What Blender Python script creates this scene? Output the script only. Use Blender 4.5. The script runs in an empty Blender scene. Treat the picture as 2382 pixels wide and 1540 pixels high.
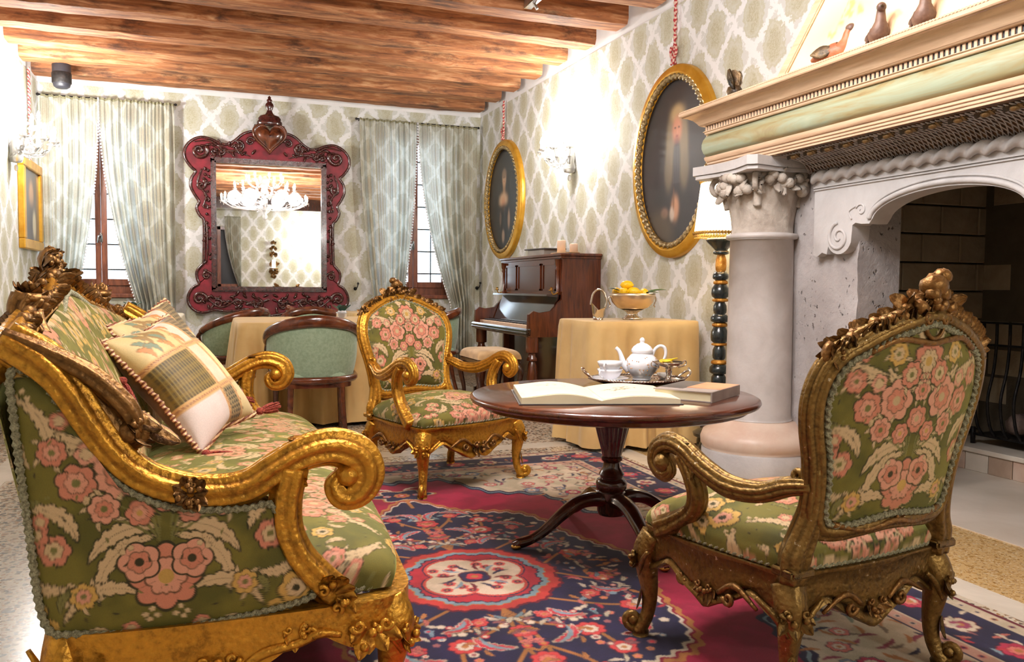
import bpy, math, random
import numpy as np
from mathutils import Vector, Matrix
PI = math.pi
random.seed(7); RNG = np.random.default_rng(11)
SC = bpy.context.scene
COL = SC.collection

# ---------------------------------------------------------------- camera, world, exposure
cam_d = bpy.data.cameras.new('camera'); cam = bpy.data.objects.new('camera', cam_d); COL.objects.link(cam)
_R = [[0.9399826, 0.0103734, -0.3410646], [-0.3411328, 0.0514640, -0.9386053], [0.0078160, 0.9986210, 0.0519140]]
cam.matrix_world = Matrix([_R[0] + [0], _R[1] + [0], _R[2] + [1.05], [0, 0, 0, 1]])
cam_d.sensor_width = 36; cam_d.lens = 1915 / 2382 * 36; cam_d.clip_start = 0.05; cam_d.clip_end = 200
SC.camera = cam
SC.view_settings.view_transform = 'Standard'; SC.view_settings.look = 'None'
SC.view_settings.gamma = 1; SC.view_settings.use_curve_mapping = False
SC.view_settings.exposure = 0.0
W = bpy.data.worlds.new('world'); SC.world = W; W.use_nodes = True
W.node_tree.nodes['Background'].inputs[0].default_value = (0.80, 0.90, 1.0, 1)
W.node_tree.nodes['Background'].inputs[1].default_value = 5.0
SC.cycles.max_bounces = 7; SC.cycles.diffuse_bounces = 4; SC.cycles.glossy_bounces = 4
SC.cycles.transmission_bounces = 5; SC.cycles.transparent_max_bounces = 8
SC.cycles.sample_clamp_indirect = 6; SC.cycles.caustics_reflective = False; SC.cycles.caustics_refractive = False
SC.cycles.use_denoising = True

def S(r, g, b, a=1.0):
    f = lambda c: (c / 255 / 12.92) if c <= 10.3 else ((c / 255 + .055) / 1.055) ** 2.4
    return (f(r), f(g), f(b), a)
def S3(r, g, b): return np.array(S(r, g, b)[:3])

def light(name, kind, loc, power, color=(1, .86, .68), size=.05, rot=None, parent=None, sy=None):
    d = bpy.data.lights.new(name, kind); d.energy = power; d.color = color
    if kind == 'AREA':
        d.size = size
        if sy: d.shape = 'RECTANGLE'; d.size_y = sy
    else: d.shadow_soft_size = size
    o = bpy.data.objects.new(name, d); COL.objects.link(o); o.location = loc
    if rot: o.rotation_euler = rot
    if parent: o.parent = parent
    return o
WARM = (1, .88, .72)
# lights of the room (lamp fittings modelled further down; rear light has none)
LIGHTS = dict(chandelier=340, sconce_right=120, sconce_left=170, floor_lamp=12, sky_window=60, rear=100, hearth=0)

# ---------------------------------------------------------------- room dimensions
XL, YB, ZC = -1.645, 9.583, 3.36
YR = -2.3                                   # wall behind the camera
def XR(y): return 3.055 + (9.58 - y) * .025 # right wall runs a little askew

# ---------------------------------------------------------------- node helpers
class NT:
    def __init__(s, name):
        s.m = bpy.data.materials.new(name); s.m.use_nodes = True; s.t = s.m.node_tree
        s.b = s.t.nodes['Principled BSDF']; s.out = s.t.nodes['Material Output']
    def n(s, typ, props=None, **ins):
        o = s.t.nodes.new('ShaderNode' + typ)
        for k, v in (props or {}).items(): setattr(o, k, v)
        for k, v in ins.items():
            i = o.inputs[int(k[1:])] if k[0] == 'i' and k[1:].isdigit() else o.inputs[k.replace('_', ' ')]
            s.set(i, v)
        return o
    def set(s, i, v):
        if isinstance(v, bpy.types.NodeSocket): s.t.links.new(v, i)
        elif isinstance(v, bpy.types.Node): s.t.links.new(v.outputs[0], i)
        else:
            if isinstance(v, (tuple, list)) and i.type == 'VECTOR': v = v[:3]
            i.default_value = v
    def math(s, op, a, b=0.0, c=0.0, clamp=False):
        o = s.t.nodes.new('ShaderNodeMath'); o.operation = op; o.use_clamp = clamp
        s.set(o.inputs[0], a); s.set(o.inputs[1], b); s.set(o.inputs[2], c); return o.outputs[0]
    def mix(s, f, a, b, mode='MIX'):
        o = s.t.nodes.new('ShaderNodeMix'); o.data_type = 'RGBA'; o.blend_type = mode
        s.set(o.inputs[0], f); s.set(o.inputs[6], a); s.set(o.inputs[7], b); return o.outputs[2]
    def ramp(s, f, *st):
        o = s.t.nodes.new('ShaderNodeValToRGB'); s.set(o.inputs[0], f)
        e = o.color_ramp.elements
        while len(e) < len(st): e.new(.5)
        for k, (p, c) in enumerate(st): e[k].position = p; e[k].color = c if isinstance(c, tuple) else (c, c, c, 1)
        return o.outputs[0]
    def ss(s, x, a, b):
        return s.n('MapRange', {'interpolation_type': 'SMOOTHSTEP'}, Value=x, From_Min=a, From_Max=b).outputs[0]
    def obj(s, scale=(1, 1, 1), rot=(0, 0, 0), which='Object'):
        tc = s.n('TexCoord'); return s.n('Mapping', Vector=tc.outputs[which], Scale=scale, Rotation=rot).outputs[0]
    def pos(s, scale=(1, 1, 1)):
        g = s.n('NewGeometry'); return s.n('Mapping', Vector=g.outputs['Position'], Scale=scale).outputs[0]
    def noise(s, v, sc, det=4, rough=.55, dist=0):
        return s.n('TexNoise', Vector=v, Scale=sc, Detail=det, Roughness=rough, Distortion=dist).outputs[0]
    def vor(s, v, sc, feat='F1', out=0, rnd=1.0):
        return s.n('TexVoronoi', {'feature': feat}, Vector=v, Scale=sc, Randomness=rnd).outputs[out]
    def bump(s, h, st=.3, d=.01):
        o = s.n('Bump', Strength=st, Distance=d, Height=h); s.set(s.b.inputs['Normal'], o.outputs[0]); return o
    def P(s, **k):
        for a, v in k.items(): s.set(s.b.inputs[a.replace('_', ' ')], v)
        return s

def pbr(name, c1, c2=None, sc=8, rough=.5, metal=0.0, bump=0.0, bsc=60, stretch=(1, 1, 1), sheen=0, coat=0,
        det=4, lo=.35, hi=.65, bd=.01, c3=None):
    n = NT(name); v = n.obj(stretch)
    if c2 is None: n.P(Base_Color=c1)
    else:
        f = n.noise(v, sc, det)
        st = [(lo, c1), (hi, c2)]
        if c3: st = [(lo, c1), ((lo + hi) / 2, c3), (hi, c2)]
        n.P(Base_Color=n.ramp(f, *st))
    n.P(Roughness=rough, Metallic=metal)
    if sheen: n.P(Sheen_Weight=sheen, Sheen_Roughness=.4)
    if coat: n.P(Coat_Weight=coat, Coat_Roughness=.08)
    if bump: n.bump(n.noise(v, bsc, 3), bump, bd)
    return n.m

MAT = {}
def gold(name, bright, dark, rough=.34, wear=None):
    n = NT(name); v = n.obj()
    big = n.noise(v, 7, 3); fine = n.noise(v, 60, 5, .6)
    f = n.math('ADD', n.math('MULTIPLY', big, .35), n.math('MULTIPLY', fine, .65))
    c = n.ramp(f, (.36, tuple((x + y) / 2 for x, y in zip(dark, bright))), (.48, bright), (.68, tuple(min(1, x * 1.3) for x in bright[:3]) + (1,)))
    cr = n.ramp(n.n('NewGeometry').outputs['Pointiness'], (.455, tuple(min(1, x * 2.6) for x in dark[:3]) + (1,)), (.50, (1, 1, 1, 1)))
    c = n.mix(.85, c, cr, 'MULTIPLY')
    met = .74
    if wear is not None:
        w = n.ss(n.noise(v, 60, 4, .6), .66, .70)
        c = n.mix(w, c, wear)
    n.P(Base_Color=c, Metallic=met, Roughness=n.math('ADD', n.math('MULTIPLY', fine, .3), rough - .1))
    vv = n.vor(v, 95, 'SMOOTH_F1')
    n.bump(n.math('ADD', n.math('MULTIPLY', vv, .6), n.math('MULTIPLY', n.noise(v, 70, 4), .8)), .55, .006)
    return n.m
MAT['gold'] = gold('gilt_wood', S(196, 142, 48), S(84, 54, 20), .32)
MAT['gold_worn_shaded'] = gold('worn_shaded_gilt_wood', S(126, 98, 50), S(58, 45, 26), .36, S(196, 180, 150))  # pale wear flecks over gilt darkened to carry the near chair's shading
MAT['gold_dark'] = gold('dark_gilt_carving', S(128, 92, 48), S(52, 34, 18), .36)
MAT['gold_frame'] = pbr('gilt_picture_frame', S(196, 140, 36), S(222, 172, 66), 7, .35, .55, .12, 40)
MAT['gold_rope'] = pbr('aged_gilt_rope', S(120, 96, 60), S(196, 176, 130), 60, .38, .5, .3, 90)

def wood(name, c1, c2, axis=(1, 14, 14), sc=3.0, rough=.35, coat=0.0, bump=.1, c3=None, spots=0):
    n = NT(name); v = n.obj(axis)
    f = n.noise(v, sc, 6, .62, .6)
    st = [(.32, c1), (.66, c2)] if c3 is None else [(.30, c1), (.5, c3), (.70, c2)]
    c = n.ramp(f, *st)
    if spots:
        w = n.ss(n.noise(n.obj((axis[0] * .9, axis[1] * .25, axis[2] * .25)), 2.2, 5, .7), .50, .68)
        c = n.mix(n.math('MULTIPLY', w, spots), c, tuple(x * .28 for x in c1[:3]) + (1,))
    n.P(Base_Color=c, Roughness=rough)
    if coat: n.P(Coat_Weight=coat, Coat_Roughness=.1)
    n.bump(f, bump, .01)
    return n.m
MAT['mahogany'] = wood('polished_mahogany', S(46, 20, 10), S(98, 46, 22), (2, 12, 12), 2.5, .25, .6, .03)
MAT['mahogany_dark'] = wood('dark_turned_mahogany', S(34, 15, 9), S(74, 34, 18), (10, 10, 2), 2.5, .22, .7, .03)
MAT['chair_wood'] = wood('polished_chair_wood', S(58, 24, 12), S(112, 56, 28), (4, 4, 4), 3, .22, .6, .03)
MAT['piano'] = wood('piano_walnut', S(62, 26, 14), S(112, 56, 28), (12, 12, 1.5), 2.2, .24, .5, .03)
MAT['piano_dark'] = wood('piano_dark_lacquer', S(30, 14, 10), S(54, 26, 18), (12, 2, 12), 2.2, .12, .9, .02)
MAT['window_wood'] = wood('window_wood', S(92, 44, 26), S(140, 78, 48), (12, 12, 2), 2.5, .4, .2, .04)
MAT['frame_wood'] = wood('dark_carved_wood', S(38, 16, 14), S(82, 36, 30), (8, 8, 8), 3, .22, .6, .2)
MAT['beam'] = wood('old_beam_timber', S(104, 64, 42), S(204, 156, 112), (1.1, 11, 11), 2.4, .75, 0, .6, S(162, 102, 60), .8)
MAT['mantel'] = wood('limed_mantel_wood', S(190, 156, 124), S(220, 190, 158), (14, 1.2, 14), 2.6, .5, 0, .06)
MAT['mantel_line'] = wood('brown_mantel_edge', S(116, 80, 52), S(160, 118, 80), (14, 1.2, 14), 2.6, .55, 0, .06)
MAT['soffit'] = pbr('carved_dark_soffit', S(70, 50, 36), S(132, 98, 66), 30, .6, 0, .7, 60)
MAT['crimson_paint'] = pbr('crimson_ground', S(96, 8, 22), S(134, 16, 36), 9, .5, 0, .1, 40)

def stone(name, c1, c2, rough=.7, bump=.35, sc=3.5, pits=0):
    n = NT(name); v = n.obj()
    f = n.noise(v, sc, 7, .6, .4)
    c = n.ramp(f, (.3, c1), (.7, c2))
    h = n.noise(v, 26, 6, .65)
    if pits:
        p = n.math('MULTIPLY', n.ss(n.noise(n.obj((1, 1, .7)), 42, 2), .63, .72), n.ss(n.noise(v, 4, 3), .48, .6))
        c = n.mix(n.math('MULTIPLY', p, .8), c, S(60, 52, 50)); h = n.math('SUBTRACT', h, n.math('MULTIPLY', p, 2.5))
    n.P(Base_Color=c, Roughness=rough); n.bump(h, bump, .012)
    return n.m
MAT['stone'] = stone('pale_istrian_stone', S(174, 170, 168), S(202, 199, 198), .72, .3)
MAT['stone_col'] = stone('polished_column_stone', S(170, 162, 156), S(198, 192, 188), .45, .12, 5)
MAT['stone_pit'] = stone('pitted_stone', S(154, 148, 146), S(190, 184, 182), .8, .6, 3, 1)
MAT['stone_pink'] = stone('rose_marble', S(194, 162, 142), S(210, 190, 172), .4, .1, 6)
MAT['stone_carved'] = stone('carved_capital_stone', S(150, 138, 126), S(196, 186, 174), .8, .6, 9)
MAT['firebrick'] = stone('sooty_fire_brick', S(150, 134, 108), S(182, 166, 138), .9, .3, 5)
MAT['mortar'] = stone('dark_mortar', S(84, 74, 58), S(100, 88, 70), .95, .3, 9)
MAT['hearth_stone'] = stone('hearth_marble', S(196, 184, 166), S(222, 212, 198), .4, .08, 2.2)
MAT['marble_strip'] = stone('floor_marble_strip', S(196, 186, 168), S(226, 216, 198), .25, .03, 3)
MAT['baseboard'] = stone('baseboard_marble', S(150, 128, 110), S(184, 160, 140), .4, .05, 5)
MAT['plaster'] = pbr('white_plaster', S(224, 222, 222), S(238, 236, 236), 3, .9, 0, .15, 30)
MAT['iron'] = pbr('black_iron', S(26, 25, 26), S(52, 48, 46), 20, .5, .6, .3, 50)
MAT['silver'] = pbr('polished_silver', S(206, 196, 184), S(226, 218, 206), 6, .16, 1.0)
MAT['silver_warm'] = pbr('satin_silver_plate', S(214, 190, 160), S(232, 214, 186), 5, .32, .9)
MAT['chrome'] = pbr('chrome', S(200, 202, 206), rough=.15, metal=1)
MAT['brass'] = pbr('brass', S(176, 134, 62), S(206, 166, 88), 20, .3, .9)
MAT['black'] = pbr('black_plastic', S(40, 40, 46), rough=.45)
MAT['green_cloth'] = pbr('celadon_chair_fabric', S(134, 156, 128), S(154, 174, 146), 50, .8, 0, .2, 300, sheen=.3)
MAT['yellow_cloth'] = pbr('mustard_tablecloth', S(200, 164, 104), S(214, 182, 122), 4, .75, 0, .1, 300, sheen=.25)
MAT['cream_cloth'] = pbr('cream_tablecloth', S(214, 204, 176), S(226, 218, 194), 4, .7, 0, .1, 300, sheen=.2)
MAT['velvet_beige'] = pbr('rubbed_beige_velvet', S(176, 140, 92), S(222, 188, 140), 7, .75, 0, .2, 120, sheen=.5)
MAT['braid'] = pbr('grey_green_braid', S(120, 116, 88), S(188, 184, 150), 160, .8, 0, .8, 260)
MAT['lining'] = pbr('brown_velvet_lining', S(86, 62, 34), S(122, 94, 54), 6, .7, 0, .1, 90, sheen=.7)
MAT['tassel'] = pbr('red_gold_tassel', S(120, 22, 30), S(190, 90, 60), 60, .7, 0, .8, 120, stretch=(3, 3, 1))
MAT['white_china'] = pbr('white_porcelain', S(232, 232, 236), rough=.12, coat=.5)
MAT['gold_trim'] = pbr('gold_fringe', S(180, 130, 50), S(230, 186, 96), 120, .5, .3, .6, 200)
MAT['lamp_black'] = pbr('black_lacquer_turning', S(18, 24, 26), S(38, 48, 50), 12, .25, 0, .1, 40, coat=.4)
MAT['lamp_gold'] = pbr('gilded_lamp_rings', S(170, 108, 34), S(220, 160, 70), 30, .4, .5, .4, 60)
MAT['candle'] = pbr('ivory_candle_wax', S(236, 206, 180), rough=.5)
MAT['lemon'] = pbr('lemon_peel', S(236, 182, 12), S(250, 206, 30), 8, .35, 0, .4, 120)
MAT['leaf'] = pbr('citrus_leaf', S(36, 78, 26), S(84, 124, 48), 9, .35, 0, .2, 30)
MAT['leaf_dark'] = pbr('dark_leaf', S(16, 52, 44), S(36, 84, 66), 9, .35, 0, .2, 30)
MAT['bird'] = pbr('painted_wooden_bird', S(74, 52, 44), S(130, 100, 82), 14, .5, 0, .2, 60)
MAT['bird_red'] = pbr('russet_bird_paint', S(150, 84, 54), S(176, 120, 84), 14, .5, 0, .2, 60)
MAT['bronze'] = pbr('patinated_bronze', S(52, 48, 42), S(134, 104, 62), 16, .45, .5, .4, 60)
MAT['paper'] = pbr('old_paper', S(222, 212, 176), S(234, 226, 196), 5, .8)
MAT['book_grey'] = pbr('grey_book_cover', S(146, 134, 126), S(168, 156, 148), 8, .5)
MAT['book_orange'] = pbr('orange_book_jacket', S(206, 128, 84), S(226, 168, 124), 7, .35)
MAT['book_dark'] = pbr('dark_book_cover', S(60, 58, 58), S(92, 88, 86), 7, .4)
MAT['box_grey'] = pbr('grey_box_board', S(160, 158, 152), S(178, 176, 168), 7, .6)
MAT['stone_log'] = stone('rough_lava_stone', S(110, 92, 84), S(150, 128, 116), .9, .9, 8)

def emis(name, c, st):
    n = NT(name); n.P(Base_Color=(0, 0, 0, 1), Emission_Color=c, Emission_Strength=st); return n.m
MAT['bulb'] = emis('lit_bulb', (1, .9, .75, 1), 60)
MAT['flame'] = emis('lit_candle_bulb', (1, .88, .7, 1), 25)
n = NT('lit_lamp_shade'); n.P(Base_Color=S(250, 232, 200), Roughness=.9, Emission_Color=(1, .84, .6, 1), Emission_Strength=3.2); MAT['shade'] = n.m
n = NT('clear_murano_glass'); n.P(Base_Color=(1, 1, 1, 1), Roughness=.08, Transmission_Weight=.72, IOR=1.25, Emission_Color=(1, .95, .85, 1), Emission_Strength=0.0); MAT['glass'] = n.m
n = NT('mirror_glass'); n.P(Base_Color=(.93, .93, .9, 1), Metallic=1, Roughness=.012); MAT['mirror'] = n.m
n = NT('window_pane')
t_ = n.n('BsdfTransparent', Color=(.95, .98, 1, 1)); g_ = n.n('BsdfGlossy', Roughness=.02)
mx = n.n('MixShader', i0=.06, i1=t_.outputs[0], i2=g_.outputs[0]); n.t.links.new(mx.outputs[0], n.out.inputs[0]); MAT['pane'] = n.m

# damask wallpaper: ogee lattice worked out from the position on the wall
def damask(name, ground, ogee, blob, accent, pu, pv, hor, rough=.75, bumpst=.06, translucent=False):
    n = NT(name); g = n.n('NewGeometry')
    sp = n.n('SeparateXYZ', Vector=g.outputs['Position'])
    if hor == 'x': u = sp.outputs[0]
    else: u = sp.outputs[1]
    z = sp.outputs[2]
    wv = n.n('TexNoise', Vector=g.outputs['Position'], Scale=16.0, Detail=3.0)
    ws = n.n('SeparateColor', Color=wv.outputs['Color'])
    uu = n.math('ADD', n.math('MULTIPLY', u, 2 * PI / pu), n.math('MULTIPLY', n.math('SUBTRACT', ws.outputs[0], .5), 1.5))
    vv = n.math('ADD', n.math('MULTIPLY', z, 2 * PI / pv), n.math('MULTIPLY', n.math('SUBTRACT', ws.outputs[1], .5), 1.5))
    cu = n.math('COSINE', n.math('MULTIPLY', uu, .5)); cv = n.math('COSINE', n.math('MULTIPLY', vv, .5))
    su = n.math('SINE', n.math('MULTIPLY', uu, .5)); sv = n.math('SINE', n.math('MULTIPLY', vv, .5))
    A = [n.math('ABSOLUTE', q) for q in (cu, cv, su, sv)]
    a = n.math('MULTIPLY', n.math('POWER', A[0], 2.0), A[1])   # 1 at (0,0) centres
    b = n.math('MULTIPLY', n.math('POWER', A[2], 2.0), A[3])   # half-drop centres
    f = n.math('MAXIMUM', a, b)
    lat = n.math('ABSOLUTE', n.math('SUBTRACT', n.math('MULTIPLY', A[0], A[1]), n.math('MULTIPLY', A[2], A[3])))
    fine = n.noise(g.outputs['Position'], 95, 3, .7); mid = n.noise(g.outputs['Position'], 46, 4, .65)
    f2 = n.math('ADD', f, n.math('ADD', n.math('MULTIPLY', n.math('SUBTRACT', fine, .5), .16), n.math('MULTIPLY', n.math('SUBTRACT', mid, .5), .46)))
    l2 = n.math('ADD', lat, n.math('MULTIPLY', n.math('SUBTRACT', mid, .5), .80))
    c = n.mix(n.ss(l2, .27, .21), ground, ogee)
    c = n.mix(n.ss(f2, .48, .53), c, blob)
    c = n.mix(n.math('MULTIPLY', n.ss(f2, .62, .66), n.ss(f2, .76, .71)), c, n.mix(.6, ground, blob))
    heart = n.math('MULTIPLY', n.ss(f2, .80, .88), n.ss(fine, .42, .56))
    c = n.mix(n.math('MULTIPLY', heart, .75), c, accent)
    n.P(Base_Color=c, Roughness=rough)
    n.bump(f2, bumpst, .004)
    if translucent:
        tr = n.n('BsdfTranslucent', Color=n.mix(.5, c, (.8, .9, 1, 1)))
        m_ = n.n('MixShader', i0=.42, i1=n.b.outputs[0], i2=tr.outputs[0]); n.t.links.new(m_.outputs[0], n.out.inputs[0])
    return n.m
_wp = (S(203, 204, 200), S(226, 226, 226), S(189, 187, 167), S(170, 163, 134))
MAT['paper_y'] = damask('damask_wallpaper_side', *_wp, .40, .46, 'y')
MAT['paper_x'] = damask('damask_wallpaper_end', *_wp, .38, .52, 'x')
MAT['curtain'] = damask('damask_curtain_silk', S(208, 204, 184), S(222, 220, 206), S(192, 186, 162), S(180, 164, 138), .26, .40, 'x', .55, .1, True)

# terrazzo: chips of stone set in a pale binder
def terrazzo(name, base, chips, sc, rough=.22):
    n = NT(name); v = n.pos((1, 1, 1))
    nv = n.n('TexNoise', Vector=v, Scale=30.0); wv = n.n('VectorMath', {'operation': 'MULTIPLY_ADD'}, i0=nv.outputs['Color'], i1=(.03, .03, .03), i2=v)
    c = base
    for k, (col, dens, s) in enumerate(chips):
        vr = n.n('TexVoronoi', Vector=wv.outputs[0], Scale=sc * s)
        rnd = n.n('SeparateColor', Color=vr.outputs['Color'])
        sel = n.math('GREATER_THAN', rnd.outputs[k % 3], 1 - dens)
        inn = n.ss(vr.outputs['Distance'], .52, .38)
        c = n.mix(n.math('MULTIPLY', sel, inn), c, n.mix(rnd.outputs[(k + 1) % 3], col, tuple(x * .72 for x in col[:3]) + (1,)))
    n.P(Base_Color=c, Roughness=rough); n.bump(n.noise(v, 6, 3), .04, .004)
    return n.m
MAT['terrazzo'] = terrazzo('speckled_terrazzo', S(200, 188, 166), [(S(160, 132, 104), .45, 1), (S(222, 210, 188), .5, 1.5), (S(120, 104, 92), .3, 1.3), (S(176, 132, 92), .3, 2), (S(92, 84, 80), .16, 1.1)], 36)
MAT['terrazzo_y'] = terrazzo('yellow_terrazzo', S(204, 172, 118), [(S(186, 146, 84), .4, 1), (S(222, 200, 158), .4, 1.5), (S(170, 130, 80), .3, 2.2)], 60)

# vertex colour materials (pattern painted on the cloth, height of the pile in alpha)
def cloth_attr(name, rough=.75, sheen=.4, tint=(.8, 1, .4, 1), bump=.5, nsc=500):
    n = NT(name); a = n.n('Attribute', {'attribute_name': 'Col'})
    v = n.obj(); th = n.noise(v, nsc, 2)
    c = n.mix(n.math('MULTIPLY', th, .30), a.outputs['Color'], (0, 0, 0, 1))
    patch = n.noise(v, 7, 3)
    c = n.mix(n.math('MULTIPLY', n.math('SUBTRACT', 1.0, a.outputs['Alpha']), n.ss(patch, .62, .40)), c, n.mix(1.0, c, (.55, .6, .5, 1), 'MULTIPLY'))
    n.P(Base_Color=c, Roughness=rough, Sheen_Weight=sheen, Sheen_Roughness=.35, Sheen_Tint=tint)
    n.bump(n.math('ADD', a.outputs['Alpha'], n.math('MULTIPLY', th, .25)), bump, .004)
    return n.m
MAT['brocade'] = cloth_attr('green_floral_cut_velvet', .8, .7, (.80, .88, .30, 1))
MAT['carpet'] = cloth_attr('knotted_wool_carpet', .95, .15, (1, 1, 1, 1), .35, 260)
MAT['patch'] = cloth_attr('patchwork_cushion_silk', .6, .2, (1, 1, 1, 1), .3, 300)
def attr_mat(name, rough, coat=0, spec=.5):
    n = NT(name); a = n.n('Attribute', {'attribute_name': 'Col'})
    n.P(Base_Color=a.outputs['Color'], Roughness=rough, Coat_Weight=coat); n.bump(n.noise(n.obj(), 90, 3), .1, .004); return n.m
MAT['canvas'] = attr_mat('painted_canvas', .42, .25)
MAT['fresco'] = attr_mat('painted_plaster', .85)

# ---------------------------------------------------------------- geometry helpers
def V(*a): return np.array(a, float)
def nrm(v):
    v = np.asarray(v, float); l = np.linalg.norm(v, axis=-1, keepdims=True); return v / np.maximum(l, 1e-9)
def catmull(P, n=8, closed=False):
    P = np.asarray(P, float); m = len(P)
    if not closed: P = np.vstack([2 * P[0] - P[1], P, 2 * P[-1] - P[-2]]); segs = m - 1
    else: P = np.vstack([P[-1], P, P[0], P[1]]); segs = m
    out = []
    for i in range(segs):
        a, b, c, d = P[i:i + 4]
        for k in range(n):
            t = k / n
            out.append(.5 * ((2 * b) + (c - a) * t + (2 * a - 5 * b + 4 * c - d) * t * t + (3 * b - a - 3 * c + d) * t ** 3))
    if not closed: out.append(P[-2])
    return np.array(out)
def interp(vals, n): return np.interp(np.linspace(0, 1, n), np.linspace(0, 1, len(vals)), vals)
def resample(P, n, closed=False):
    P = np.asarray(P, float)
    Q = np.vstack([P, P[:1]]) if closed else P
    s = np.r_[0, np.cumsum(np.linalg.norm(np.diff(Q, axis=0), axis=1))]
    t = np.linspace(0, s[-1], n + 1)[:-1] if closed else np.linspace(0, s[-1], n)
    return np.stack([np.interp(t, s, Q[:, k]) for k in range(Q.shape[1])], 1)
def ring(k, ph=0, ridge=0, nr=5):
    a = np.arange(k) * 2 * PI / k + ph
    r = 1 + ridge * np.cos(nr * a)
    return np.stack([np.cos(a) * r, np.sin(a) * r], 1)

class MB:
    def __init__(s): s.v = []; s.f = []; s.n = 0; s.c = []
    def add(s, v, f, c=None):
        v = np.asarray(v, float).reshape(-1, 3); k = s.n
        s.v.append(v); s.f += [tuple(int(i) + k for i in q) for q in f]; s.n += len(v)
        s.c.append(np.ones((len(v), 4)) if c is None else c)
        return s
    def box(s, x0, x1, y0, y1, z0, z1, M=None, bev=0.0):
        if bev > 0:
            b = bev; xs = [x0, x0 + b, x1 - b, x1]; ys = [y0, y0 + b, y1 - b, y1]; zs = [z0, z0 + b, z1 - b, z1]
            P = []
            idx = {}
            for i, X in enumerate((x0 + b, x1 - b)):
                for j, Y in enumerate((y0 + b, y1 - b)):
                    for k, Z in enumerate((z0 + b, z1 - b)):
                        for ax in range(3):
                            p = [X, Y, Z]; p[ax] = [(x0, x1)[i], (y0, y1)[j], (z0, z1)[k]][ax]
                            idx[(i, j, k, ax)] = len(P); P.append(p)
            F = []
            for ax in range(3):
                o = [a for a in range(3) if a != ax]
                for e in (0, 1):
                    q = []
                    for (a, b2) in ((0, 0), (1, 0), (1, 1), (0, 1)):
                        t = [0, 0, 0]; t[ax] = e; t[o[0]] = a; t[o[1]] = b2; q.append(idx[(*t, ax)])
                    F.append(q if (e == 1) != (ax == 1) else q[::-1])
            for ax in range(3):      # edges along ax
                o = [a for a in range(3) if a != ax]
                for a in (0, 1):
                    for b2 in (0, 1):
                        def I(e, fa):
                            t = [0, 0, 0]; t[ax] = e; t[o[0]] = a; t[o[1]] = b2; return idx[(*t, fa)]
                        F.append([I(0, o[0]), I(1, o[0]), I(1, o[1]), I(0, o[1])])
            for i in (0, 1):
                for j in (0, 1):
                    for k in (0, 1): F.append([idx[(i, j, k, a)] for a in range(3)])
            P = np.array(P)
        else:
            P = np.array([[x, y, z] for x in (x0, x1) for y in (y0, y1) for z in (z0, z1)], float)
            F = [(0, 1, 3, 2), (4, 6, 7, 5), (0, 4, 5, 1), (2, 3, 7, 6), (0, 2, 6, 4), (1, 5, 7, 3)]
        if M is not None: P = P @ np.array(M)[:3, :3].T + np.array(M)[:3, 3]
        return s.add(P, F)
    def grid(s, P, cu=False, cv=False, c=None):
        P = np.asarray(P, float); m, n = P.shape[:2]
        I = np.arange(m * n).reshape(m, n)
        a = I if cu else I[:-1]; b = np.roll(I, -1, 0) if cu else I[1:]
        if cv: q = np.stack([a, b, np.roll(b, -1, 1), np.roll(a, -1, 1)], -1)
        else: q = np.stack([a[:, :-1], b[:, :-1], b[:, 1:], a[:, 1:]], -1)
        k = s.n; s.v.append(P.reshape(-1, 3)); s.f += (q.reshape(-1, 4) + k).tolist(); s.n += m * n
        s.c.append(np.ones((m * n, 4)) if c is None else np.asarray(c).reshape(-1, 4)); return s
    def tube(s, P, r, k=8, up=(0, 0, 1), closed=False, prof=None, twist=None, caps=True):
        """sweep a cross-section (a along side, b along up) along P; r scalar, list or (ra, rb)"""
        P = np.asarray(P, float); n = len(P)
        T = (np.roll(P, -1, 0) - np.roll(P, 1, 0)) if closed else np.gradient(P, axis=0)
        T = nrm(T); U = np.broadcast_to(np.asarray(up, float), P.shape)
        Sd = nrm(np.cross(T, U)); U2 = np.cross(Sd, T)
        if prof is None: prof = ring(k)
        prof = np.asarray(prof, float)
        if isinstance(r, tuple): ra, rb = r
        else: ra = rb = r
        ra = interp(np.atleast_1d(ra), n) if np.size(ra) != n else np.asarray(ra, float)
        rb = interp(np.atleast_1d(rb), n) if np.size(rb) != n else np.asarray(rb, float)
        if twist is not None:
            tw = np.arange(n) * twist
            ca, sa = np.cos(tw), np.sin(tw)
            A = prof[None, :, 0] * ca[:, None] - prof[None, :, 1] * sa[:, None]
            B = prof[None, :, 0] * sa[:, None] + prof[None, :, 1] * ca[:, None]
        else: A = np.repeat(prof[None, :, 0], n, 0); B = np.repeat(prof[None, :, 1], n, 0)
        G = P[:, None] + Sd[:, None] * (A * ra[:, None])[..., None] + U2[:, None] * (B * rb[:, None])[..., None]
        k0 = s.n; kk = prof.shape[0]
        s.grid(G, cu=closed, cv=True)
        if not closed and caps:
            s.f.append(tuple(range(k0, k0 + kk))); s.f.append(tuple(range(k0 + (n - 1) * kk, k0 + n * kk))[::-1])
        return s
    def lathe(s, prof, c=(0, 0, 0), seg=24, flute=None, M=None, caps=True):
        prof = np.asarray(prof, float); a = np.arange(seg) * 2 * PI / seg
        R = np.repeat(prof[:, :1], seg, 1)
        if flute is not None:
            nf, d, lo, hi = flute
            m = ((prof[:, 1] > lo) & (prof[:, 1] < hi))[:, None]
            R = R * (1 - m * d * (.5 + .5 * np.cos(nf * a))[None, :])
        G = np.stack([R * np.cos(a), R * np.sin(a), np.repeat(prof[:, 1:2], seg, 1)], -1)
        G = G.reshape(-1, 3)
        if M is not None: G = G @ np.array(M)[:3, :3].T + np.array(M)[:3, 3]
        G = (G + np.asarray(c, float)).reshape(len(prof), seg, 3)
        k0 = s.n; s.grid(G, cv=True)
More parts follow.
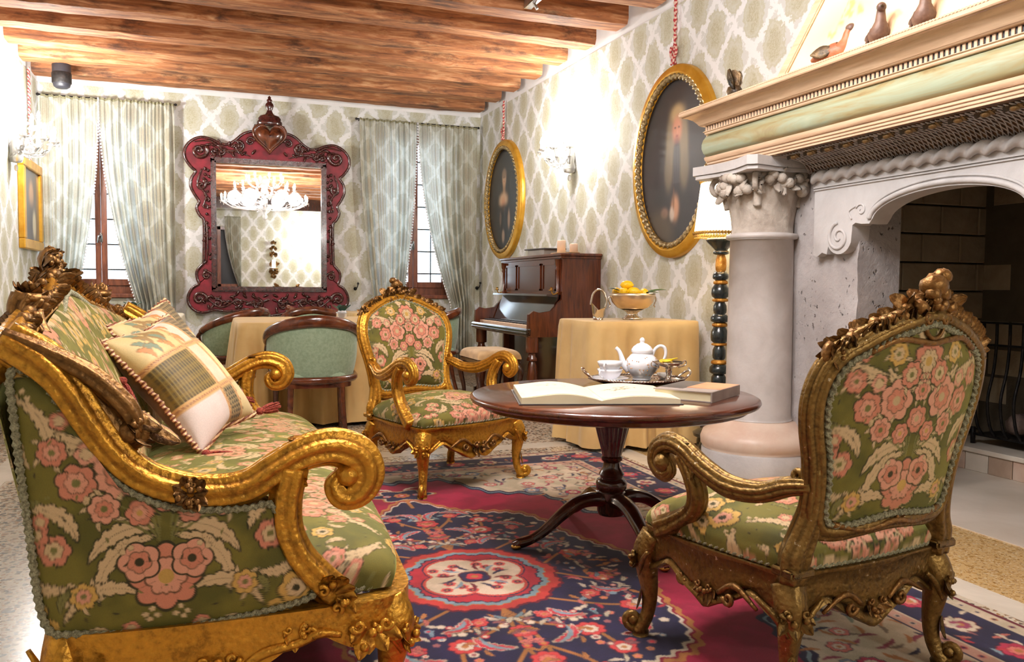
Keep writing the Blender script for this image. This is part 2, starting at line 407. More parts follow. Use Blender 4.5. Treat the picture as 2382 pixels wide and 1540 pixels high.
        if caps:
            if prof[0, 0] > 1e-6: s.f.append(tuple(range(k0, k0 + seg))[::-1])
            if prof[-1, 0] > 1e-6: s.f.append(tuple(range(k0 + (len(prof) - 1) * seg, k0 + len(prof) * seg)))
        return s
    def ell(s, c, r, rot=None, nu=10, nv=7, lump=0, seed=0):
        u = np.arange(nu) * 2 * PI / nu; v = np.linspace(0, PI, nv)
        G = np.stack([np.sin(v)[:, None] * np.cos(u), np.sin(v)[:, None] * np.sin(u), np.repeat(np.cos(v)[:, None], nu, 1)], -1)
        if lump:
            rg = np.random.default_rng(seed); G = G * (1 + lump * (rg.random((nv, nu, 1)) - .5))
        G = G * np.asarray(r, float)
        if rot is not None: G = G @ np.array(rot)[:3, :3].T
        return s.grid(G + np.asarray(c, float), cv=True)
    def prism(s, poly, t0, t1, axis='y', c0=0):
        """polygon in the plane across `axis`, extruded from t0 to t1"""
        poly = np.asarray(poly, float); n = len(poly)
        def put(t):
            o = np.zeros((n, 3)); i = {'x': (1, 2, 0), 'y': (0, 2, 1), 'z': (0, 1, 2)}[axis]
            o[:, i[0]] = poly[:, 0]; o[:, i[1]] = poly[:, 1]; o[:, i[2]] = t; return o
        F = [tuple(range(n))[::-1], tuple(range(n, 2 * n))] + [(i, (i + 1) % n, (i + 1) % n + n, i + n) for i in range(n)]
        return s.add(np.vstack([put(t0), put(t1)]), F)
    def xf(s, M):
        M = np.array(M); s.v = [v @ M[:3, :3].T + M[:3, 3] for v in s.v]; return s
    def jitter(s, a, seed=0):
        rg = np.random.default_rng(seed); s.v = [v + (rg.random(v.shape) - .5) * a for v in s.v]; return s
    def build(s, name, m, parent=None, smooth=True, col=False, sharp=None, loc=None, rotz=None):
        me = bpy.data.meshes.new(name); Vv = np.vstack(s.v)
        me.from_pydata(Vv.tolist(), [], s.f); me.validate()
        if smooth: me.polygons.foreach_set('use_smooth', [True] * len(me.polygons))
        if col:
            a = me.color_attributes.new('Col', 'FLOAT_COLOR', 'POINT')
            a.data.foreach_set('color', np.vstack(s.c).astype(np.float32).ravel())
        if m is not None: me.materials.append(MAT[m] if isinstance(m, str) else m)
        me.update()
        if smooth and sharp is not None: me.set_sharp_from_angle(angle=math.radians(sharp))
        o = bpy.data.objects.new(name, me); COL.objects.link(o)
        if parent: o.parent = parent
        if loc is not None: o.location = loc
        if rotz is not None: o.rotation_euler[2] = rotz
        return o

def thing(name, label, cat, loc=(0, 0, 0), rotz=0, group=None):
    o = bpy.data.objects.new(name, None); COL.objects.link(o); o.location = loc; o.rotation_euler = (0, 0, rotz)
    o.empty_display_size = .1; return tag(o, label, cat, group)
def tag(o, label, cat, group=None):
    o['label'] = label; o['category'] = cat
    if group: o['group'] = group
    return o
def struct(o): o['kind'] = 'structure'; return o
def inst(src, parent, loc=None, rot=None, scale=None, M=None):
    o = src.copy(); COL.objects.link(o); o.parent = parent
    if M is not None: o.matrix_local = Matrix(M)
    if loc is not None: o.location = loc
    if rot is not None: o.rotation_euler = rot
    if scale is not None: o.scale = scale
    return o
def copy_tree(o, parent=None, label=None, group=None, loc=None, rotz=None):
    c = o.copy(); COL.objects.link(c)
    if parent: c.parent = parent
    if label: c['label'] = label
    if group: c['group'] = group
    if loc is not None: c.location = loc
    if rotz is not None: c.rotation_euler[2] = rotz
    for ch in [x for x in bpy.data.objects if x.parent == o]: copy_tree(ch, c)
    return c
def rotM(axis, a, t=(0, 0, 0)):
    M = np.array(Matrix.Rotation(a, 4, axis)); M[:3, 3] = t; return M
def basis(x, y, z, t=(0, 0, 0)):
    M = np.eye(4); M[:3, 0] = x; M[:3, 1] = y; M[:3, 2] = z; M[:3, 3] = t; return M
FL = ring(36, 0, .10, 9)      # fluted moulding section
FL2 = ring(30, 0, .12, 6)

# carved ornament pieces
def leaf(mb, p, d, n, L, Wd, curl=.5, lob=4, thick=.25, m=7, k=8):
    """acanthus leaf in relief: starts at p, runs along d, lifts along n"""
    d = nrm(d); n = nrm(n - np.dot(n, d) * d); sd = np.cross(d, n)
    t = np.linspace(0, 1, k); a = np.linspace(-1, 1, m)
    w = Wd * np.sin(PI * np.clip(t * .92 + .06, 0, 1)) ** .7 * (.78 + .22 * np.abs(np.sin(PI * lob * t)))
    ang = curl * t ** 1.6 * 2.2
    cx = L * np.cumsum(np.cos(ang)) / k; cz = L * np.cumsum(np.sin(ang)) / k
    nx = -np.sin(ang); nz = np.cos(ang)
    h = thick * Wd * (1 - a ** 2)[None, :] * (1 + .5 * np.cos(a * PI * 3))[None, :] * np.sin(PI * np.clip(t, .05, .97))[:, None] ** .5
    G = (np.asarray(p) + d * (cx[:, None] + nx[:, None] * h)[..., None] + n * (cz[:, None] + nz[:, None] * h)[..., None]
         + sd * (w[:, None] * a[None, :])[..., None])
    mb.grid(G)
    G2 = G - (d * nx[:, None, None] + n * nz[:, None, None]) * (h * .6 + .1 * Wd)[..., None]
    mb.grid(G2[:, ::-1]); return mb
def scroll(mb, c, ax, ay, r0, turns=1.4, th=.3, n=26, a0=0, k=8, sgn=1, end=.15):
    """spiral volute around c in the plane (ax, ay)"""
    ax = nrm(ax); ay = nrm(ay); t = np.linspace(0, 1, n); r = r0 * (1 - (1 - end) * t); a = a0 + sgn * turns * 2 * PI * t
    P = np.asarray(c) + ax * (r * np.cos(a))[:, None] + ay * (r * np.sin(a))[:, None]
    mb.tube(P, r0 * th * (1 - .45 * t), k=k, up=np.cross(ax, ay)); return mb
def cluster(mb, p, d, n, s, seed=0, nl=5, balls=3):
    """carved tuft: fan of leaves, berries and two volutes"""
    rg = np.random.default_rng(seed); d = nrm(d); n = nrm(n); sd = np.cross(d, n); p = np.asarray(p, float)
    for i in range(nl):
        a = (i / (nl - 1) - .5) * 2.4 + rg.uniform(-.15, .15)
        leaf(mb, p - n * s * .1, d * math.cos(a) + sd * math.sin(a), n, s * rg.uniform(.75, 1.05), s * .24, rg.uniform(.25, .6), k=6, m=5)
    for i in range(balls):
        q = p + d * s * rg.uniform(-.1, .5) + sd * s * rg.uniform(-.4, .4) + n * s * rg.uniform(.12, .25)
        mb.ell(q, s * rg.uniform(.11, .17), nu=7, nv=5)
    for sg in (-1, 1): scroll(mb, p + sd * sg * s * .38 - d * s * .1 + n * s * .1, sd * sg, d, s * .2, 1.1, .42, 12, k=6)
    return mb
def rope(mb, P, r, pitch, up=(0, 0, 1), closed=False, k=10, amp=.28, ns=2, per=8):
    P = np.asarray(P, float)
    L = np.sum(np.linalg.norm(np.diff(P, axis=0), axis=1)); n = max(8, int(L / pitch * per))
    Q = resample(P, n, closed); prof = ring(k, 0, amp, ns)
    return mb.tube(Q, r, up=up, closed=closed, prof=prof, twist=2 * PI / (ns * per))

# ---------------------------------------------------------------- pattern painters (fill vertex colours)
class Ras:
    def __init__(s, x0, x1, y0, y1, res, bg, h=0.0):
        s.x = np.arange(x0, x1 + res * .5, res); s.y = np.arange(y0, y1 + res * .5, res); s.res = res; s.x0 = x0; s.y0 = y0
        s.im = np.zeros((len(s.x), len(s.y), 4)); s.im[..., :3] = bg; s.im[..., 3] = h
    def win(s, x, y, R):
        i0 = max(0, int((x - R - s.x0) / s.res)); i1 = min(len(s.x), int((x + R - s.x0) / s.res) + 2)
        j0 = max(0, int((y - R - s.y0) / s.res)); j1 = min(len(s.y), int((y + R - s.y0) / s.res) + 2)
        if i1 <= i0 or j1 <= j0: return None
        return slice(i0, i1), slice(j0, j1), s.x[i0:i1, None] - x, s.y[None, j0:j1] - y
    def put(s, si, sj, a, c, h=None):
        A = np.clip(a, 0, 1)[..., None]
        s.im[si, sj, :3] = s.im[si, sj, :3] * (1 - A) + np.asarray(c) * A
        if h is not None: s.im[si, sj, 3] = s.im[si, sj, 3] * (1 - A[..., 0]) + h * A[..., 0]
    def flower(s, x, y, r, n=6, c1=None, c2=None, c3=None, ol=None, rot=0, h=1.0, soft=None):
        w = s.win(x, y, r * 1.25)
        if w is None: return
        si, sj, dx, dy = w; e = soft or s.res * .7
        th = np.arctan2(dy, dx) + rot; d = np.hypot(dx, dy); R = r * (.80 + .20 * np.abs(np.cos(n * th / 2)))
        sm = lambda q: np.clip(q / e + .5, 0, 1)
        if ol is not None: s.put(si, sj, sm(R + r * .09 - d), ol, 0)
        s.put(si, sj, sm(R - d), c1, h)
        if c2 is not None:
            R2 = r * .56 * (.8 + .2 * np.abs(np.cos(n * th / 2 + .8)))
            if ol is not None: s.put(si, sj, sm(R2 + r * .06 - d) * .7, ol, h * .4)
            s.put(si, sj, sm(R2 - d), c2, h)
        if ol is not None: s.put(si, sj, sm(r * .035 - np.abs(np.sin(n * th / 2 + PI / 2)) * d) * (d < R * .95) * (d > r * .3) * .5, ol, h * .5)
        if c3 is not None: s.put(si, sj, sm(r * .22 - d), c3, h * .6)
    def leaf(s, x0, y0, x1, y1, bend, w, c, ol=None, lob=6, h=1.0, ser=.4):
        L = math.hypot(x1 - x0, y1 - y0); mx = (x0 + x1) / 2 - (y1 - y0) * bend; my = (y0 + y1) / 2 + (x1 - x0) * bend
        W_ = s.win((x0 + x1) / 2 * .5 + mx * .5, (y0 + y1) / 2 * .5 + my * .5, L * .5 + abs(bend) * L * .4 + w * 2)
        if W_ is None: return
        si, sj, dx, dy = W_; cx, cy = (x0 + x1) / 4 + mx / 2, (y0 + y1) / 4 + my / 2
        t = np.linspace(0, 1, 34); bx = (1 - t) ** 2 * x0 + 2 * t * (1 - t) * mx + t * t * x1 - cx; by = (1 - t) ** 2 * y0 + 2 * t * (1 - t) * my + t * t * y1 - cy
        D = np.hypot(dx[..., None] - bx, dy[..., None] - by); k = D.argmin(-1); d = D.min(-1); tt = t[k]
        ww = w * np.sin(PI * np.clip(tt, .02, .99) ** .8) ** .8 * (1 - ser + ser * np.abs(np.sin(PI * lob * (tt + d / w * .06))))
        ww = ww * (d < L) ; e = s.res * .7; sm = lambda q: np.clip(q / e + .5, 0, 1)
        if ol is not None: s.put(si, sj, sm(ww + w * .16 - d) * (ww > 0), ol, 0)
        s.put(si, sj, sm(ww - d) * (ww > 0), c, h)
        if ol is not None: s.put(si, sj, sm(w * .07 - d) * .6 * (ww > 0), ol, h * .4)
    def line(s, P, w, c, h=None):
        P = np.asarray(P, float); cx, cy = (P.max(0) + P.min(0)) / 2; R = max(P.max(0) - P.min(0)) / 2 + w * 2
        W_ = s.win(cx, cy, R)
        if W_ is None: return
        si, sj, dx, dy = W_; Q = resample(P, max(8, int(2 * R / s.res)))
        d = np.full(np.broadcast(dx, dy).shape, 9.)
        for q in Q: d = np.minimum(d, np.hypot(dx - (q[0] - cx), dy - (q[1] - cy)))
        s.put(si, sj, np.clip((w - d) / (s.res * .7) + .5, 0, 1), c, h)
    def sample(s, X, Y):
        i = np.clip((X - s.x0) / s.res, 0, len(s.x) - 1.001); j = np.clip((Y - s.y0) / s.res, 0, len(s.y) - 1.001)
        i0 = i.astype(int); j0 = j.astype(int); fi = (i - i0)[..., None]; fj = (j - j0)[..., None]; I = s.im
        return (I[i0, j0] * (1 - fi) + I[i0 + 1, j0] * fi) * (1 - fj) + (I[i0, j0 + 1] * (1 - fi) + I[i0 + 1, j0 + 1] * fi) * fj

# cut velvet repeat: half of a mirrored bouquet, 0.31 x 0.62 m
_G = S3(120, 111, 38); _GO = S3(62, 54, 24); _PK = S3(214, 136, 108); _PK2 = S3(226, 160, 132); _BE = S3(214, 184, 140); _GD = S3(214, 170, 88); _SG = S3(130, 124, 66)
TB = Ras(-.06, .37, -.06, .68, .0014, _G, 0.0)
def _bouquet(oy):
    R = TB
    for a in ((.02, .24, .15, .17, .35, .020), (.02, .22, .13, .08, .45, .018), (.05, .10, .20, .04, .5, .017), (.03, .38, .13, .44, -.3, .018),
              (.02, .46, .07, .56, .25, .018), (.13, .42, .23, .47, -.35, .018), (.17, .22, .28, .28, .5, .018), (.19, .12, .29, .16, -.4, .014), (.22, .40, .29, .52, .35, .015)):
        R.leaf(a[0], a[1] + oy, a[2], a[3] + oy, a[4], a[5], _BE, _GO, 7)
    for a in ((.01, .20, .06, .33, .1), (.01, .20, .12, .30, .25), (.01, .20, .02, .40, 0), (.01, .2, .17, .26, .3)):
        R.leaf(a[0], a[1] + oy, a[2], a[3] + oy, a[4], .0035, _SG, None, 1, .6, 0)
    R.flower(0, .13 + oy, .072, 8, _PK, _PK2, _GD, _GO); R.flower(.052, .165 + oy, .042, 5, _PK2, _PK, _GO, _GO)
    R.flower(0, .305 + oy, .036, 6, _PK, _PK2, _BE, _GO, .3); R.flower(.05, .27 + oy, .028, 6, _PK, _PK2, _GD, _GO)
    R.flower(.085, .355 + oy, .055, 7, _PK2, _PK, _BE, _GO, .4); R.flower(.0, .45 + oy, .056, 9, _PK, _BE, _GD, _GO, .2)
    R.flower(.17, .34 + oy, .040, 6, _PK, _PK2, _SG, _GO, .8); R.flower(.15, .40 + oy, .024, 5, _PK2, _BE, None, _GO)
    R.flower(.215, .20 + oy, .034, 6, _PK, _BE, _SG, _GO); R.flower(.255, .235 + oy, .033, 6, _PK, _BE, _SG, _GO, .5)
    R.flower(.27, .07 + oy, .040, 6, _GD, _BE, _GO, _GO); R.flower(.225, .035 + oy, .018, 5, _GD, None, _GO, _GO)
    R.flower(.31, .59 + oy, .05, 7, _GD, _PK2, _GO, _GO); R.flower(.12, .55 + oy, .036, 6, _PK, _PK2, _SG, _GO); R.flower(.31, .36 + oy, .03, 6, _GD, _BE, _GO, _GO)
    for (x, y, a) in ((.30, .14, 2.2), (.07, .61, .3), (.21, .57, 2.6), (.24, .30, 5.5), (.16, .50, 1.2), (.11, .0, .4), (.27, .42, 4.4), (.04, .39, 1.5), (.18, .11, 5.2)):
        R.leaf(x, y + oy, x + .05 * math.cos(a), y + oy + .05 * math.sin(a), .45, .0095, _BE if int(x * 100) % 2 else _SG, _GO, 5)
    for (x, y, r) in ((.20, .47, .020), (.29, .30, .022), (.07, .02, .018), (.02, .60, .022), (.13, .60, .016), (.24, .26, .018)): R.flower(x, y + oy, r, 5, _GD if int(r * 1e3) % 2 else _PK, _BE, None, _GO, x * 9)
    for (x, y, n_) in ((.14, .30, 5), (.03, .05, 4), (.26, .155, 4), (.27, .52, 4), (.19, .62, 3), (.08, .20, 4)):
        for k in range(n_): R.flower(x + .012 * math.cos(k * 1.7), y + oy + .012 * math.sin(k * 1.7), .0065, 5, _BE, None, None, _GO)
    for (x, y, r, c1, c2) in ((0, .378, .030, _PK2, _PK), (.052, .418, .034, _PK, _BE), (.118, .283, .032, _PK2, _PK), (.105, .470, .030, _GD, _BE), (.215, .405, .030, _PK, _PK2), (.16, .10, .028, _GD, _PK2)):
        for q in range(5): R.leaf(x, y + oy, x + r * 1.55 * math.cos(q * 1.257 + x * 20), y + oy + r * 1.55 * math.sin(q * 1.257 + x * 20), .3, r * .22, _BE, _GO, 3)
        R.flower(x, y + oy, r, 7, c1, c2, _SG, _GO, x * 30)
    for k in range(44):
        q = (k * .618 % 1) * .31, (k * .417 % 1) * .62 + oy
        R.leaf(q[0], q[1], q[0] + .014 * math.cos(k), q[1] + .014 * math.sin(k), .2, .0022, _GO if k % 2 else _SG, None, 1, .4, 0)
for o_ in (-.62, 0, .62): _bouquet(o_)
def brocade(U, Vv):
    u = np.abs((U + .31) % .62 - .31); v = Vv % .62
    c = TB.sample(u, v); return c

# ================================================================ ROOM SHELL
WP = 3.10                                  # top of the wallpaper
def quadbox(mb, p0, p1, t, z0, z1):        # wall slab from p0 to p1 (plan), thickness t to the left of the direction
    p0 = V(*p0); p1 = V(*p1); d = nrm(p1 - p0); nn = V(-d[1], d[0]) * t
    c = [p0, p1, p1 + nn, p0 + nn]
    mb.add([[*q, z] for z in (z0, z1) for q in c], [(3, 2, 1, 0), (4, 5, 6, 7)] + [(i, (i + 1) % 4, (i + 1) % 4 + 4, i + 4) for i in range(4)])
# floor: speckled field, marble strips, yellow border
m = MB(); m.box(-2.1, 4.9, YR - .4, YB + .5, -.12, -.012); fl = struct(m.build('floor', 'mortar', smooth=False))
def slab(x0, x1, y0, y1, name, mt, z=0.0, th=.02): return MB().box(x0, x1, y0, y1, z - th, z).build(name, mt, fl, smooth=False)
slab(-1.05, 2.42, YR, 5.0, 'terrazzo_field', 'terrazzo'); slab(-1.05, 2.42, 5.16, YB, 'terrazzo_field', 'terrazzo')
slab(-XL * 0 - 1.66, -1.17, YR, YB, 'terrazzo_border', 'terrazzo'); slab(2.56, 3.32, YR, 5.0, 'terrazzo_border', 'terrazzo_y'); slab(2.56, 3.32, 5.16, YB, 'terrazzo_border', 'terrazzo')
for k in range(10):
    y0 = YR + k * 1.19
    for (a, b) in ((-1.17, -1.05), (2.42, 2.56)):
        slab(a, b, y0 + .003, min(y0 + 1.187, YB), 'marble_strip', 'marble_strip', .001)
for k in range(3): slab(-1.05 + k * 1.157, -1.05 + (k + 1) * 1.157 - .004, 5.0, 5.16, 'marble_strip', 'marble_strip', .001)
slab(2.56, 3.3, 5.0, 5.16, 'marble_strip', 'marble_strip', .001)
slab(3.12, 4.2, 1.95, 3.95, 'threshold_slab', 'hearth_stone', .004, .03)

# end wall with its two window openings
WINS = ((-1.10, 'window_1'), (2.25, 'window_2'))
WH, WZ0, WZ1 = .46, .96, 2.86
m = MB(); xs = [-2.0] + [c + s * WH for c, _ in WINS for s in (-1, 1)] + [3.4]
for a, b in ((0, 1), (2, 3), (4, 5)): m.box(xs[a], xs[b], YB, YB + .35, 0, WP)
for c, _ in WINS: m.box(c - WH, c + WH, YB, YB + .35, 0, WZ0); m.box(c - WH, c + WH, YB, YB + .35, WZ1, WP)
wb = struct(m.build('wall_back', 'paper_x', smooth=False))
MB().box(-2.0, 3.4, YB, YB + .35, WP, ZC).build('plaster_band', 'plaster', wb, smooth=False)
# right wall (askew), broken by the hearth recess
m = MB(); quadbox(m, (XR(3.95), 3.95), (XR(YB + .1), YB + .1), -.4, 0, WP); quadbox(m, (XR(YR), YR), (XR(1.5), 1.5), -.4, 0, WP)
quadbox(m, (XR(1.5), 1.5), (XR(3.95), 3.95), -.12, 1.75, WP)
wr = struct(m.build('wall_right', 'paper_y', smooth=False))
m = MB(); quadbox(m, (XR(YR) + .012, YR), (XR(YB), YB), -.4, WP, ZC); m.build('plaster_band', 'plaster', wr, smooth=False)
m = MB(); m.box(XL - .35, XL, YR, YB, 0, WP); wl = struct(m.build('wall_left', 'paper_y', smooth=False))
MB().box(XL - .35, XL - .005, YR, YB, WP, ZC).build('plaster_band', 'plaster', wl, smooth=False)
struct(MB().box(XL, XL + .022, YR, YB, 0, .20, bev=.005).build('baseboard_left', 'baseboard', smooth=False))
m = MB(); quadbox(m, (XR(4.3) - .022, 4.3), (XR(YB) - .022, YB), -.02, 0, .2); struct(m.build('baseboard_right', 'baseboard', smooth=False))
struct(MB().box(XL, 3.05, YB - .022, YB, 0, .2, bev=.005).build('baseboard_back', 'baseboard', smooth=False))
m = MB(); RW = (.15, .62)                    # rear wall (seen in the mirror), with one window
m.box(-2, RW[0] - .5, YR - .3, YR, 0, WP); m.box(RW[0] + .5, 3.7, YR - .3, YR, 0, WP); m.box(RW[0] - .5, RW[0] + .5, YR - .3, YR, 0, 1.0); m.box(RW[0] - .5, RW[0] + .5, YR - .3, YR, 2.5, WP)
wre = struct(m.build('wall_rear', 'paper_x', smooth=False)); MB().box(-2, 3.7, YR - .3, YR - .005, WP, ZC).build('plaster_band', 'plaster', wre, smooth=False)
# ceiling: plaster above, old timbers below
ce = struct(MB().box(-2.1, 3.8, YR - .4, YB + .4, ZC, ZC + .08).build('ceiling', 'plaster', smooth=False))
def beam(y, seed):
    rg = np.random.default_rng(seed); n = 46; xs = np.linspace(XL - .02, XR(y) - .045, n)
    h, w = .225, .235; m = MB(); G = []
    prof = [(-.5, 0), (-.5, -.80), (-.42, -.985), (-.2, -1.), (.2, -1.), (.42, -.985), (.5, -.80), (.5, 0)]
    bow = .012 * np.sin(np.linspace(0, 6, n) + seed) + .006 * rg.standard_normal(n)
    for i, x in enumerate(xs):
        G.append([(x, y + a * w * (1 + .03 * math.sin(i * .37 + seed)) + bow[i] * .7 + rg.normal(0, .0022), ZC + b * h * (1 if b == 0 else 1 + .02 * math.sin(i * .21 + seed * 2)) + (bow[i] * .4 + rg.normal(0, .0018) if b < 0 else 0)) for a, b in prof])
    m.grid(np.array(G)[:, ::-1]); k = len(prof)
    m.f.append(tuple(range(k))); m.f.append(tuple(range((n - 1) * k, n * k))[::-1])
    return m.build('beam', 'beam', ce, sharp=35)
for i in range(21): beam(9.40 - i * .565, i)
struct(MB().box(-1.9, 3.5, -1.7, -1.4, 2.86, 3.12).build('trim_1', 'mahogany_dark', smooth=False))   # tie beam seen in the mirror

# ---- windows
def window(cx, name, yw=YB, flip=1):
    m = MB(); W = struct(MB().box(cx - WH, cx + WH, yw + .10, yw + .16, WZ0, WZ0 + .085).build(name, 'window_wood', smooth=False))
    for (a, b) in ((-WH, -WH + .055), (WH - .055, WH)): MB().box(cx + a, cx + b, yw + .10, yw + .16, WZ0 + .085, WZ1, bev=.004).build('window_frame', 'window_wood', W, smooth=False)
    MB().box(cx - WH, cx + WH, yw + .10, yw + .16, WZ1 - .06, WZ1, bev=.004).build('window_frame', 'window_wood', W, smooth=False)
    for s in (-1, 1):
        x0, x1 = (cx - WH + .055, cx - .002) if s < 0 else (cx + .002, cx + WH - .055)
        sash = MB(); sash.box(x0, x0 + .055, yw + .085, yw + .13, WZ0 + .085, WZ1 - .06, bev=.004); sash.box(x1 - .055, x1, yw + .085, yw + .13, WZ0 + .085, WZ1 - .06, bev=.004)
        sash.box(x0 + .055, x1 - .055, yw + .085, yw + .13, WZ0 + .085, WZ0 + .155, bev=.004); sash.box(x0 + .055, x1 - .055, yw + .085, yw + .13, WZ1 - .12, WZ1 - .06, bev=.004)
        sh = sash.build('window_sash', 'window_wood', W, smooth=False)
        MB().box(x0 + .055, x1 - .055, yw + .104, yw + .108, WZ0 + .155, WZ1 - .12).build('pane', 'pane', sh, smooth=False)
    MB().box(cx - WH - .02, cx + WH + .02, yw - .035, yw + .12, WZ0 - .045, WZ0, bev=.008).build('window_sill', 'window_wood', W, smooth=False)
    h = MB(); h.box(cx - .015, cx + .015, yw + .072, yw + .086, 1.50, 1.60, bev=.004); h.tube([(cx, yw + .08, 1.57), (cx, yw + .05, 1.57), (cx - .02, yw + .045, 1.565), (cx - .03, yw + .045, 1.49)], .008); h.build('window_handle', 'chrome', W)
    for k in range(7):
        z = WZ0 + .25 + k * .27; MB().box(cx - WH, cx + WH, yw + .30, yw + .315, z, z + .016).build('grille_bar', 'iron', W, smooth=False)
    for k in (-1, 0, 1): MB().tube([(cx + k * .27, yw + .307, WZ0), (cx + k * .27, yw + .307, WZ1)], .008, up=(0, 1, 0)).build('grille_bar', 'iron', W)
    return W
for c, nm in WINS: window(c, nm)
for c, nm in WINS: light('window_daylight', 'AREA', (c, YB + .45, 1.9), LIGHTS['sky_window'], (.72, .86, 1), .9, (PI / 2, 0, 0), sy=1.8)
# rear window frame, with a black sheet standing in for dusk
m = MB()
for a, b in ((-.5, -.42), (-.04, .04), (.42, .5)): m.box(RW[0] + a, RW[0] + b, YR - .1, YR - .04, 1, 2.5)
m.box(RW[0] - .5, RW[0] + .5, YR - .1, YR - .04, 1, 1.1); m.box(RW[0] - .5, RW[0] + .5, YR - .1, YR - .04, 2.42, 2.5)
wv_ = struct(m.build('window_3', 'window_wood', smooth=False)); MB().box(RW[0] - .5, RW[0] + .5, YR - .3, YR - .28, 1, 2.5).build('dusk_backing', 'black', wv_, smooth=False)

# ---- curtains
def curtain_panel(x0, x1, zt, top, inner_bot, outer_bot, inner_sign, y, nf, seed, label, amp=.045, zb=.12, nm='curtain'):
    """x0..x1 at the rail; the inner edge sweeps away from the middle of the window towards z = 1"""
    rg = np.random.default_rng(seed); nu, nv = nf * 14, 64
    u = np.linspace(0, 1, nu); z = zt - (zt - zb) * np.linspace(0, 1, nv) ** 1.0
    ph = np.cumsum(rg.uniform(.6, 1.4, nu)); ph = ph / ph[-1] * nf * 2 * PI
    t = np.clip((zt - z) / (zt - 1.0), 0, 1.25)[:, None]
    sw = t ** 1.9
    xin, xout = (x1, x0) if inner_sign > 0 else (x0, x1)
    xi = xin + (inner_bot - xin) * np.minimum(sw, 1.15); xo = xout + (outer_bot - xout) * np.minimum(sw, 1.1)
    uu = u[None, :] if inner_sign < 0 else (1 - u)[None, :]      # 0 at the inner edge
    X = xi + (xo - xi) * uu ** (1 + .25 * t)
    A = amp * (.45 + .75 * t) * (.7 + .5 * np.sin(np.linspace(0, 9, nu) + seed))[None, :]
    pinch = np.clip((zt - z) / .12, 0, 1)[:, None]
    Y = y - A * np.sin(ph[None, :] + .8 * t * np.sin(3 * u)[None, :]) * (.35 + .65 * pinch) - .012 * np.sin(ph * 2.3)[None, :]
    Z = np.repeat(z[:, None], nu, 1) + .006 * np.sin(ph)[None, :] * (1 - pinch)
    G = np.stack([X, Y, Z], -1)
    m = MB(); m.grid(G); o = m.build(nm, 'curtain'); tag(o, label, 'curtain')
    e = G[:, 0 if inner_sign < 0 else -1].copy(); e[:, 1] -= .004     # beaded trimming on the leading edge
    q = resample(e, int((zt - zb) / .032)); b = MB()
    for k, p in enumerate(q): b.ell(p + V(-inner_sign * -.006, -.004, 0), (.0095, .0095, .0125), nu=6, nv=5)
    tr = b.build('bobble_trim', 'white_china', o); tr['kind'] = 'stuff'
    b = MB(); b.grid(np.stack([G[0] + V(0, -.006, .012), G[0] + V(0, -.008, -.012)], 0)); b.build('heading_tape', 'braid', o)
    return o
curtain_panel(-1.60, -1.085, 2.94, 0, -1.30, -1.58, 1, YB - .12, 7, 3, 'left silk curtain of the left window, behind the glass wall light')
curtain_panel(-1.075, -.365, 2.95, 0, -.79, -.37, -1, YB - .12, 9, 5, 'right silk curtain of the left window, beside the crimson mirror frame')
curtain_panel(1.58, 2.245, 2.95, 0, 2.10, 1.72, 1, YB - .12, 9, 8, 'left silk curtain of the right window, behind the gilt armchair')
curtain_panel(2.26, 2.98, 2.94, 0, 2.60, 2.96, -1, YB - .12, 10, 9, 'right silk curtain of the right window, next to the upright piano')
curtain_panel(.28, .66, 2.72, 0, .62, .66, -1, YR + .14, 7, 12, 'curtain of the window behind the camera, seen in the wall mirror')
def rod(x0, x1, label):
    t = thing('curtain_rod', label, 'curtain rod', ((x0 + x1) / 2, YB - .1, 2.955))
    h = (x1 - x0) / 2; MB().tube([(-h, 0, 0), (h, 0, 0)], .008).build('pole', 'iron', t)
    for s in (-1, 1): MB().ell((s * h, 0, 0), (.016, .014, .014)).build('finial', 'iron', t); MB().tube([(s * (h - .04), 0, 0), (s * (h - .04), .1, 0)], .006).build('bracket', 'iron', t)
    m = MB()
    for k in range(18): m.tube(V(-h + (k + .7) * 2 * h / 18.4, 0, -.004) + np.stack([np.zeros(10), .014 * np.cos(np.arange(10) * 2 * PI / 10), .014 * np.sin(np.arange(10) * 2 * PI / 10)], 1), .0025, k=5, up=(1, 0, 0), closed=True)
    m.build('curtain_rings', 'iron', t)['kind'] = 'stuff'
rod(-1.63, -.35, 'thin dark rod carrying the curtains of the left window'); rod(1.55, 3.0, 'thin dark rod carrying the curtains of the right window')
def tieback(x, y, z, label, d=(0, -1, 0)):
    m = MB(); m.tube(catmull([(0, 0, 0), (0, -.05, .0), (.01, -.075, .02), (.02, -.07, .055)], 5), .006, up=(1, 0, 0)); m.ell((.02, -.068, .06), (.014,) * 3)
    m.lathe([(0, -.01), (.02, -.008), (.02, .002), (0, .004)], seg=14, M=rotM('X', PI / 2))
    o = m.build('curtain_hook', 'iron'); o.location = (x, y, z); tag(o, label, 'hook')
tieback(1.55, YB, 1.03, 'black tieback hook on the wall right of the crimson mirror'); tieback(3.02, YB - .01, 1.05, 'black tieback hook in the corner beside the piano')

# ================================================================ HEARTH
YF, YN, XJ = 3.95, 1.50, 3.0
hc = 2.72
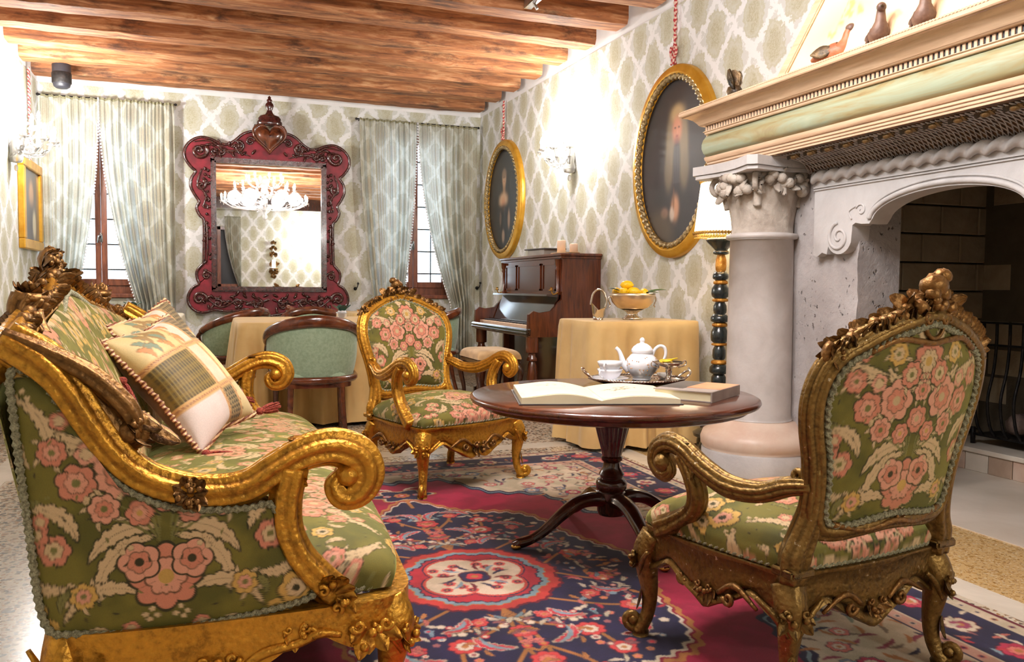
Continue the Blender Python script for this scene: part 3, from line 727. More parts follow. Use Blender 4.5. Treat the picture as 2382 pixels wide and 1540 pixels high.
# recess: brick cheeks and back, built brick by brick
fb = struct(MB().box(3.21, 4.9, YF - .02, YF + .25, 0, 2.0).build('wall_hearth_left', 'mortar', smooth=False))
fk = struct(MB().box(4.57, 4.75, YN - .2, YF + .2, 0, 2.1).build('wall_hearth_back', 'mortar', smooth=False))
struct(MB().box(3.30, 4.7, YN - .3, YN - .07, 0, 2.1).build('wall_hearth_right', 'mortar', smooth=False))
struct(MB().box(3.16, 4.9, YN - .3, YF + .25, 2.0, 2.1).build('ceiling_hearth', 'mortar', smooth=False))
bk = MB().box(-.146, .146, -.03, .03, -.083, .083, bev=.006).build('brick', 'firebrick', fb, smooth=False)
first = True; rg = np.random.default_rng(4)
for r in range(11):
    for c in range(6):
        x = 3.26 + c * .3 + (r % 2) * .15 - .1
        if x > 4.75: continue
        b = bk if first else inst(bk, fb); first = False
        b.location = (x, YF - .045 + rg.uniform(-.003, .003), .09 + r * .175)
bb = None
for r in range(11):
    for c in range(8):
        y = YF - .12 - c * .3 - (r % 2) * .15
        if y < YN + .1: continue
        b = bk.copy(); COL.objects.link(b); b.parent = fk; b.rotation_euler = (0, 0, PI / 2); b.location = (4.60 + rg.uniform(-.003, .003), y, .09 + r * .175)
hp = thing('fireback', 'tall dark iron fireback plate standing inside the hearth', 'fireback', (4.535, 2.55, .12))
MB().box(-.02, .02, -.66, .66, 0, 1.36, bev=.008).build('plate', 'iron', hp, smooth=False)
m = MB()
for s in (-1, 1): m.box(-.03, -.018, s * .64 - .015, s * .64 + .015, 0, 1.36)
m.box(-.03, -.018, -.64, .64, 1.33, 1.36); m.build('raised_border', 'iron', hp, smooth=False)
# raised fire bed with its front of upright stones
hb = struct(MB().box(4.2, 4.6, 1.6, 3.93, 0, .112).build('hearth_bed', 'mortar', smooth=False))
MB().box(4.16, 4.58, 1.6, 3.93, .112, .14, bev=.004).build('hearth_ledge', 'hearth_stone', hb, smooth=False)
for k in range(15): MB().box(4.172, 4.2, 1.62 + k * .154, 1.62 + k * .154 + .149, .004, .112, bev=.003).build('facing_stone', ('hearth_stone', 'stone_pink', 'baseboard')[k * 7 % 3], hb, smooth=False)
# iron basket with lava stones
g = thing('fire_basket', 'black wrought iron fire basket with bowed bars inside the hearth', 'grate', (4.3, 3.12, .14))
for z, xx in ((.73, -.02), (.60, -.02), (.06, .0)): MB().tube([(xx, -.62, z), (xx, .58, z)], (.011, .006), prof=[(-1, -1), (1, -1), (1, 1), (-1, 1)]).build('rail', 'iron', g, smooth=False)
for k in range(15):
    y = -.6 + k * .084; MB().tube(catmull([(-.02, y, .73), (-.02, y, .60), (-.035, y, .45), (-.075, y, .28), (-.05, y, .13), (0, y, .06)], 4), .0085, k=6, up=(0, 1, 0)).build('bar', 'iron', g)
for s in (-.6, .56): MB().tube([(0, s, 0), (0, s, .1)], .014, up=(0, 1, 0)).build('foot', 'iron', g)
MB().box(0, .22, -.6, .56, .05, .062).build('tray', 'iron', g, smooth=False)
for k in range(9):
    o = MB().ell((0, 0, 0), (.075, .085, .065), nu=10, nv=8, lump=.22, seed=k).build('lava_stone', 'stone_log', sharp=60)
    o.location = (4.41 + .02 * (k % 2), 2.70 + (k % 5) * .19 + .08 * (k // 5), .275 + .125 * (k // 5)); tag(o, 'rough brown stone heaped in the iron fire basket', 'stone', 'stones in the fire basket')
# jambs
def jamb(y0, y1, nm):
    m = MB(); ny, nz = 10, 34; yy = np.linspace(y0, y1, ny); zz = np.linspace(0, 1.66, nz)
    rg = np.random.default_rng(int(y0 * 10)); xo = np.full((ny, nz), XJ) + rg.normal(0, .003, (ny, nz))
    ring_ = lambda: None
    L = []
    for j, z in enumerate(zz):
        e = .012 * (rg.random() - .3)
        L.append([(XJ + .26, y0, z)] + [(xo[i, j], yy[i] + (e if i == 0 else 0), z) for i in range(ny)] + [(XJ + .26, y1, z)])
    m.grid(np.array(L), cv=True); return struct(m.build(nm, 'stone_pit', sharp=50))
jamb(3.25, 3.81, 'pillar_hearth_left'); jamb(1.63, 2.19, 'pillar_hearth_right')
# lintel slab with ogee arch and scrolled brackets
def side(s):
    y = lambda v: hc + s * (v - hc)
    P = [(3.52, 1.655), (3.52, 1.235), (3.49, 1.225), (3.455, 1.245), (3.42, 1.235)]
    arc = [(3.335 - .088 * math.cos(a), 1.318 - .085 * math.sin(a)) for a in np.radians(np.linspace(150, 20, 12))]
    P += arc + [(3.245, 1.372), (3.225, 1.382), (3.185, 1.374), (3.135, 1.372)]
    P += [(hc + (3.115 - hc) * math.cos(t) , 1.385 + .115 * math.sin(t)) for t in np.radians(np.linspace(6, 86, 12))]
    return [(y(a), b) for a, b in P]
L_, R_ = side(1), side(-1)
lp = thing('stone_lintel', 'carved stone fireplace lintel with low arch and scrolled brackets', 'fireplace lintel')
MB().prism(L_ + R_[::-1], 2.95, 3.06, 'x').build('slab', 'stone', lp, sharp=40)
arcP = np.array([(2.948, hc + (3.115 + .02 - hc) * math.cos(t), 1.385 + .135 * math.sin(t)) for t in np.radians(np.linspace(4, 176, 50))])
MB().tube(arcP, (.013, .013), k=8, up=(1, 0, 0)).build('arch_molding', 'stone', lp)
MB().tube(arcP + V(.0, 0, .022), .006, k=6, up=(1, 0, 0)).build('arch_molding', 'stone', lp)
for s in (-1, 1):
    m = MB(); scroll(m, (2.948, hc + s * .615, 1.318), (0, s, 0), (0, 0, 1), .075, 1.6, .13, 44, 1.4, sgn=-1, end=.12); scroll(m, (2.948, hc + s * .47, 1.44), (0, s, 0), (0, 0, 1), .034, 1.1, .16, 24, .4, sgn=1)
    m.tube(catmull([(2.948, hc + s * .53, 1.40), (2.948, hc + s * .55, 1.44), (2.948, hc + s * .50, 1.465)], 6), .005, k=6, up=(1, 0, 0)); m.build('scroll_relief', 'stone', lp)
MB().box(2.942, 2.95, 1.90, 3.52, 1.566, 1.572).build('fillet', 'stone', lp, smooth=False); MB().box(2.940, 2.95, 1.90, 3.52, 1.578, 1.584).build('fillet', 'stone', lp, smooth=False)
m = MB(); rope(m, [(2.94, 1.90, 1.632), (2.94, 3.52, 1.632)], .027, .085, up=(1, 0, 0), k=12, amp=.30, per=10); m.build('rope_molding', 'stone', lp)
struct(MB().box(3.0, 3.36, 1.5, 3.95, 1.66, 1.76).build('slab_over_hearth', 'stone_pit', smooth=False))

# columns
def column(cy, label):
    t = thing('stone_column', label, 'column', (2.865, cy, 0))
    MB().lathe([(.30, 0), (.305, .01), (.305, .16), (.30, .17)], seg=40).build('plinth', 'stone', t, sharp=40)
    MB().lathe([(.295, .17), (.310, .19), (.312, .225), (.298, .262), (.268, .275), (.262, .288), (.222, .305), (.205, .33), (.19, .335)], seg=48).build('base_torus', 'stone_pink', t)
    MB().lathe([(.186, .335), (.184, .345), (.178, .36), (.174, .9), (.170, 1.33)], seg=48).build('shaft', 'stone_col', t)
    MB().lathe([(.170, 1.325), (.190, 1.33), (.194, 1.343), (.190, 1.356), (.172, 1.36)], seg=48).build('astragal', 'stone_col', t)
    MB().lathe([(.165, 1.358), (.166, 1.40), (.172, 1.45), (.186, 1.52), (.205, 1.58), (.215, 1.64), (.215, 1.685)], seg=48, flute=(12, .05, 1.37, 1.6)).build('capital_bell', 'stone_carved', t)
    m = MB()
    for q in range(4):
        a = q * PI / 2 + PI / 4; c = V(math.cos(a), math.sin(a), 0)
        scroll(m, c * .235 + V(0, 0, 1.62), c, (0, 0, 1), .058, 1.5, .30, 30, 2.4, sgn=-1); m.tube(catmull([c * .185 + V(0, 0, 1.50), c * .20 + V(0, 0, 1.56), c * .235 + V(0, 0, 1.678)], 6), .022, k=7, up=(-c[1], c[0], 0))
        a2 = q * PI / 2; c2 = V(math.cos(a2), math.sin(a2), 0); tg = V(-c2[1], c2[0], 0)
        rg = np.random.default_rng(q + 3)
        for k in range(13):
            th = a2 + (k / 12 - .5) * 1.25; d = V(math.cos(th), math.sin(th), 0); tgn = V(-d[1], d[0], 0)
            leaf(m, d * .205 + V(0, 0, 1.625 + rg.uniform(-.03, .03)), tgn * rg.uniform(-.8, .8) + V(0, 0, rg.uniform(-1, .5)), d, rg.uniform(.075, .12), rg.uniform(.028, .042), rg.uniform(.3, .9), 3, .7, 6, 7)
        for k in range(12):
            th = a2 + rg.uniform(-.6, .6); d = V(math.cos(th), math.sin(th), 0); m.ell(d * .232 + V(0, 0, 1.615 + rg.uniform(-.05, .045)), (.030, .030, .027), nu=8, nv=6, lump=.15, seed=k)
    m.build('carved_foliage', 'stone_carved', t)
    n8 = []
    for q in range(4):
        a = q * PI / 2 + PI / 4
        n8 += [(.385 * math.cos(a - .07), .385 * math.sin(a - .07)), (.385 * math.cos(a + .07), .385 * math.sin(a + .07))]
        for w in (.25, .5, .75):
            b = a + w * PI / 2; rr = .272 / max(abs(math.cos(b)), abs(math.sin(b))) - .026 * math.sin(w * PI); n8.append((rr * math.cos(b), rr * math.sin(b)))
    n8 = np.array(n8); m = MB(); m.prism(n8 * .96, 1.672, 1.692, 'z'); m.prism(n8, 1.694, 1.742, 'z'); m.build('abacus', 'stone', t, smooth=False)
    return t
column(3.84, 'pale stone column with foliage capital holding up the mantel, beside the floor lamp')
column(1.60, 'matching stone column at the near end of the mantel')

# wooden mantel hood
X0, YE0, YE1 = 2.71, 4.14, 1.30
mt = thing('mantel_shelf', 'long limed wood mantel with green marbled frieze and dentil row', 'mantel')
def mould(prof, name, mat, sharp=40):
    prof = np.array(prof); n = len(prof); G = []
    for (kx, px, ky, py) in ((0, XR(4.14) - .02, 1, YE0), (-1, X0, 1, YE0), (-1, X0, -1, YE1), (0, XR(1.3) - .02, -1, YE1)):
        G.append([(px + kx * o, py + ky * o, z) for o, z in prof])
    G = np.array(G); m = MB(); m.grid(G); return m.build(name, mat, mt, smooth=sharp is not None, sharp=sharp)
mould([(-.06, 1.745), (0, 1.745), (0, 1.757), (.003, 1.758), (.003, 1.772), (.007, 1.773), (.007, 1.786), (.012, 1.79), (.018, 1.80), (.020, 1.81), (.020, 1.815), (-.01, 1.817)], 'lower_molding', 'mantel', 25)
for z_, o_ in ((1.7575, .0035), (1.7725, .0075), (1.788, .0125)): mould([(o_ - .003, z_ - .0016), (o_, z_ - .0016), (o_, z_ + .0016), (o_ - .003, z_ + .0016)], 'dark_line', 'mantel_line', None)
# marbled frieze
n_ = NT('green_marbled_paint'); v_ = n_.pos((5, .9, 9)); f_ = n_.noise(v_, 1.3, 5, .6, 1.2)
n_.P(Base_Color=n_.ramp(f_, (.34, S(132, 106, 68)), (.45, S(156, 146, 106)), (.58, S(156, 166, 140)), (.72, S(176, 182, 156))), Roughness=.45); MAT['marbled'] = n_.m
mould([(-.005, 1.815), (.012, 1.822), (.024, 1.84), (.031, 1.865), (.031, 1.89), (.025, 1.915), (.013, 1.935), (-.002, 1.945)], 'frieze', 'marbled', 60)
mould([(-.002, 1.943), (.016, 1.945), (.020, 1.95), (.020, 1.957), (.027, 1.960), (.027, 1.963), (.012, 1.963), (.012, 1.993), (.034, 1.993), (.040, 1.997), (.045, 2.002), (.052, 2.012), (.068, 2.030), (.092, 2.044), (.112, 2.049), (.116, 2.053), (.124, 2.055), (.128, 2.06), (.130, 2.074), (-.03, 2.076)], 'cornice', 'mantel', 25)
mould([(.0115, 1.9645), (.0145, 1.9645), (.0145, 1.9915), (.0115, 1.9915)], 'dentil_ground', 'black', None)
for z_, o_ in ((1.9595, .0205), (2.000, .0412), (2.051, .1135)): mould([(o_ - .004, z_ - .0015), (o_ + .0015, z_ - .0015), (o_ + .0015, z_ + .0015), (o_ - .004, z_ + .0015)], 'dark_line', 'mantel_line', None)
dn = MB().box(-.0045, .012, -.0072, .0072, -.0135, .0135, bev=.001).build('dentil', 'mantel', mt, smooth=False)
nd_ = 112; dn.location = (X0 - .015, YE0 + .005, 1.978)
for k in range(1, nd_): inst(dn, mt, (X0 - .015, YE0 + .005 - k * (YE0 - YE1) / (nd_ - 1), 1.978))
for k in range(1, 14): inst(dn, mt, (X0 + k * .0254, YE0 + .015, 1.978), (0, 0, -PI / 2))
m = MB(); rope(m, [(X0 - .126, YE1 - .12, 2.078), (X0 - .126, YE0 + .12, 2.078)], .0055, .016, up=(1, 0, 0), k=8, amp=.3, per=6); m.build('bead_edge', 'mantel', mt)['kind'] = 'stuff'
MB().box(X0 + .02, 3.2, YE1, YE0, 2.05, 2.072).build('shelf_board', 'mantel', mt, smooth=False)
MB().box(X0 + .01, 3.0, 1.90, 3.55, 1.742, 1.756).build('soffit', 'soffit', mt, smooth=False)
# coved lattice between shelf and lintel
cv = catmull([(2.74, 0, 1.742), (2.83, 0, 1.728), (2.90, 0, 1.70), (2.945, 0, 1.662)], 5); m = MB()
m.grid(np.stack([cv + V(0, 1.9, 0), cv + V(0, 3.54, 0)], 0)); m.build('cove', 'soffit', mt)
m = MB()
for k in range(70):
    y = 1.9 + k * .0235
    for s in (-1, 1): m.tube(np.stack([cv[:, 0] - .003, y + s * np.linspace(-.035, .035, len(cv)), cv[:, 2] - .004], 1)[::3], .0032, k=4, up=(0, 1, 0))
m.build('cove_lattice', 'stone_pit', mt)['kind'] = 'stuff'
dp = MB()
for s in (-1, 1): leaf(dp, (0, 0, 0), (0, s, -.15), (-.3, 0, -1), .05, .017, .3, 3, .5, 5, 6)
dp.ell((0, 0, -.012), (.016, .024, .012)); dp.ell((-.004, .034, -.006), (.009, .014, .008)); dp.ell((-.004, -.034, -.006), (.009, .014, .008))
dpo = dp.build('carved_pendant', 'bronze', mt); dpo.location = (2.765, 3.46, 1.735)
for k in range(1, 13): inst(dpo, mt, (2.765, 3.46 - k * .122, 1.735))
# plaster hood leaning back above the shelf, painted with a leafy branch
hd = Ras(0, 2.2, 0, 1.5, .008, S3(236, 206, 164), 0)
rg = np.random.default_rng(6)
for k in range(34): hd.flower(rg.uniform(0, 2.2), rg.uniform(0, 1.5), rg.uniform(.1, .3), 3, S3(240, 214, 176) if k % 2 else S3(230, 196, 150), None, None, None, soft=.16)
hd.line(catmull([(.34, .18), (.42, .38), (.55, .50), (.75, .56), (.95, .72)], 8), .004, S3(190, 150, 96))
for k in range(90):
    t = rg.random(); px = .34 + .62 * t + rg.normal(0, .045); py = .18 + .52 * t ** .8 + rg.normal(0, .055); a = rg.uniform(0, 6.28)
    hd.leaf(px, py, px + .04 * math.cos(a), py + .04 * math.sin(a), .1, .011, S3(206, 170, 104) if k % 3 else S3(176, 160, 96), None, 1, 1, 0)
u = np.linspace(0, 1, 150); v = np.linspace(0, 1, 90); zt = ZC - .005
yl = 3.46; hx0 = 2.66
y_l = yl - .58 * v; y_r = 2 * hc - y_l; x_ = hx0 + .36 * v; z_ = 2.075 + (zt - 2.075) * v
G = np.stack([np.repeat(x_[:, None], 150, 1), y_l[:, None] + (y_r - y_l)[:, None] * u[None, :], np.repeat(z_[:, None], 150, 1)], -1)
cc = hd.sample((yl - G[..., 1]) * 1.0, (G[..., 2] - 2.075))
m = MB(); m.grid(G[:, ::-1], c=cc[:, ::-1]); ho = struct(m.build('chimney_hood', 'fresco', col=True))
e = G[:, 0]; m = MB(); m.tube(e, (.022, .012), up=(1, 0, 0), prof=[(-1, -1), (1, -1), (1, 1), (-1, 1)]); m.tube(e + V(-.008, -.035, 0), .004, k=6, up=(1, 0, 0)); m.build('edge_batten', 'mantel', ho, sharp=40)
m = MB()
ew = e.copy(); ew[:, 0] = 3.30; m.grid(np.stack([e, ew], 0)); m.build('hood_side', 'plaster', ho)

# ================================================================ GILT SEATING
def dome_seat(fx, nx, ny, H, base, U0=(0, 0), pw=6, skirt=.07):
    """fx(s, t) -> plan point for s, t in [-1, 1]; domed upholstery with a rolled edge"""
    e = lambda n: np.sin(np.linspace(-PI / 2, PI / 2, n)) * .35 + np.linspace(-1, 1, n) * .65
    s = e(nx)[:, None] * np.ones((1, ny)); t = e(ny)[None, :] * np.ones((nx, 1))
    X, Y = fx(s, t)
    k = (1 - np.abs(s) ** pw).clip(0) ** .5 * (1 - np.abs(t) ** pw).clip(0) ** .5
    Z = base + H * (.62 * k ** .8 + .38 * (1 - s ** 2) * (1 - t ** 2) * k ** .3)
    bul = 1 + .035 * (k * (1 - k)) * 4
    cx, cy = X.mean(), Y.mean(); X = cx + (X - cx) * bul; Y = cy + (Y - cy) * bul
    G = np.stack([X, Y, Z], -1)
    drop = (1 - k) * skirt * 1.1
    c = brocade(X + np.sign(s) * drop + U0[0], Y + np.sign(t) * drop + U0[1])
    m = MB(); m.grid(G, c=c); return m, G
def rail_band(plan, z0f, z1, th, name, mat, parent, lip=.008):
    """moulded rail following a closed plan line; z0f = lower edge height along it"""
    n = len(plan); T = nrm(np.roll(plan, -1, 0) - np.roll(plan, 1, 0)); N = np.stack([T[:, 1], -T[:, 0]], 1)
    rows = []
    for (o, f) in ((-th, 1.0), (0, 1.0), (lip, .985), (lip, .93), (.002, .88), (.0, .60), (.004, .3), (-.004, .18), (.006, .09), (.008, .03), (.002, 0), (-th, 0)):
        z = z0f + (z1 - z0f) * f; rows.append(np.concatenate([plan + N * o, z[:, None]], 1))
    m = MB(); m.grid(np.array(rows), cv=True, cu=True); return m.build(name, mat, parent, sharp=70)
def cab_leg(m, foot, knee, out, z1, w=.032, seed=0, orn=True):
    """cabriole leg: knee pushed out, slim ankle, scrolled toe"""
    fx, fy = foot; kx, ky = knee; o = V(*out, 0) / np.linalg.norm(out)
    P = catmull([V(kx, ky, z1 + .01) - o * .012, V(kx, ky, z1 - .04) + o * .012, V(kx, ky, z1 - .10) + o * .010, V((kx + fx) / 2, (ky + fy) / 2, z1 * .45) - o * .012, V(fx, fy, .075) - o * .022, V(fx, fy, .035) - o * .006, V(fx, fy, .012) + o * .008], 7)
    m.tube(P, [w * 1.35, w * 1.3, w, w * .74, w * .62, w * .66, w * .7], up=(-o[1], o[0], 0), prof=ring(14, PI / 14, .08, 4))
    sd = (-o[1], o[0], 0)
    scroll(m, V(fx, fy, .045) + o * .022, o, (0, 0, 1), .030, 1.2, .5, 18, -2.2, sgn=1, k=7)
    m.ell(V(fx, fy, .045) + o * .022, (.018, .018, .018), nu=8, nv=6); m.lathe([(.024, 0), (.026, .012), (.02, .024)], c=(fx, fy, 0), seg=12)
    if orn:
        cluster(m, V(kx, ky, z1 - .05) + o * w * 1.35, (0, 0, -1), o, .066, seed, 5, 3)
        for sg in (-1, 1): m.tube(catmull([V(kx, ky, z1 - .11) + o * w + np.array(sd) * sg * .012, V(kx, ky, z1 - .06) + o * .02 + np.array(sd) * sg * .045, V(kx, ky, z1 - .02) + np.array(sd) * sg * .085], 5), [.007, .009, .006], k=6)
        leaf(m, V(fx, fy, .15) - o * .0, (0, 0, -1), o, .075, .017, .2, 3)

def make_fauteuil(mat, label, mats2, adz=0.0):
    t = thing('armchair', label, 'armchair'); zr = .345
    BH, FH, Y0, Y1 = .285, .335, -.25, .27
    def plan(s, tt):
        w = BH + (FH - BH) * (tt + 1) / 2 + .018 * (1 - tt ** 2)
        return s * w, Y0 + (Y1 - Y0) * (tt + 1) / 2 + .045 * (1 - s ** 2) * np.where(tt > 0, tt, 0) ** 3 - .02 * (1 - s ** 2) * np.where(tt < 0, -tt, 0) ** 3
    # closed plan line, anticlockwise from the rear left corner
    q = np.linspace(-1, 1, 21)[:-1]; one = np.ones(20)
    Pl = np.concatenate([np.stack(plan(q, -one), 1), np.stack(plan(one, q), 1), np.stack(plan(-q, one), 1), np.stack(plan(-one, -q), 1)])
    Pl = resample(Pl, 120, True); Pl = sum(np.roll(Pl, k, 0) for k in (-1, 0, 1)) / 3; ph = np.arange(120) / 120
    # distance to the nearest corner drives the serpentine lower edge
    cor = np.array([[-BH, Y0], [BH, Y0], [FH, Y1], [-FH, Y1]]); d = np.min(np.linalg.norm(Pl[:, None] - cor[None], axis=2), 1)
    z0 = .215 + .045 * np.exp(-((d - .115) / .05) ** 2) - .005 - .045 * np.exp(-((d - .29) / .06) ** 2) + 0 * ph
    fr = rail_band(Pl, z0, zr, .045, 'seat_rail', mat, t)
    N_ = [(0, 1), (1, 0), (0, -1), (-1, 0)]
    for i, (nx_, ny_) in enumerate(N_):
        m = MB()
        c_ = V(0, Y1 + .045, .235) if i == 0 else V(0, Y0 - .02, .235) if i == 2 else V(nx_ * .325, .01, .235)
        cluster(m, c_ + V(nx_, ny_, 0) * .004, (0, 0, -1), (nx_, ny_, 0), .075 if i == 0 else .055, i + 5, 7 if i == 0 else 5, 4)
        tg = V(-ny_, nx_, 0)
        for sg in (-1, 1):
            m.tube(catmull([c_ + tg * sg * .05 + V(nx_, ny_, 0) * .003, c_ + tg * sg * .11 + V(0, 0, .035), c_ + tg * sg * .19 + V(0, 0, .0)], 6), [.007, .010, .005], k=6)
            scroll(m, c_ + tg * sg * .095 + V(nx_, ny_, 0) * .008 + V(0, 0, -.002), tg * sg, (0, 0, 1), .02, 1.2, .4, 14, PI, k=6)
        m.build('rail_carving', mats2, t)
    sm, G = dome_seat(plan, 150, 140, .135, zr + .003); sm.build('seat_cushion', 'brocade', t, col=True)
    bm = MB(); rope(bm, np.concatenate([Pl * [.985, .985], np.full((120, 1), zr + .008)], 1), .0075, .02, closed=True, k=8); bm.build('seat_braid', 'braid', t)
    for i, (kx, ky, ox, oy) in enumerate(((-BH + .01, Y0 + .01, -.5, -1), (BH - .01, Y0 + .01, .5, -1), (FH - .015, Y1 - .01, .8, .8), (-FH + .015, Y1 - .01, -.8, .8))):
        o = nrm(V(ox, oy)); m = MB(); cab_leg(m, (kx + o[0] * .028, ky + o[1] * .028), (kx, ky), o, .30, .031, i); m.build('leg', mat, t)
    # back, drawn in its own leaning plane: (u, w) -> world
    lean = .20
    def bp(u, w, off=0.0): # w = height above floor measured along z
        u = np.asarray(u, float); w = np.asarray(w, float); y = -.235 - (w - .40) * lean - .05 * (1 - (u / .3) ** 2) * 0
        curve = -.045 * (1 - (u / .31) ** 2)
        return np.stack([u, y + curve + off, w + off * lean], -1)
    half = [(0, .465), (.10, .458), (.17, .452), (.222, .462), (.242, .50), (.247, .56), (.262, .64), (.285, .72), (.294, .79), (.282, .85), (.252, .893), (.215, .915), (.14, .952), (.07, .975), (0, .990)]
    full = half + [(-a, b) for a, b in half[-2:0:-1]]
    C = resample(catmull(full, 8, True), 150, True); R3 = bp(C[:, 0], C[:, 1])
    nb = nrm(V(0, 1, lean))
    m = MB(); m.tube(R3, (.033, .026), up=-nb, closed=True, prof=FL); m.tube(R3 * 1 + nb * .018, .012, up=-nb, closed=True, k=8); m.tube(R3 - nb * .02, .012, up=-nb, closed=True, k=8)
    m.build('back_frame', mat, t)
    # stiles down to the rail
    for s in (-1, 1):
        P = catmull([bp(s * .258, .62), bp(s * .245, .52), bp(s * .255, .44), V(s * .272, Y0 + .0, .385), V(s * .278, Y0 + .005, .32)], 7)
        m = MB(); m.tube(P, ([.022, .026, .032, .038, .034], [.026, .030, .034, .036, .03]), up=(0, -1, 0), prof=FL2); m.box(s * .275 - .04, s * .275 + .04, Y0 - .035, Y0 + .04, .338, .362, bev=.006); m.build('stile', mat, t)
    # crest and shoulder carving
    m = MB()
    for i, u in enumerate(np.linspace(-.25, .25, 31)):
        w = np.interp(abs(u), [0, .07, .14, .215, .252], [1.003, .985, .965, .930, .905]); sgn = 1 if u > 0 else -1
        rr_ = np.random.default_rng(i + 50)
        for off in (.014, -.014): leaf(m, bp(u, w - .004, off), V(sgn * rr_.uniform(.1, .9), 0, rr_.uniform(.1, .6)), V(0, 1 if off > 0 else -1, .6), .040, .017, .5, 3)
        m.ell(bp(u, w + rr_.uniform(.006, .022), rr_.uniform(-.012, .012)), (rr_.uniform(.012, .019), .018, rr_.uniform(.010, .016)), nu=8, nv=6, lump=.3, seed=i)
    for off, dr in ((.016, 1), (-.016, -1)): cluster(m, bp(0, .985, off), (0, 0, 1), (0, dr, .1), .085, 3, 7, 5)
    for k in range(8): leaf(m, bp(.022 * (k - 3.5), 1.0), V((k - 3.5) * .35, 0, 1), V(0, (-1) ** k, .1), .058, .020, .5, 3)
    for k in range(9): m.ell(bp(.018 * (k - 4), 1.035 - .004 * (k - 4) ** 2 + .01 * (k % 2), .012 * (-1) ** k), (.020, .020, .018), nu=9, nv=7, lump=.3, seed=k)
    m.ell(bp(0, 1.058), (.038, .030, .030), nu=12, nv=9, lump=.22, seed=2); m.ell(bp(.022, 1.082), (.026, .022, .018), nu=10, nv=7, lump=.2, seed=4)
    for s in (-1, 1):
        scroll(m, bp(s * .262, .888), (s, 0, 0), (0, 0, 1), .030, 1.3, .5, 20, 1.2, sgn=-1)
        cluster(m, bp(s * .262, .90, -.014), V(s, 0, .2), (0, -1, .1), .045, 8, 4, 2); cluster(m, bp(s * .262, .90, .014), V(s, 0, .2), (0, 1, .1), .045, 9, 4, 2)
    tube_ = catmull([bp(-.19, .905, -.024), bp(-.12, .935, -.026), bp(-.05, .93, -.026), bp(0, .925, -.028), bp(.05, .93, -.026), bp(.12, .935, -.026), bp(.19, .905, -.024)], 5); m.tube(tube_, .008, k=7, up=(0, 1, 0))
    scroll(m, bp(0, .968, -.022), (1, 0, 0), (0, 0, 1), .036, .98, .22, 24, 0, end=.9); m.build('crest_carving', mats2, t)
    # shell at the waist rail
    m = MB(); cluster(m, bp(0, .462, -.02), (0, 0, 1), (0, -1, 0), .045, 4, 5, 2); m.tube(catmull([bp(-.2, .475, -.024), bp(-.1, .452, -.026), bp(0, .468, -.03), bp(.1, .452, -.026), bp(.2, .475, -.024)], 6), .008, k=7, up=(0, 1, 0)); m.build('waist_carving', mats2, t)
    # upholstered panels, front pad domed, rear nearly flat
    inn = C.copy(); cen = V(0, .72); dirs = inn - cen; L = np.linalg.norm(dirs, axis=1, keepdims=True); inn = cen + dirs * (L - .020) / L
    def pad(off0, dome, sg):
        nr = 88; rr = np.linspace(0, 1, nr)[:, None, None]; th = resample(inn, 260, True)
        pts = cen + (th[None] - cen) * rr; k = (1 - rr[..., 0] ** 5)
        off = off0 + sg * dome * k ** .6 * np.ones((1, 260)); G = bp(pts[..., 0], pts[..., 1], off)
        c = brocade(pts[..., 0], (pts[..., 1] - .70) * 1.0 + .27); m = MB(); m.grid(G if sg < 0 else G[:, ::-1], cv=True, c=c if sg < 0 else c[:, ::-1]); return m
    pad(.010, .055, 1).build('back_cushion', 'brocade', t, col=True); pad(-.016, .012, -1).build('outside_back', 'brocade', t, col=True)
    for off in (-.022, .018):
        m = MB(); Q = bp(inn[:, 0], inn[:, 1], off); rope(m, Q, .0085, .02, up=-nb, closed=True, k=8); m.build('back_braid', 'braid', t)
    # arms
    for s in (-1, 1):
        zA = lambda P_: [np.asarray(p) + V(0, 0, adz * min(1, max(0, (p[2] - .35) / .2))) for p in P_]
        P = catmull(zA([bp(s * .262, .625), V(s * .275, -.23, .612), V(s * .30, -.16, .585), V(s * .325, -.07, .585), V(s * .338, .02, .618), V(s * .342, .09, .655), V(s * .343, .15, .664), V(s * .343, .20, .640), V(s * .343, .212, .598), V(s * .343, .180, .572), V(s * .343, .150, .585), V(s * .343, .158, .608)]), 6)
        m = MB(); m.tube(P, ([.020, .024, .026, .030, .030, .028, .028, .030, .030, .026, .022, .014], [.020, .026, .026, .026, .024, .024, .024, .022, .020, .018, .014, .010]), up=(s, 0, 0), prof=FL)
        m.ell((s * .343, .172, .603 + adz), (.036, .030, .030), nu=12, nv=8)
        scroll(m, bp(s * .268, .64, .02) + V(0, .02, adz), (0, 1, 0), (0, 0, 1), .026, 1.2, .5, 18, 2.5)
        for k in range(4): leaf(m, V(s * .343, .06 + .03 * k, .675 - .004 * k + adz), V(0, 1, .1), V(0, 0, 1), .05, .016, -.2, 3)
        m.build('arm', mat, t)
        Q = catmull(zA([V(s * .340, .10, .640), V(s * .335, .062, .585), V(s * .326, .050, .52), V(s * .322, .072, .455), V(s * .328, .13, .395), V(s * .333, .19, .35)]), 7)
        m = MB(); m.tube(Q, ([.024, .024, .024, .026, .030, .036], [.024, .026, .028, .030, .034, .04]), up=(s, 0, 0), prof=FL2); leaf(m, V(s * .35, .06, .60), (0, -.1, -1), (s, 0, 0), .09, .02, .1, 4); m.build('arm_support', mat, t)
    return t
ch1 = make_fauteuil('gold_worn_shaded', 'worn gilt armchair seen from behind, at right of the round table', 'gold_dark', -.055)
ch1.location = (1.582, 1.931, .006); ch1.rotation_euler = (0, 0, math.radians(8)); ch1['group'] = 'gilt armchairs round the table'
ch2 = make_fauteuil('gold', 'bright gilt armchair facing us on the far edge of the carpet', 'gold_dark')
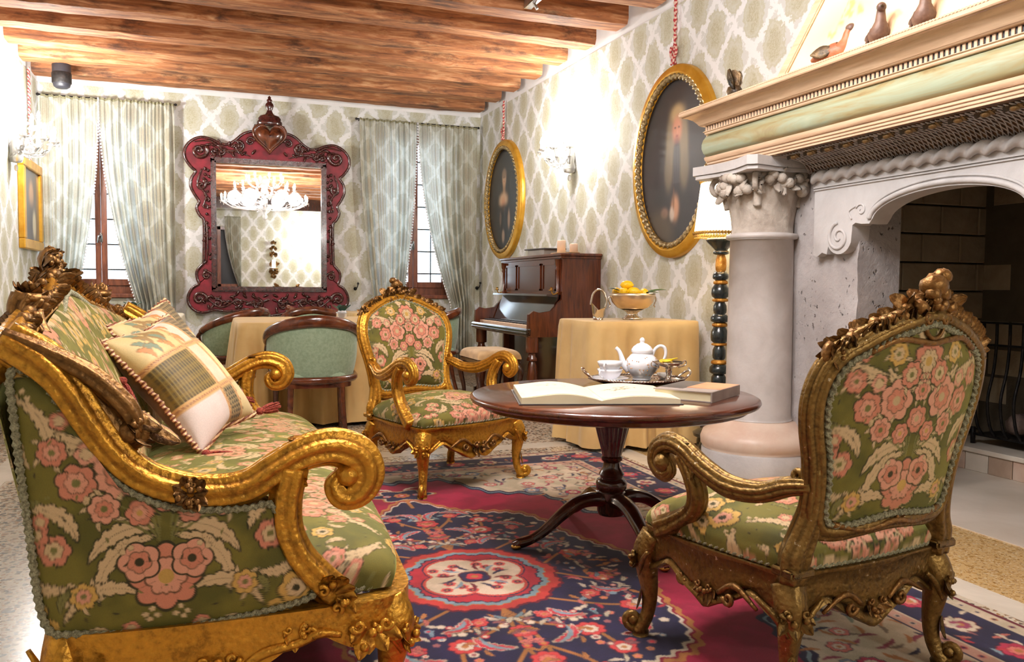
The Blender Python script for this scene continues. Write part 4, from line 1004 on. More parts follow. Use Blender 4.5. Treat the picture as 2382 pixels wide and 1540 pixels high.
ch2.location = (1.165, 4.335, .006); ch2.rotation_euler = (0, 0, math.radians(203.6)); ch2['group'] = 'gilt armchairs round the table'

# ---------------------------------------------------------------- sofa along the left, facing the table
sf = thing('sofa', 'long gilt sofa in green floral velvet with carved crest, at the left', 'sofa')
SY0, SY1 = 1.93, 4.27; SCY = (SY0 + SY1) / 2; SL = (SY1 - SY0) / 2
def splan(s, t):     # s along the length (world y), t towards the front (world x)
    x = -.30 + (.40 + .30) * (t + 1) / 2 + .05 * (1 - s ** 2) * np.where(t > 0, t, 0) ** 2
    return x, SCY + s * (SL - .015 + .02 * (1 - t ** 2))
e_ = lambda n: np.sin(np.linspace(-PI / 2, PI / 2, n)) * .35 + np.linspace(-1, 1, n) * .65
s_ = (e_(420))[None, :] * np.ones((150, 1)); t_ = e_(150)[:, None] * np.ones((1, 420)); X, Y = splan(s_, t_)
k_ = (1 - np.abs(s_) ** 14).clip(0) ** .5 * (1 - np.abs(t_) ** 7).clip(0) ** .5
Z = .325 + .155 * (.72 * k_ ** .8 + .28 * (1 - t_ ** 2) * (1 - .5 * s_ ** 2) * k_ ** .3)
X = X + .035 * np.where(t_ > .3, 1, 0) * 4 * k_ * (1 - k_)
c = brocade(Y + .12, X * 1.0 + .1 + np.where(t_ > 0, 1, 0) * (1 - k_) * .09); m = MB(); m.grid(np.stack([X, Y, Z], -1), c=c); m.build('seat_cushion', 'brocade', sf, col=True)
# near and far side arms: outline in the plane y = const (x, z)
panel = [(-.387, .872), (-.33, .852), (-.298, .790), (-.262, .722), (-.212, .655), (-.15, .602), (-.085, .575), (0, .562), (.07, .560), (.112, .566), (.135, .535), (.145, .48), (.168, .425), (.205, .372), (.212, .348), (.17, .333), (.05, .318), (-.12, .308), (-.27, .318), (-.335, .345), (-.362, .55), (-.383, .76)]
rail = [(-.40, .935), (-.335, .892), (-.290, .842), (-.246, .765), (-.205, .700), (-.150, .645), (-.08, .612), (0, .598), (.07, .606), (.130, .640), (.195, .672), (.262, .680), (.318, .655), (.337, .610), (.318, .570), (.280, .562), (.262, .590), (.278, .615)]
supp = [(.165, .640), (.150, .57), (.152, .50), (.178, .435), (.225, .375), (.262, .335)]
for s, yy in ((-1, SY0), (1, SY1)):
    bow = lambda x: yy + s * .035 * (1 - ((np.asarray(x) - 0.0) / .42) ** 2)
    m = MB(); P = np.array(panel); Q = resample(catmull(P, 6, True), 300, True); cen = V(-.1, .48); rr = np.linspace(0, 1, 120)[:, None, None]
    pts = cen + (Q[None] - cen) * rr; yv = bow(pts[..., 0]) + s * .022 * (1 - rr[..., 0] ** 6) ** .6
    G = np.stack([pts[..., 0], yv, pts[..., 1]], -1); cc = brocade(pts[..., 0] + .10, pts[..., 1] - .30)
    m.grid(G[:, ::-1] if s < 0 else G, cv=True, c=cc[:, ::-1] if s < 0 else cc); m.build('outside_arm', 'brocade', sf, col=True)
    m = MB(); rope(m, np.stack([Q[:, 0], bow(Q[:, 0]) + s * .010, Q[:, 1]], 1), .0078, .018, up=(0, s, 0), closed=True, k=8); m.build('arm_braid', 'braid', sf)
    m = MB(); pts2 = G.copy(); pts2[..., 1] = yy - s * (.035 + .03 * (1 - rr[..., 0] ** 4)); m.grid(pts2 if s < 0 else pts2[:, ::-1], cv=True, c=cc if s < 0 else cc[:, ::-1]); m.build('inside_arm', 'brocade', sf, col=True)
    m = MB(); R = np.array(rail); C = catmull(R, 7); C3 = np.stack([C[:, 0], bow(C[:, 0]) - s * .012, C[:, 1]], 1)
    m.tube(C3, ([.042, .044, .04, .038, .036, .036, .036, .036, .036, .036, .038, .042, .044, .042, .036, .03, .024, .016], [.040, .046, .046, .042, .036, .034, .032, .032, .032, .034, .034, .034, .032, .030, .026, .020, .016, .010]), up=(0, s, 0), prof=ring(49, 0, .11, 7))
    m.ell((.292, yy, .612), (.032, .044, .030), nu=12, nv=8)
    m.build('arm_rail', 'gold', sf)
    m = MB()
    # carved leaf wing dropping from the back corner
    for k in range(7):
        f = k / 6; x = -.385 + .235 * f; z = .945 - .17 * f
        leaf(m, V(x, yy - s * .004, z - .012), V(.62, 0, -.30 - .3 * f), V(.25, s * .5, .6), .10, .026, .25, 4, .45)
    up_ = resample(catmull([(-.40, .95), (-.33, .915), (-.24, .86), (-.175, .79), (-.155, .735)], 6), 24); lo_ = resample(catmull([(-.40, .925), (-.34, .885), (-.29, .835), (-.246, .765), (-.215, .715)], 6), 24)
    f_ = np.linspace(0, 1, 12)[:, None, None]; w_ = up_[None] * (1 - f_) + lo_[None] * f_
    for sd_ in (1, -1):
        G = np.stack([w_[..., 0], yy + s * sd_ * (.014 + .014 * np.sin(PI * f_[..., 0]) * (1 + .4 * np.cos(f_[..., 0] * 12))) + 0 * w_[..., 0], w_[..., 1]], -1); m.grid(G)
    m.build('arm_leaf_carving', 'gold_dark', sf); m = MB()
    m.tube(catmull([(-.40, yy + s * .02, .95), (-.33, yy + s * .026, .915), (-.24, yy + s * .026, .86), (-.175, yy + s * .02, .79), (-.155, yy + s * .01, .735)], 6), [.012, .018, .022, .022, .016], up=(0, 1, 0), prof=FL2)
    scroll(m, V(-.172, yy, .735), (1, 0, 0), (0, 0, -1), .034, 1.3, .55, 20, -1.2, sgn=1); m.ell((-.17, yy, .735), (.03, .044, .03), nu=10, nv=7, lump=.15)
    cluster(m, V(-.155, yy + s * .0, .755), (.3, 0, -1), (1, s * .3, .4), .075, 6, 6, 4)
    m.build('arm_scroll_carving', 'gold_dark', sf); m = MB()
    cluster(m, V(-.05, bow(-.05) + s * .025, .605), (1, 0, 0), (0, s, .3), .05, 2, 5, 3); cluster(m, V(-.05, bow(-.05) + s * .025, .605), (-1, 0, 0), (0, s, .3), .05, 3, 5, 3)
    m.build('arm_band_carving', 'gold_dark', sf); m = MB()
    cluster(m, V(.16, yy + s * .028, .62), (.3, 0, -1), (0, s, .2), .05, 4, 5, 3)
    for k in range(5): leaf(m, V(.15 + .034 * k, yy, .70 - .002 * k * k), V(1, 0, .12 - .12 * k), V(0, 0, 1), .06, .022, -.3, 3)
    m.build('arm_carving', 'gold', sf)
    m = MB(); C = catmull(supp, 7); m.tube(np.stack([C[:, 0], bow(C[:, 0]) - s * .005, C[:, 1]], 1), ([.034, .034, .034, .034, .036, .038], [.030, .028, .028, .030, .034, .03]), up=(0, s, 0), prof=FL2)
    cluster(m, V(.25, bow(.25) + s * .03, .34), (.7, 0, .5), (0, s, 0), .07, 7, 6, 3); m.build('arm_support', 'gold', sf)
# seat rail round the base
pl = np.concatenate([np.stack(splan(np.linspace(-1, 1, 60)[:-1], np.full(59, 1.0)), 1), np.stack(splan(np.full(19, 1.0), np.linspace(1, -1, 20)[:-1]), 1),
                     np.stack(splan(np.linspace(1, -1, 60)[:-1], np.full(59, -1.0)), 1), np.stack(splan(np.full(19, -1.0), np.linspace(-1, 1, 20)[:-1]), 1)])
pl = resample(pl * [1, 1], 260, True); pl = sum(np.roll(pl, k, 0) for k in range(-3, 4)) / 7; c0 = pl.mean(0); pl = c0 + (pl - c0) * [1.0, 1.004]
sz = .195 + .02 * np.cos(pl[:, 1] * 9) + .012 * np.cos(pl[:, 0] * 22)
end_ = np.abs(np.abs(pl[:, 1] - SCY) - SL) < .06
sz = np.where(end_, .205 - .03 * np.exp(-((pl[:, 0] + .0) / .08) ** 2) + .055 * np.exp(-((pl[:, 0] - .2) / .07) ** 2) + .03 * np.exp(-((pl[:, 0] + .17) / .06) ** 2) , sz)
T_ = np.array(pl)[::-1]; rail_band(T_, sz[::-1], .318, .05, 'seat_rail', 'gold', sf, .010)
m = MB(); m.tube(np.concatenate([pl * [1.0, 1.0], (sz - .002)[:, None]], 1), .011, closed=True, k=8); m.tube(np.concatenate([c0 + (pl - c0) * [1.02, 1.006], np.full((260, 1), .300)], 1), .008, closed=True, k=7); m.build('rail_molding', 'gold', sf)
m = MB()
for s, yy in ((-1, SY0 - .02), (1, SY1 + .02)):
    for (x, z, sc_) in ((.0, .225, .085), (-.27, .25, .075), (.34, .26, .085), (.17, .275, .05)): cluster(m, V(x, yy + s * .035, z), (0, 0, -1), (0, s, 0), sc_, int(x * 50) + 20, 5, 3)
    m.tube(catmull([(.04, yy + s * .036, .200), (.10, yy + s * .038, .235), (.17, yy + s * .036, .245), (.22, yy + s * .034, .262), (.27, yy + s * .03, .25)], 6), [.010, .013, .011, .013, .008], k=7, up=(0, 1, 0))
    m.tube(catmull([(-.05, yy + s * .036, .19), (-.12, yy + s * .036, .225), (-.2, yy + s * .034, .215), (-.27, yy + s * .03, .22)], 6), [.010, .012, .011, .008], k=7, up=(0, 1, 0))
    scroll(m, V(.20, yy + s * .036, .268), (1, 0, 0), (0, 0, 1), .022, 1.2, .4, 16, 2)
for k in range(7):
    y = SY0 + .15 + k * (SY1 - SY0 - .3) / 6; cluster(m, V(splan(np.array((y - SCY) / SL), np.array(1.))[0] + .02, y, .235), (0, 0, -1), (1, 0, 0), .06, k, 5, 3)
m.build('rail_carving', 'gold', sf)['kind'] = 'stuff'
Q = resample(c0 + (pl - c0) * .992, 260, True); m = MB(); rope(m, np.concatenate([Q, np.full((260, 1), .329)], 1), .0085, .024, closed=True, k=8); m.build('seat_braid', 'braid', sf)
for i, (x, y, ox, oy) in enumerate(((.395, SY0 + .015, .8, -.6), (.395, SY1 - .015, .8, .6), (-.30, SY0 + .02, -.3, -.9), (-.30, SY1 - .02, -.3, .9), (.45, SCY, 1, 0), (-.30, SCY, -1, 0))):
    m = MB(); o = nrm(V(ox, oy)); cab_leg(m, (x + o[0] * .03, y + o[1] * .03), (x, y), o, .285, .038, i + 9); m.build('leg', 'gold', sf)
# back: padded, leaning, topped by the carved crest
def btop(y): return np.interp(np.abs(y - SCY), [0, .12, .3, .6, .9, 1.05, 1.2], [1.045, 1.03, .985, .955, .915, .895, .86])
yv = np.linspace(SY0 + .0, SY1 - .0, 380)[None, :]; wv = np.linspace(0, 1, 130)[:, None]
zz = .40 + (btop(yv) - .40) * wv; ed = (1 - np.abs((yv - SCY) / SL) ** 14).clip(0) ** .5
xf_ = -.225 - (zz - .40) * (.28 + .12 * (btop(yv) - .86) / .185) + .06 * np.sin(PI * wv.clip(0, 1)) ** .6 * ed - .02 * (1 - ed)
m = MB(); G = np.stack([xf_, np.repeat(yv, 130, 0), zz], -1); m.grid(G, c=brocade(np.repeat(yv, 130, 0) + .12, zz - .22)); m.build('back_cushion', 'brocade', sf, col=True)
xb = -.335 - (zz - .40) * (.20 + .10 * (btop(yv) - .86) / .185); yb_ = np.repeat(yv, 130, 0); m = MB(); G = np.stack([xb - .02 * np.sin(PI * wv) * ed, yb_, zz], -1); m.grid(G[:, ::-1], c=brocade(yb_ + .12, zz)[:, ::-1]); m.build('outside_back', 'brocade', sf, col=True)
yc = np.linspace(SY0 + .005, SY1 - .005, 70); tp = np.stack([-.415 - (btop(yc) - .86) * .45, yc, btop(yc) + .012], 1)
m = MB(); m.tube(tp, (.038, .036), up=(1, 0, 0), prof=FL); m.build('top_rail', 'gold', sf)
m = MB(); rope(m, tp + V(.045, 0, -.03), .0085, .024, up=(1, 0, 0), k=8); m.build('back_braid', 'braid', sf)
m = MB(); rg = np.random.default_rng(2)
for i, y in enumerate(np.linspace(SY0 + .03, SY1 - .03, 46)):
    bt = float(btop(np.array(y))); p = V(-.42 - (bt - .86) * .45, y, bt + .03); sg = 1 if y > SCY else -1; big = 1 + .9 * math.exp(-((y - SCY) / .35) ** 2)
    leaf(m, p + V(.02, 0, -.02), V(.3, sg * -rg.uniform(.2, .9), .5), V(1, 0, .3), .046 * big, .022, .5, 3); leaf(m, p + V(-.02, 0, -.02), V(-.1, sg * -.6, .6), V(-1, 0, .2), .045 * big, .022, .5, 3); m.ell(p + V(.03, rg.uniform(-.02, .02), rg.uniform(-.03, .01)), (.016, .018, .015), nu=8, nv=6, lump=.3, seed=i + 90)
    m.ell(p + V(.018, rg.uniform(-.01, .01), rg.uniform(-.02, .03)), (.018, .022, .018), nu=8, nv=6, lump=.2, seed=i)
for k in range(9):
    a = (k - 4) * .3; cluster(m, V(-.50, SCY + (k - 4) * .075, 1.055 - abs(k - 4) * .016), V(0, math.sin(a) * .7, 1), V(.9, 0, .1), .10, k, 6, 4)
for k in range(5): cluster(m, V(-.505, SCY + (k - 2) * .035, 1.10), V(0, (k - 2) * .3, 1), V(1, 0, 0), .09, k + 30, 5, 4)
m.ell((-.51, SCY, 1.125), (.035, .04, .05), nu=12, nv=8, lump=.25, seed=1); scroll(m, V(-.50, SCY + .02, 1.10), (0, 1, 0), (0, 0, 1), .05, 1.3, .4, 24, 1)
for s in (-1, 1):     # fluted posts either side of the crest
    y = SCY + s * .70; P = catmull([(-.415, y + s * .035, .91), (-.44, y + s * .015, .95), (-.450, y, .985), (-.44, y - s * .01, 1.015)], 6); m.tube(P, [.030, .034, .038, .042], up=(0, 1, 0), prof=ring(40, 0, .14, 8)); m.ell(P[-1], (.046, .046, .018), nu=14, nv=7); cluster(m, P[-1] + V(0, 0, .01), (0, s, .6), (.3, 0, 1), .06, 12 + s, 6, 4)
m.build('crest_carving', 'gold_dark', sf)

# ================================================================ CARPET
KX, KY = .88, 2.80
K = Ras(-.36, 2.38, .80, 4.82, .0045, S3(164, 26, 62), .5)
xx = K.x[:, None]; yy = K.y[None, :]; a = xx - KX; b = yy - KY
cr, nv, crm, gd, sal, blu, wht, dkr = S3(164, 26, 62), S3(36, 30, 64), S3(206, 186, 160), S3(184, 118, 62), S3(206, 112, 98), S3(130, 150, 160), S3(214, 194, 172), S3(110, 18, 36)
def paint(mask, c): K.im[mask, :3] = c
full = np.ones_like(a + b, bool); ph = np.arctan2(b / 1.55, a / 1.02)
sp = (np.abs(a) / 1.0) ** 1.5 + (np.abs(b) / 1.52) ** 1.5 + .07 * np.cos(12 * ph) * full + .02 * np.cos(60 * ph)
paint(sp > 1.0, nv); paint(sp > 1.03, blu); paint(sp > 1.045, nv); paint(sp > 1.075, crm)
m_ = np.sqrt((a / .60) ** 2 + (b / .93) ** 2) * full; pm = np.arctan2(b / .93, a / .60)
Rm = 1 + .055 * np.cos(8 * pm) + .10 * np.exp(-((np.abs(np.abs(pm) - PI / 2)) / .16) ** 2) + .012 * np.cos(70 * pm)
paint(m_ < Rm + .075, gd); paint(m_ < Rm + .045, cr * .8); paint(m_ < Rm + .030, wht); paint(m_ < Rm + .012, nv)
r_ = np.hypot(a / .95, b); pr = np.arctan2(b, a)
for rad, col in ((.325, dkr), (.312, S3(196, 60, 52)), (.275, gd), (.270, blu), (.248, nv), (.240, S3(178, 40, 52))):
    paint(r_ < rad + .022 * np.abs(np.cos(6 * pr)) - .012 + .004 * np.cos(48 * pr), col)
Rq = .150 + .060 * np.abs(np.cos(2 * (pr - .5))) ** .8
paint(r_ < Rq + .020, nv); paint(r_ < Rq + .013, S3(200, 70, 56)); paint(r_ < Rq, wht * [1, .93, .88])
K.im[..., 3] = .4
pal = [sal, wht, gd, S3(190, 50, 60), blu, crm, S3(150, 90, 90)]
rg = np.random.default_rng(21)
def sym(fn):
    for sx in (1, -1):
        for sy in (1, -1): fn(sx, sy)
def fl4(a0, b0, r, n, c1, c2, c3, ol=None, rot=0):
    sym(lambda sx, sy: K.flower(KX + sx * a0, KY + sy * b0, r, n, c1, c2, c3, ol, rot))
def lf4(a0, b0, a1, b1, bend, w, c, ol=None, lob=4):
    sym(lambda sx, sy: K.leaf(KX + sx * a0, KY + sy * b0, KX + sx * a1, KY + sy * b1, bend * sx * sy, w, c, ol, lob, .4))
# boughs and blossoms in the navy field
for P in ([(0, .32), (.06, .45), (.20, .55), (.24, .70)], [(0, .34), (.03, .6), (.0, .86)], [(.3, .06), (.42, .16), (.50, .10)], [(.18, .28), (.32, .38), (.42, .42)], [(.02, .6), (.1, .72), (.13, .8)]):
    sym(lambda sx, sy: K.line(catmull([(KX + sx * p, KY + sy * q) for p, q in P], 8), .007, gd * .85))
for (p, q, r) in ((.20, .55, .05), (.24, .70, .042), (.42, .42, .045), (.44, .14, .045), (0, .50, .045), (0, .70, .05), (.13, .80, .035), (.33, .28, .035), (.34, .54, .03), (.11, .40, .03)):
    c1 = pal[int(rg.integers(7))]; fl4(p, q, r, int(rg.integers(5, 9)), S3(196, 64, 62), sal if rg.random() < .5 else wht, gd, dkr, rg.random())
for k in range(150):
    t = rg.uniform(0, PI / 2); u = rg.uniform(.40, .97); p = .60 * u * math.cos(t); q = .93 * u * math.sin(t); an = rg.uniform(0, 6.28)
    if math.hypot(p, q) < .36: continue
    if k % 3: lf4(p, q, p + .05 * math.cos(an), q + .05 * math.sin(an), .25, rg.uniform(.007, .012), pal[int(rg.integers(7))], nv, 3)
    else: fl4(p, q, rg.uniform(.010, .018), 5, pal[int(rg.integers(7))], pal[int(rg.integers(7))], None)
for (p, q, p2, q2) in ((.06, .60, .16, .50), (.28, .62, .40, .55), (.10, .86, .22, .80), (.36, .22, .48, .28), (.14, .36, .24, .44), (.02, .76, .10, .88)):
    lf4(p, q, p2, q2, .4, .022, S3(196, 48, 64), wht, 5); lf4(p + .01, q + .01, p2 - .02, q2 - .01, .4, .010, blu, None, 5)
# quatrefoil
fl4(.0, .0, .058, 4, nv, S3(190, 50, 60), gd, dkr, PI / 4)
for (p, q) in ((.105, .045), (.045, .125), (.13, .10), (.07, .085)): fl4(p, q, .024, 6, S3(200, 80, 70), nv, gd, None)
for k in range(12): an = k * 2 * PI / 12; K.leaf(KX + .07 * math.cos(an), KY + .07 * math.sin(an), KX + .145 * math.cos(an + .2), KY + .145 * math.sin(an + .2), .3, .009, (nv, blu, dkr)[k % 3], None, 3, .4)
# pendants above and below the medallion
for sy in (1, -1):
    q = KY + sy * 1.22; w = K.win(KX, q, .24); si, sj, dx, dy = w
    d = np.hypot(dx / 1.45, dy) ; pp = np.arctan2(dy, dx / 1.45); R = .085 + .018 * np.cos(6 * pp)
    for o_, cc in ((.022, gd), (.012, crm), (.004, nv)): K.put(si, sj, (d < R + o_) * 1., cc, .4)
    K.flower(KX, q, .042, 8, gd, S3(190, 60, 60), wht, dkr)
    for s in (-1, 1): K.flower(KX + s * .075, q, .022, 5, sal, blu, None); K.leaf(KX + s * .03, q + sy * .10, KX + s * .13, q + sy * .15, .3 * s, .014, crm, None, 4)
    K.line([(KX, KY + sy * .98), (KX, q - sy * .10)], .008, gd)
# spandrels
for k in range(420):
    p = rg.uniform(.05, 1.16); q = rg.uniform(.3, 1.68)
    if (p / 1.0) ** 1.5 + (q / 1.52) ** 1.5 < 1.13: continue
    an = rg.uniform(0, 6.28)
    if k % 4 == 0: fl4(p, q, rg.uniform(.018, .045), int(rg.integers(5, 9)), (S3(176, 40, 70), sal, S3(120, 130, 150), S3(170, 120, 80))[k // 4 % 4], wht, gd, nv)
    else: lf4(p, q, p + .07 * math.cos(an), q + .07 * math.sin(an), .3, .010, (S3(130, 110, 90), S3(150, 60, 80), nv, S3(120, 130, 110), gd)[k % 5], None, 4)
# borders
E_ = np.minimum(np.minimum(2.38 - xx, xx + .36 + 9), np.minimum(4.82 - yy, yy - .80))
def band(lo, hi, c): K.im[(E_ >= lo) & (E_ < hi), :3] = c
band(0, .018, dkr); band(.018, .075, crm); band(.075, .082, nv); band(.082, .285, nv); band(.285, .292, crm); band(.292, .345, S3(196, 150, 130)); band(.345, .352, nv)
for base, cnt, rmax in ((.0465, 60, .012), (.318, 60, .013)):
    for side_ in range(3):
        Ln = 4.0 if side_ == 0 else 2.7
        for k in range(int(Ln / .062)):
            t = .04 + k * .062; p = (2.38 - base, .8 + t) if side_ == 0 else ((-.36 + t, 4.82 - base) if side_ == 1 else (-.36 + t, .8 + base))
            K.flower(p[0], p[1], rmax, 5, pal[(k * 3) % 7] * .8, nv, None)
for side_ in range(3):
    Ln = 4.0 if side_ == 0 else 2.7
    for k in range(int(Ln / .2)):
        t = .1 + k * .2; f = (lambda u_, v_: (2.38 - v_, .8 + u_)) if side_ == 0 else ((lambda u_, v_: (-.36 + u_, 4.82 - v_)) if side_ == 1 else (lambda u_, v_: (-.36 + u_, .8 + v_)))
        q = f(t, .183); K.flower(q[0], q[1], .055, 8, (S3(176, 40, 70), crm)[k % 2], (sal, S3(150, 60, 90))[k % 2], gd, dkr)
        for j in range(9):
            p = f(t + rg.uniform(-.1, .1), .183 + rg.uniform(-.085, .085)); an = rg.uniform(0, 6.28); K.leaf(p[0], p[1], p[0] + .045 * math.cos(an), p[1] + .045 * math.sin(an), .3, .009, pal[int(rg.integers(7))], None, 3, .4)
gx = np.r_[np.arange(-.36, .05, .009), np.arange(.05, 2.38, .0045), 2.38]
gy = np.r_[np.arange(.80, 1.65, .011), np.arange(1.65, 3.35, .0048), np.arange(3.35, 4.82, .007), 4.82]
GX, GY = np.meshgrid(gx, gy, indexing='ij')
GZ = .006 + .0007 * np.sin(GX * 7 + 1) * np.sin(GY * 5) + 0 * GX; GZ[0] = GZ[-1] = 0; GZ[:, 0] = GZ[:, -1] = 0
m = MB(); m.grid(np.stack([GX, GY, GZ], -1), c=K.sample(GX, GY)); o = m.build('carpet', 'carpet', col=True)
tag(o, 'crimson Persian carpet with navy lobed medallion and floral border', 'carpet')

# ================================================================ ROUND TABLE
tt = thing('round_table', 'polished mahogany round pedestal table in the middle of the carpet', 'table', (1.555, 3.05, .006))
MB().lathe([(0, .555), (.53, .556), (.545, .562), (.548, .578), (.575, .580), (.588, .586), (.593, .596), (.590, .605), (.578, .611), (0, .612)], seg=96).build('tabletop', 'mahogany', tt, sharp=50)
MB().lathe([(.11, .535), (.11, .556)], seg=32).build('block', 'mahogany_dark', tt, sharp=40)
MB().lathe([(.050, .20), (.062, .215), (.066, .235), (.060, .252), (.046, .26), (.048, .268), (.054, .275), (.046, .29), (.036, .305), (.034, .325), (.044, .335), (.046, .345), (.040, .352), (.048, .38), (.062, .43), (.074, .475), (.080, .505), (.078, .525), (.085, .53), (.085, .537)], seg=48, flute=(16, .12, .37, .51)).build('pedestal', 'mahogany_dark', tt, sharp=50)
MB().lathe([(.02, .095), (.052, .105), (.058, .12), (.058, .20), (.052, .205)], seg=32).build('hub', 'mahogany_dark', tt, sharp=40)
for k in range(4):
    d = V(math.cos(k * PI / 2 + .02), math.sin(k * PI / 2 + .02), 0); sd = V(-d[1], d[0], 0)
    P = catmull([d * r + V(0, 0, z) for r, z in ((.03, .165), (.09, .175), (.16, .162), (.23, .120), (.30, .066), (.36, .034), (.415, .022), (.44, .018))], 6)
    m = MB(); m.tube(P, ([.030, .030, .027, .024, .021, .019, .022, .016], [.040, .038, .034, .029, .024, .018, .015, .010]), up=sd, prof=ring(18, PI / 2, .07, 8)); m.build('leg', 'mahogany_dark', tt, sharp=60)
    MB().ell(d * .425 + V(0, 0, .012), (.022, .018, .012), nu=12, nv=8).build('caster', 'brass', tt)
TZ = .006 + .612
# open book
bk_ = thing('open_book', 'large open book with cream pages and faint engravings', 'book', (1.42, 2.965, TZ), math.radians(-24 + 8))
def page(sg, lift, W_=.30, H_=.43, n=16, nm='page_block', z0=.004):
    u = np.linspace(0, 1, n); z = z0 + lift * np.sin(np.clip(u * 1.5, 0, 1) * PI / 2) * (1 - .75 * u ** 1.6) * 1.35
    top = np.stack([sg * u * W_, np.zeros(n), z + .010], 1); G = np.stack([top + V(0, -H_ / 2, 0), top + V(0, H_ / 2, 0)], 1)
    bot = top.copy(); bot[:, 2] = z0 * .5
    m = MB(); g = np.stack([top + V(0, -H_ / 2, 0), bot + V(0, -H_ / 2, 0), bot + V(0, H_ / 2, 0), top + V(0, H_ / 2, 0)], 1)
    m.grid(g if sg > 0 else g[:, ::-1], cv=True); m.f.append((n * 4 - 4, n * 4 - 3, n * 4 - 2, n * 4 - 1)[::sg]); return m.build(nm, 'paper', bk_, sharp=35), top
pA, topA = page(-1, .026); pB, topB = page(1, .018)
MB().box(-.31, .31, -.225, .225, 0, .0035).build('cover', 'book_dark', bk_, smooth=False)
def sheet_on(top, sg, lift, u0, u1, v0, v1, ras, nm, par):
    n = 40; u = np.linspace(u0, u1, n); x = np.interp(u * .30, np.abs(top[:, 0]), np.abs(top[:, 0])) * sg; z = np.interp(u * .30, np.abs(top[:, 0]), top[:, 2]) + lift; v = np.linspace(v0, v1, 60)
    G = np.stack([np.repeat(x[:, None], 60, 1), np.repeat(v[None, :], n, 0), np.repeat(z[:, None], 60, 1)], -1); c = ras.sample(np.repeat(x[:, None], 60, 1), np.repeat(v[None, :], n, 0))
    m = MB(); m.grid(G if sg > 0 else G[::-1], c=c if sg > 0 else c[::-1]); return m.build(nm, 'fresco', par, col=True)
R = Ras(-.30, .30, -.22, .22, .002, S3(228, 218, 184)); rg = np.random.default_rng(5); ink = S3(120, 110, 92)
for k in range(26): q = (rg.normal(.13, .035), rg.normal(.03, .03)); an = rg.uniform(0, 6.3); R.leaf(q[0], q[1], q[0] + .035 * math.cos(an), q[1] + .035 * math.sin(an), .4, .004, ink, None, 3); 
for k in range(18): q = (rg.normal(-.17, .03), rg.normal(.10, .02)); an = rg.uniform(0, 6.3); R.leaf(q[0], q[1], q[0] + .03 * math.cos(an), q[1] + .03 * math.sin(an), .4, .003, S3(170, 160, 136), None, 3)
for k in range(9): R.line([(.06, -.08 - k * .011), (.22 - .03 * (k % 3), -.08 - k * .011)], .0008, S3(190, 178, 150)); R.line([(-.24, .02 - k * .012), (-.08, .02 - k * .012)], .0008, S3(196, 184, 156))
sheet_on(topA, -1, .0012, .03, .97, -.205, .205, R, 'printed_page', bk_); sheet_on(topB, 1, .0012, .03, .97, -.205, .205, R, 'printed_page', bk_)
for k in range(3):
    u = np.linspace(0, 1, 16); zz = .014 + .03 * np.sin(u * PI * .55) * (1 - .62 * u) + k * -.005
    m = MB(); g = np.stack([-u * .30, zz * 0 - .212, zz], 1); m.grid(np.stack([g, g + V(0, .424, 0)], 1)); m.build('leaf_of_paper', 'paper', bk_)
# closed book
cb = thing('closed_book', 'thick grey book with orange jacket lying beside the tray', 'book', (1.845, 2.87, TZ), math.radians(36))
MB().box(-.155, .155, -.115, .115, .004, .036).build('page_block', 'paper', cb, smooth=False)
m = MB(); m.box(-.16, .16, -.12, .12, 0, .004); m.box(-.16, .16, -.12, .12, .036, .040); m.box(-.16, .16, -.123, -.117, 0, .04); m.build('cover', 'book_grey', cb, smooth=False)
MB().box(-.06, .16, -.12, .02, .040, .0412).build('jacket_panel', 'book_orange', cb, smooth=False); MB().box(-.10, .16, .02, .12, .040, .0412).build('jacket_panel', 'book_dark', cb, smooth=False)
# tray with handles
ty = thing('silver_tray', 'oval silver tray with scalloped rim and two handles', 'tray', (1.835, 3.36, TZ), math.radians(-16))
an = np.arange(64) * 2 * PI / 64; sc_ = 1 + .02 * np.cos(an * 16)
G = np.array([[(rx * math.cos(t) * s, ry * math.sin(t) * s, z) for t, s in zip(an, sc_ if i > 1 else np.ones(64))] for i, (rx, ry, z) in enumerate(((.001, .001, .008), (.17, .13, .008), (.19, .15, .014), (.215, .17, .020), (.218, .173, .023), (.214, .169, .017), (.17, .13, .001), (.001, .001, .001)))])
m = MB(); m.grid(G[::-1], cv=True); m.build('dish', 'silver', ty)
m = MB(); rope(m, np.stack([.217 * sc_ * np.cos(an), .172 * sc_ * np.sin(an), np.full(64, .023)], 1), .0045, .014, closed=True, k=6); m.build('beaded_rim', 'silver', ty)
for s in (-1, 1):
    m = MB(); m.tube(catmull([(s * .205, -.05, .02), (s * .235, -.045, .045), (s * .248, 0, .058), (s * .235, .045, .045), (s * .205, .05, .02)], 6), .0055, up=(1, 0, .3)); leaf(m, (s * .246, 0, .06), (0, 1, 0), (s, 0, 1), .03, .009); m.build('handle', 'silver', ty)
ZT = TZ + .009
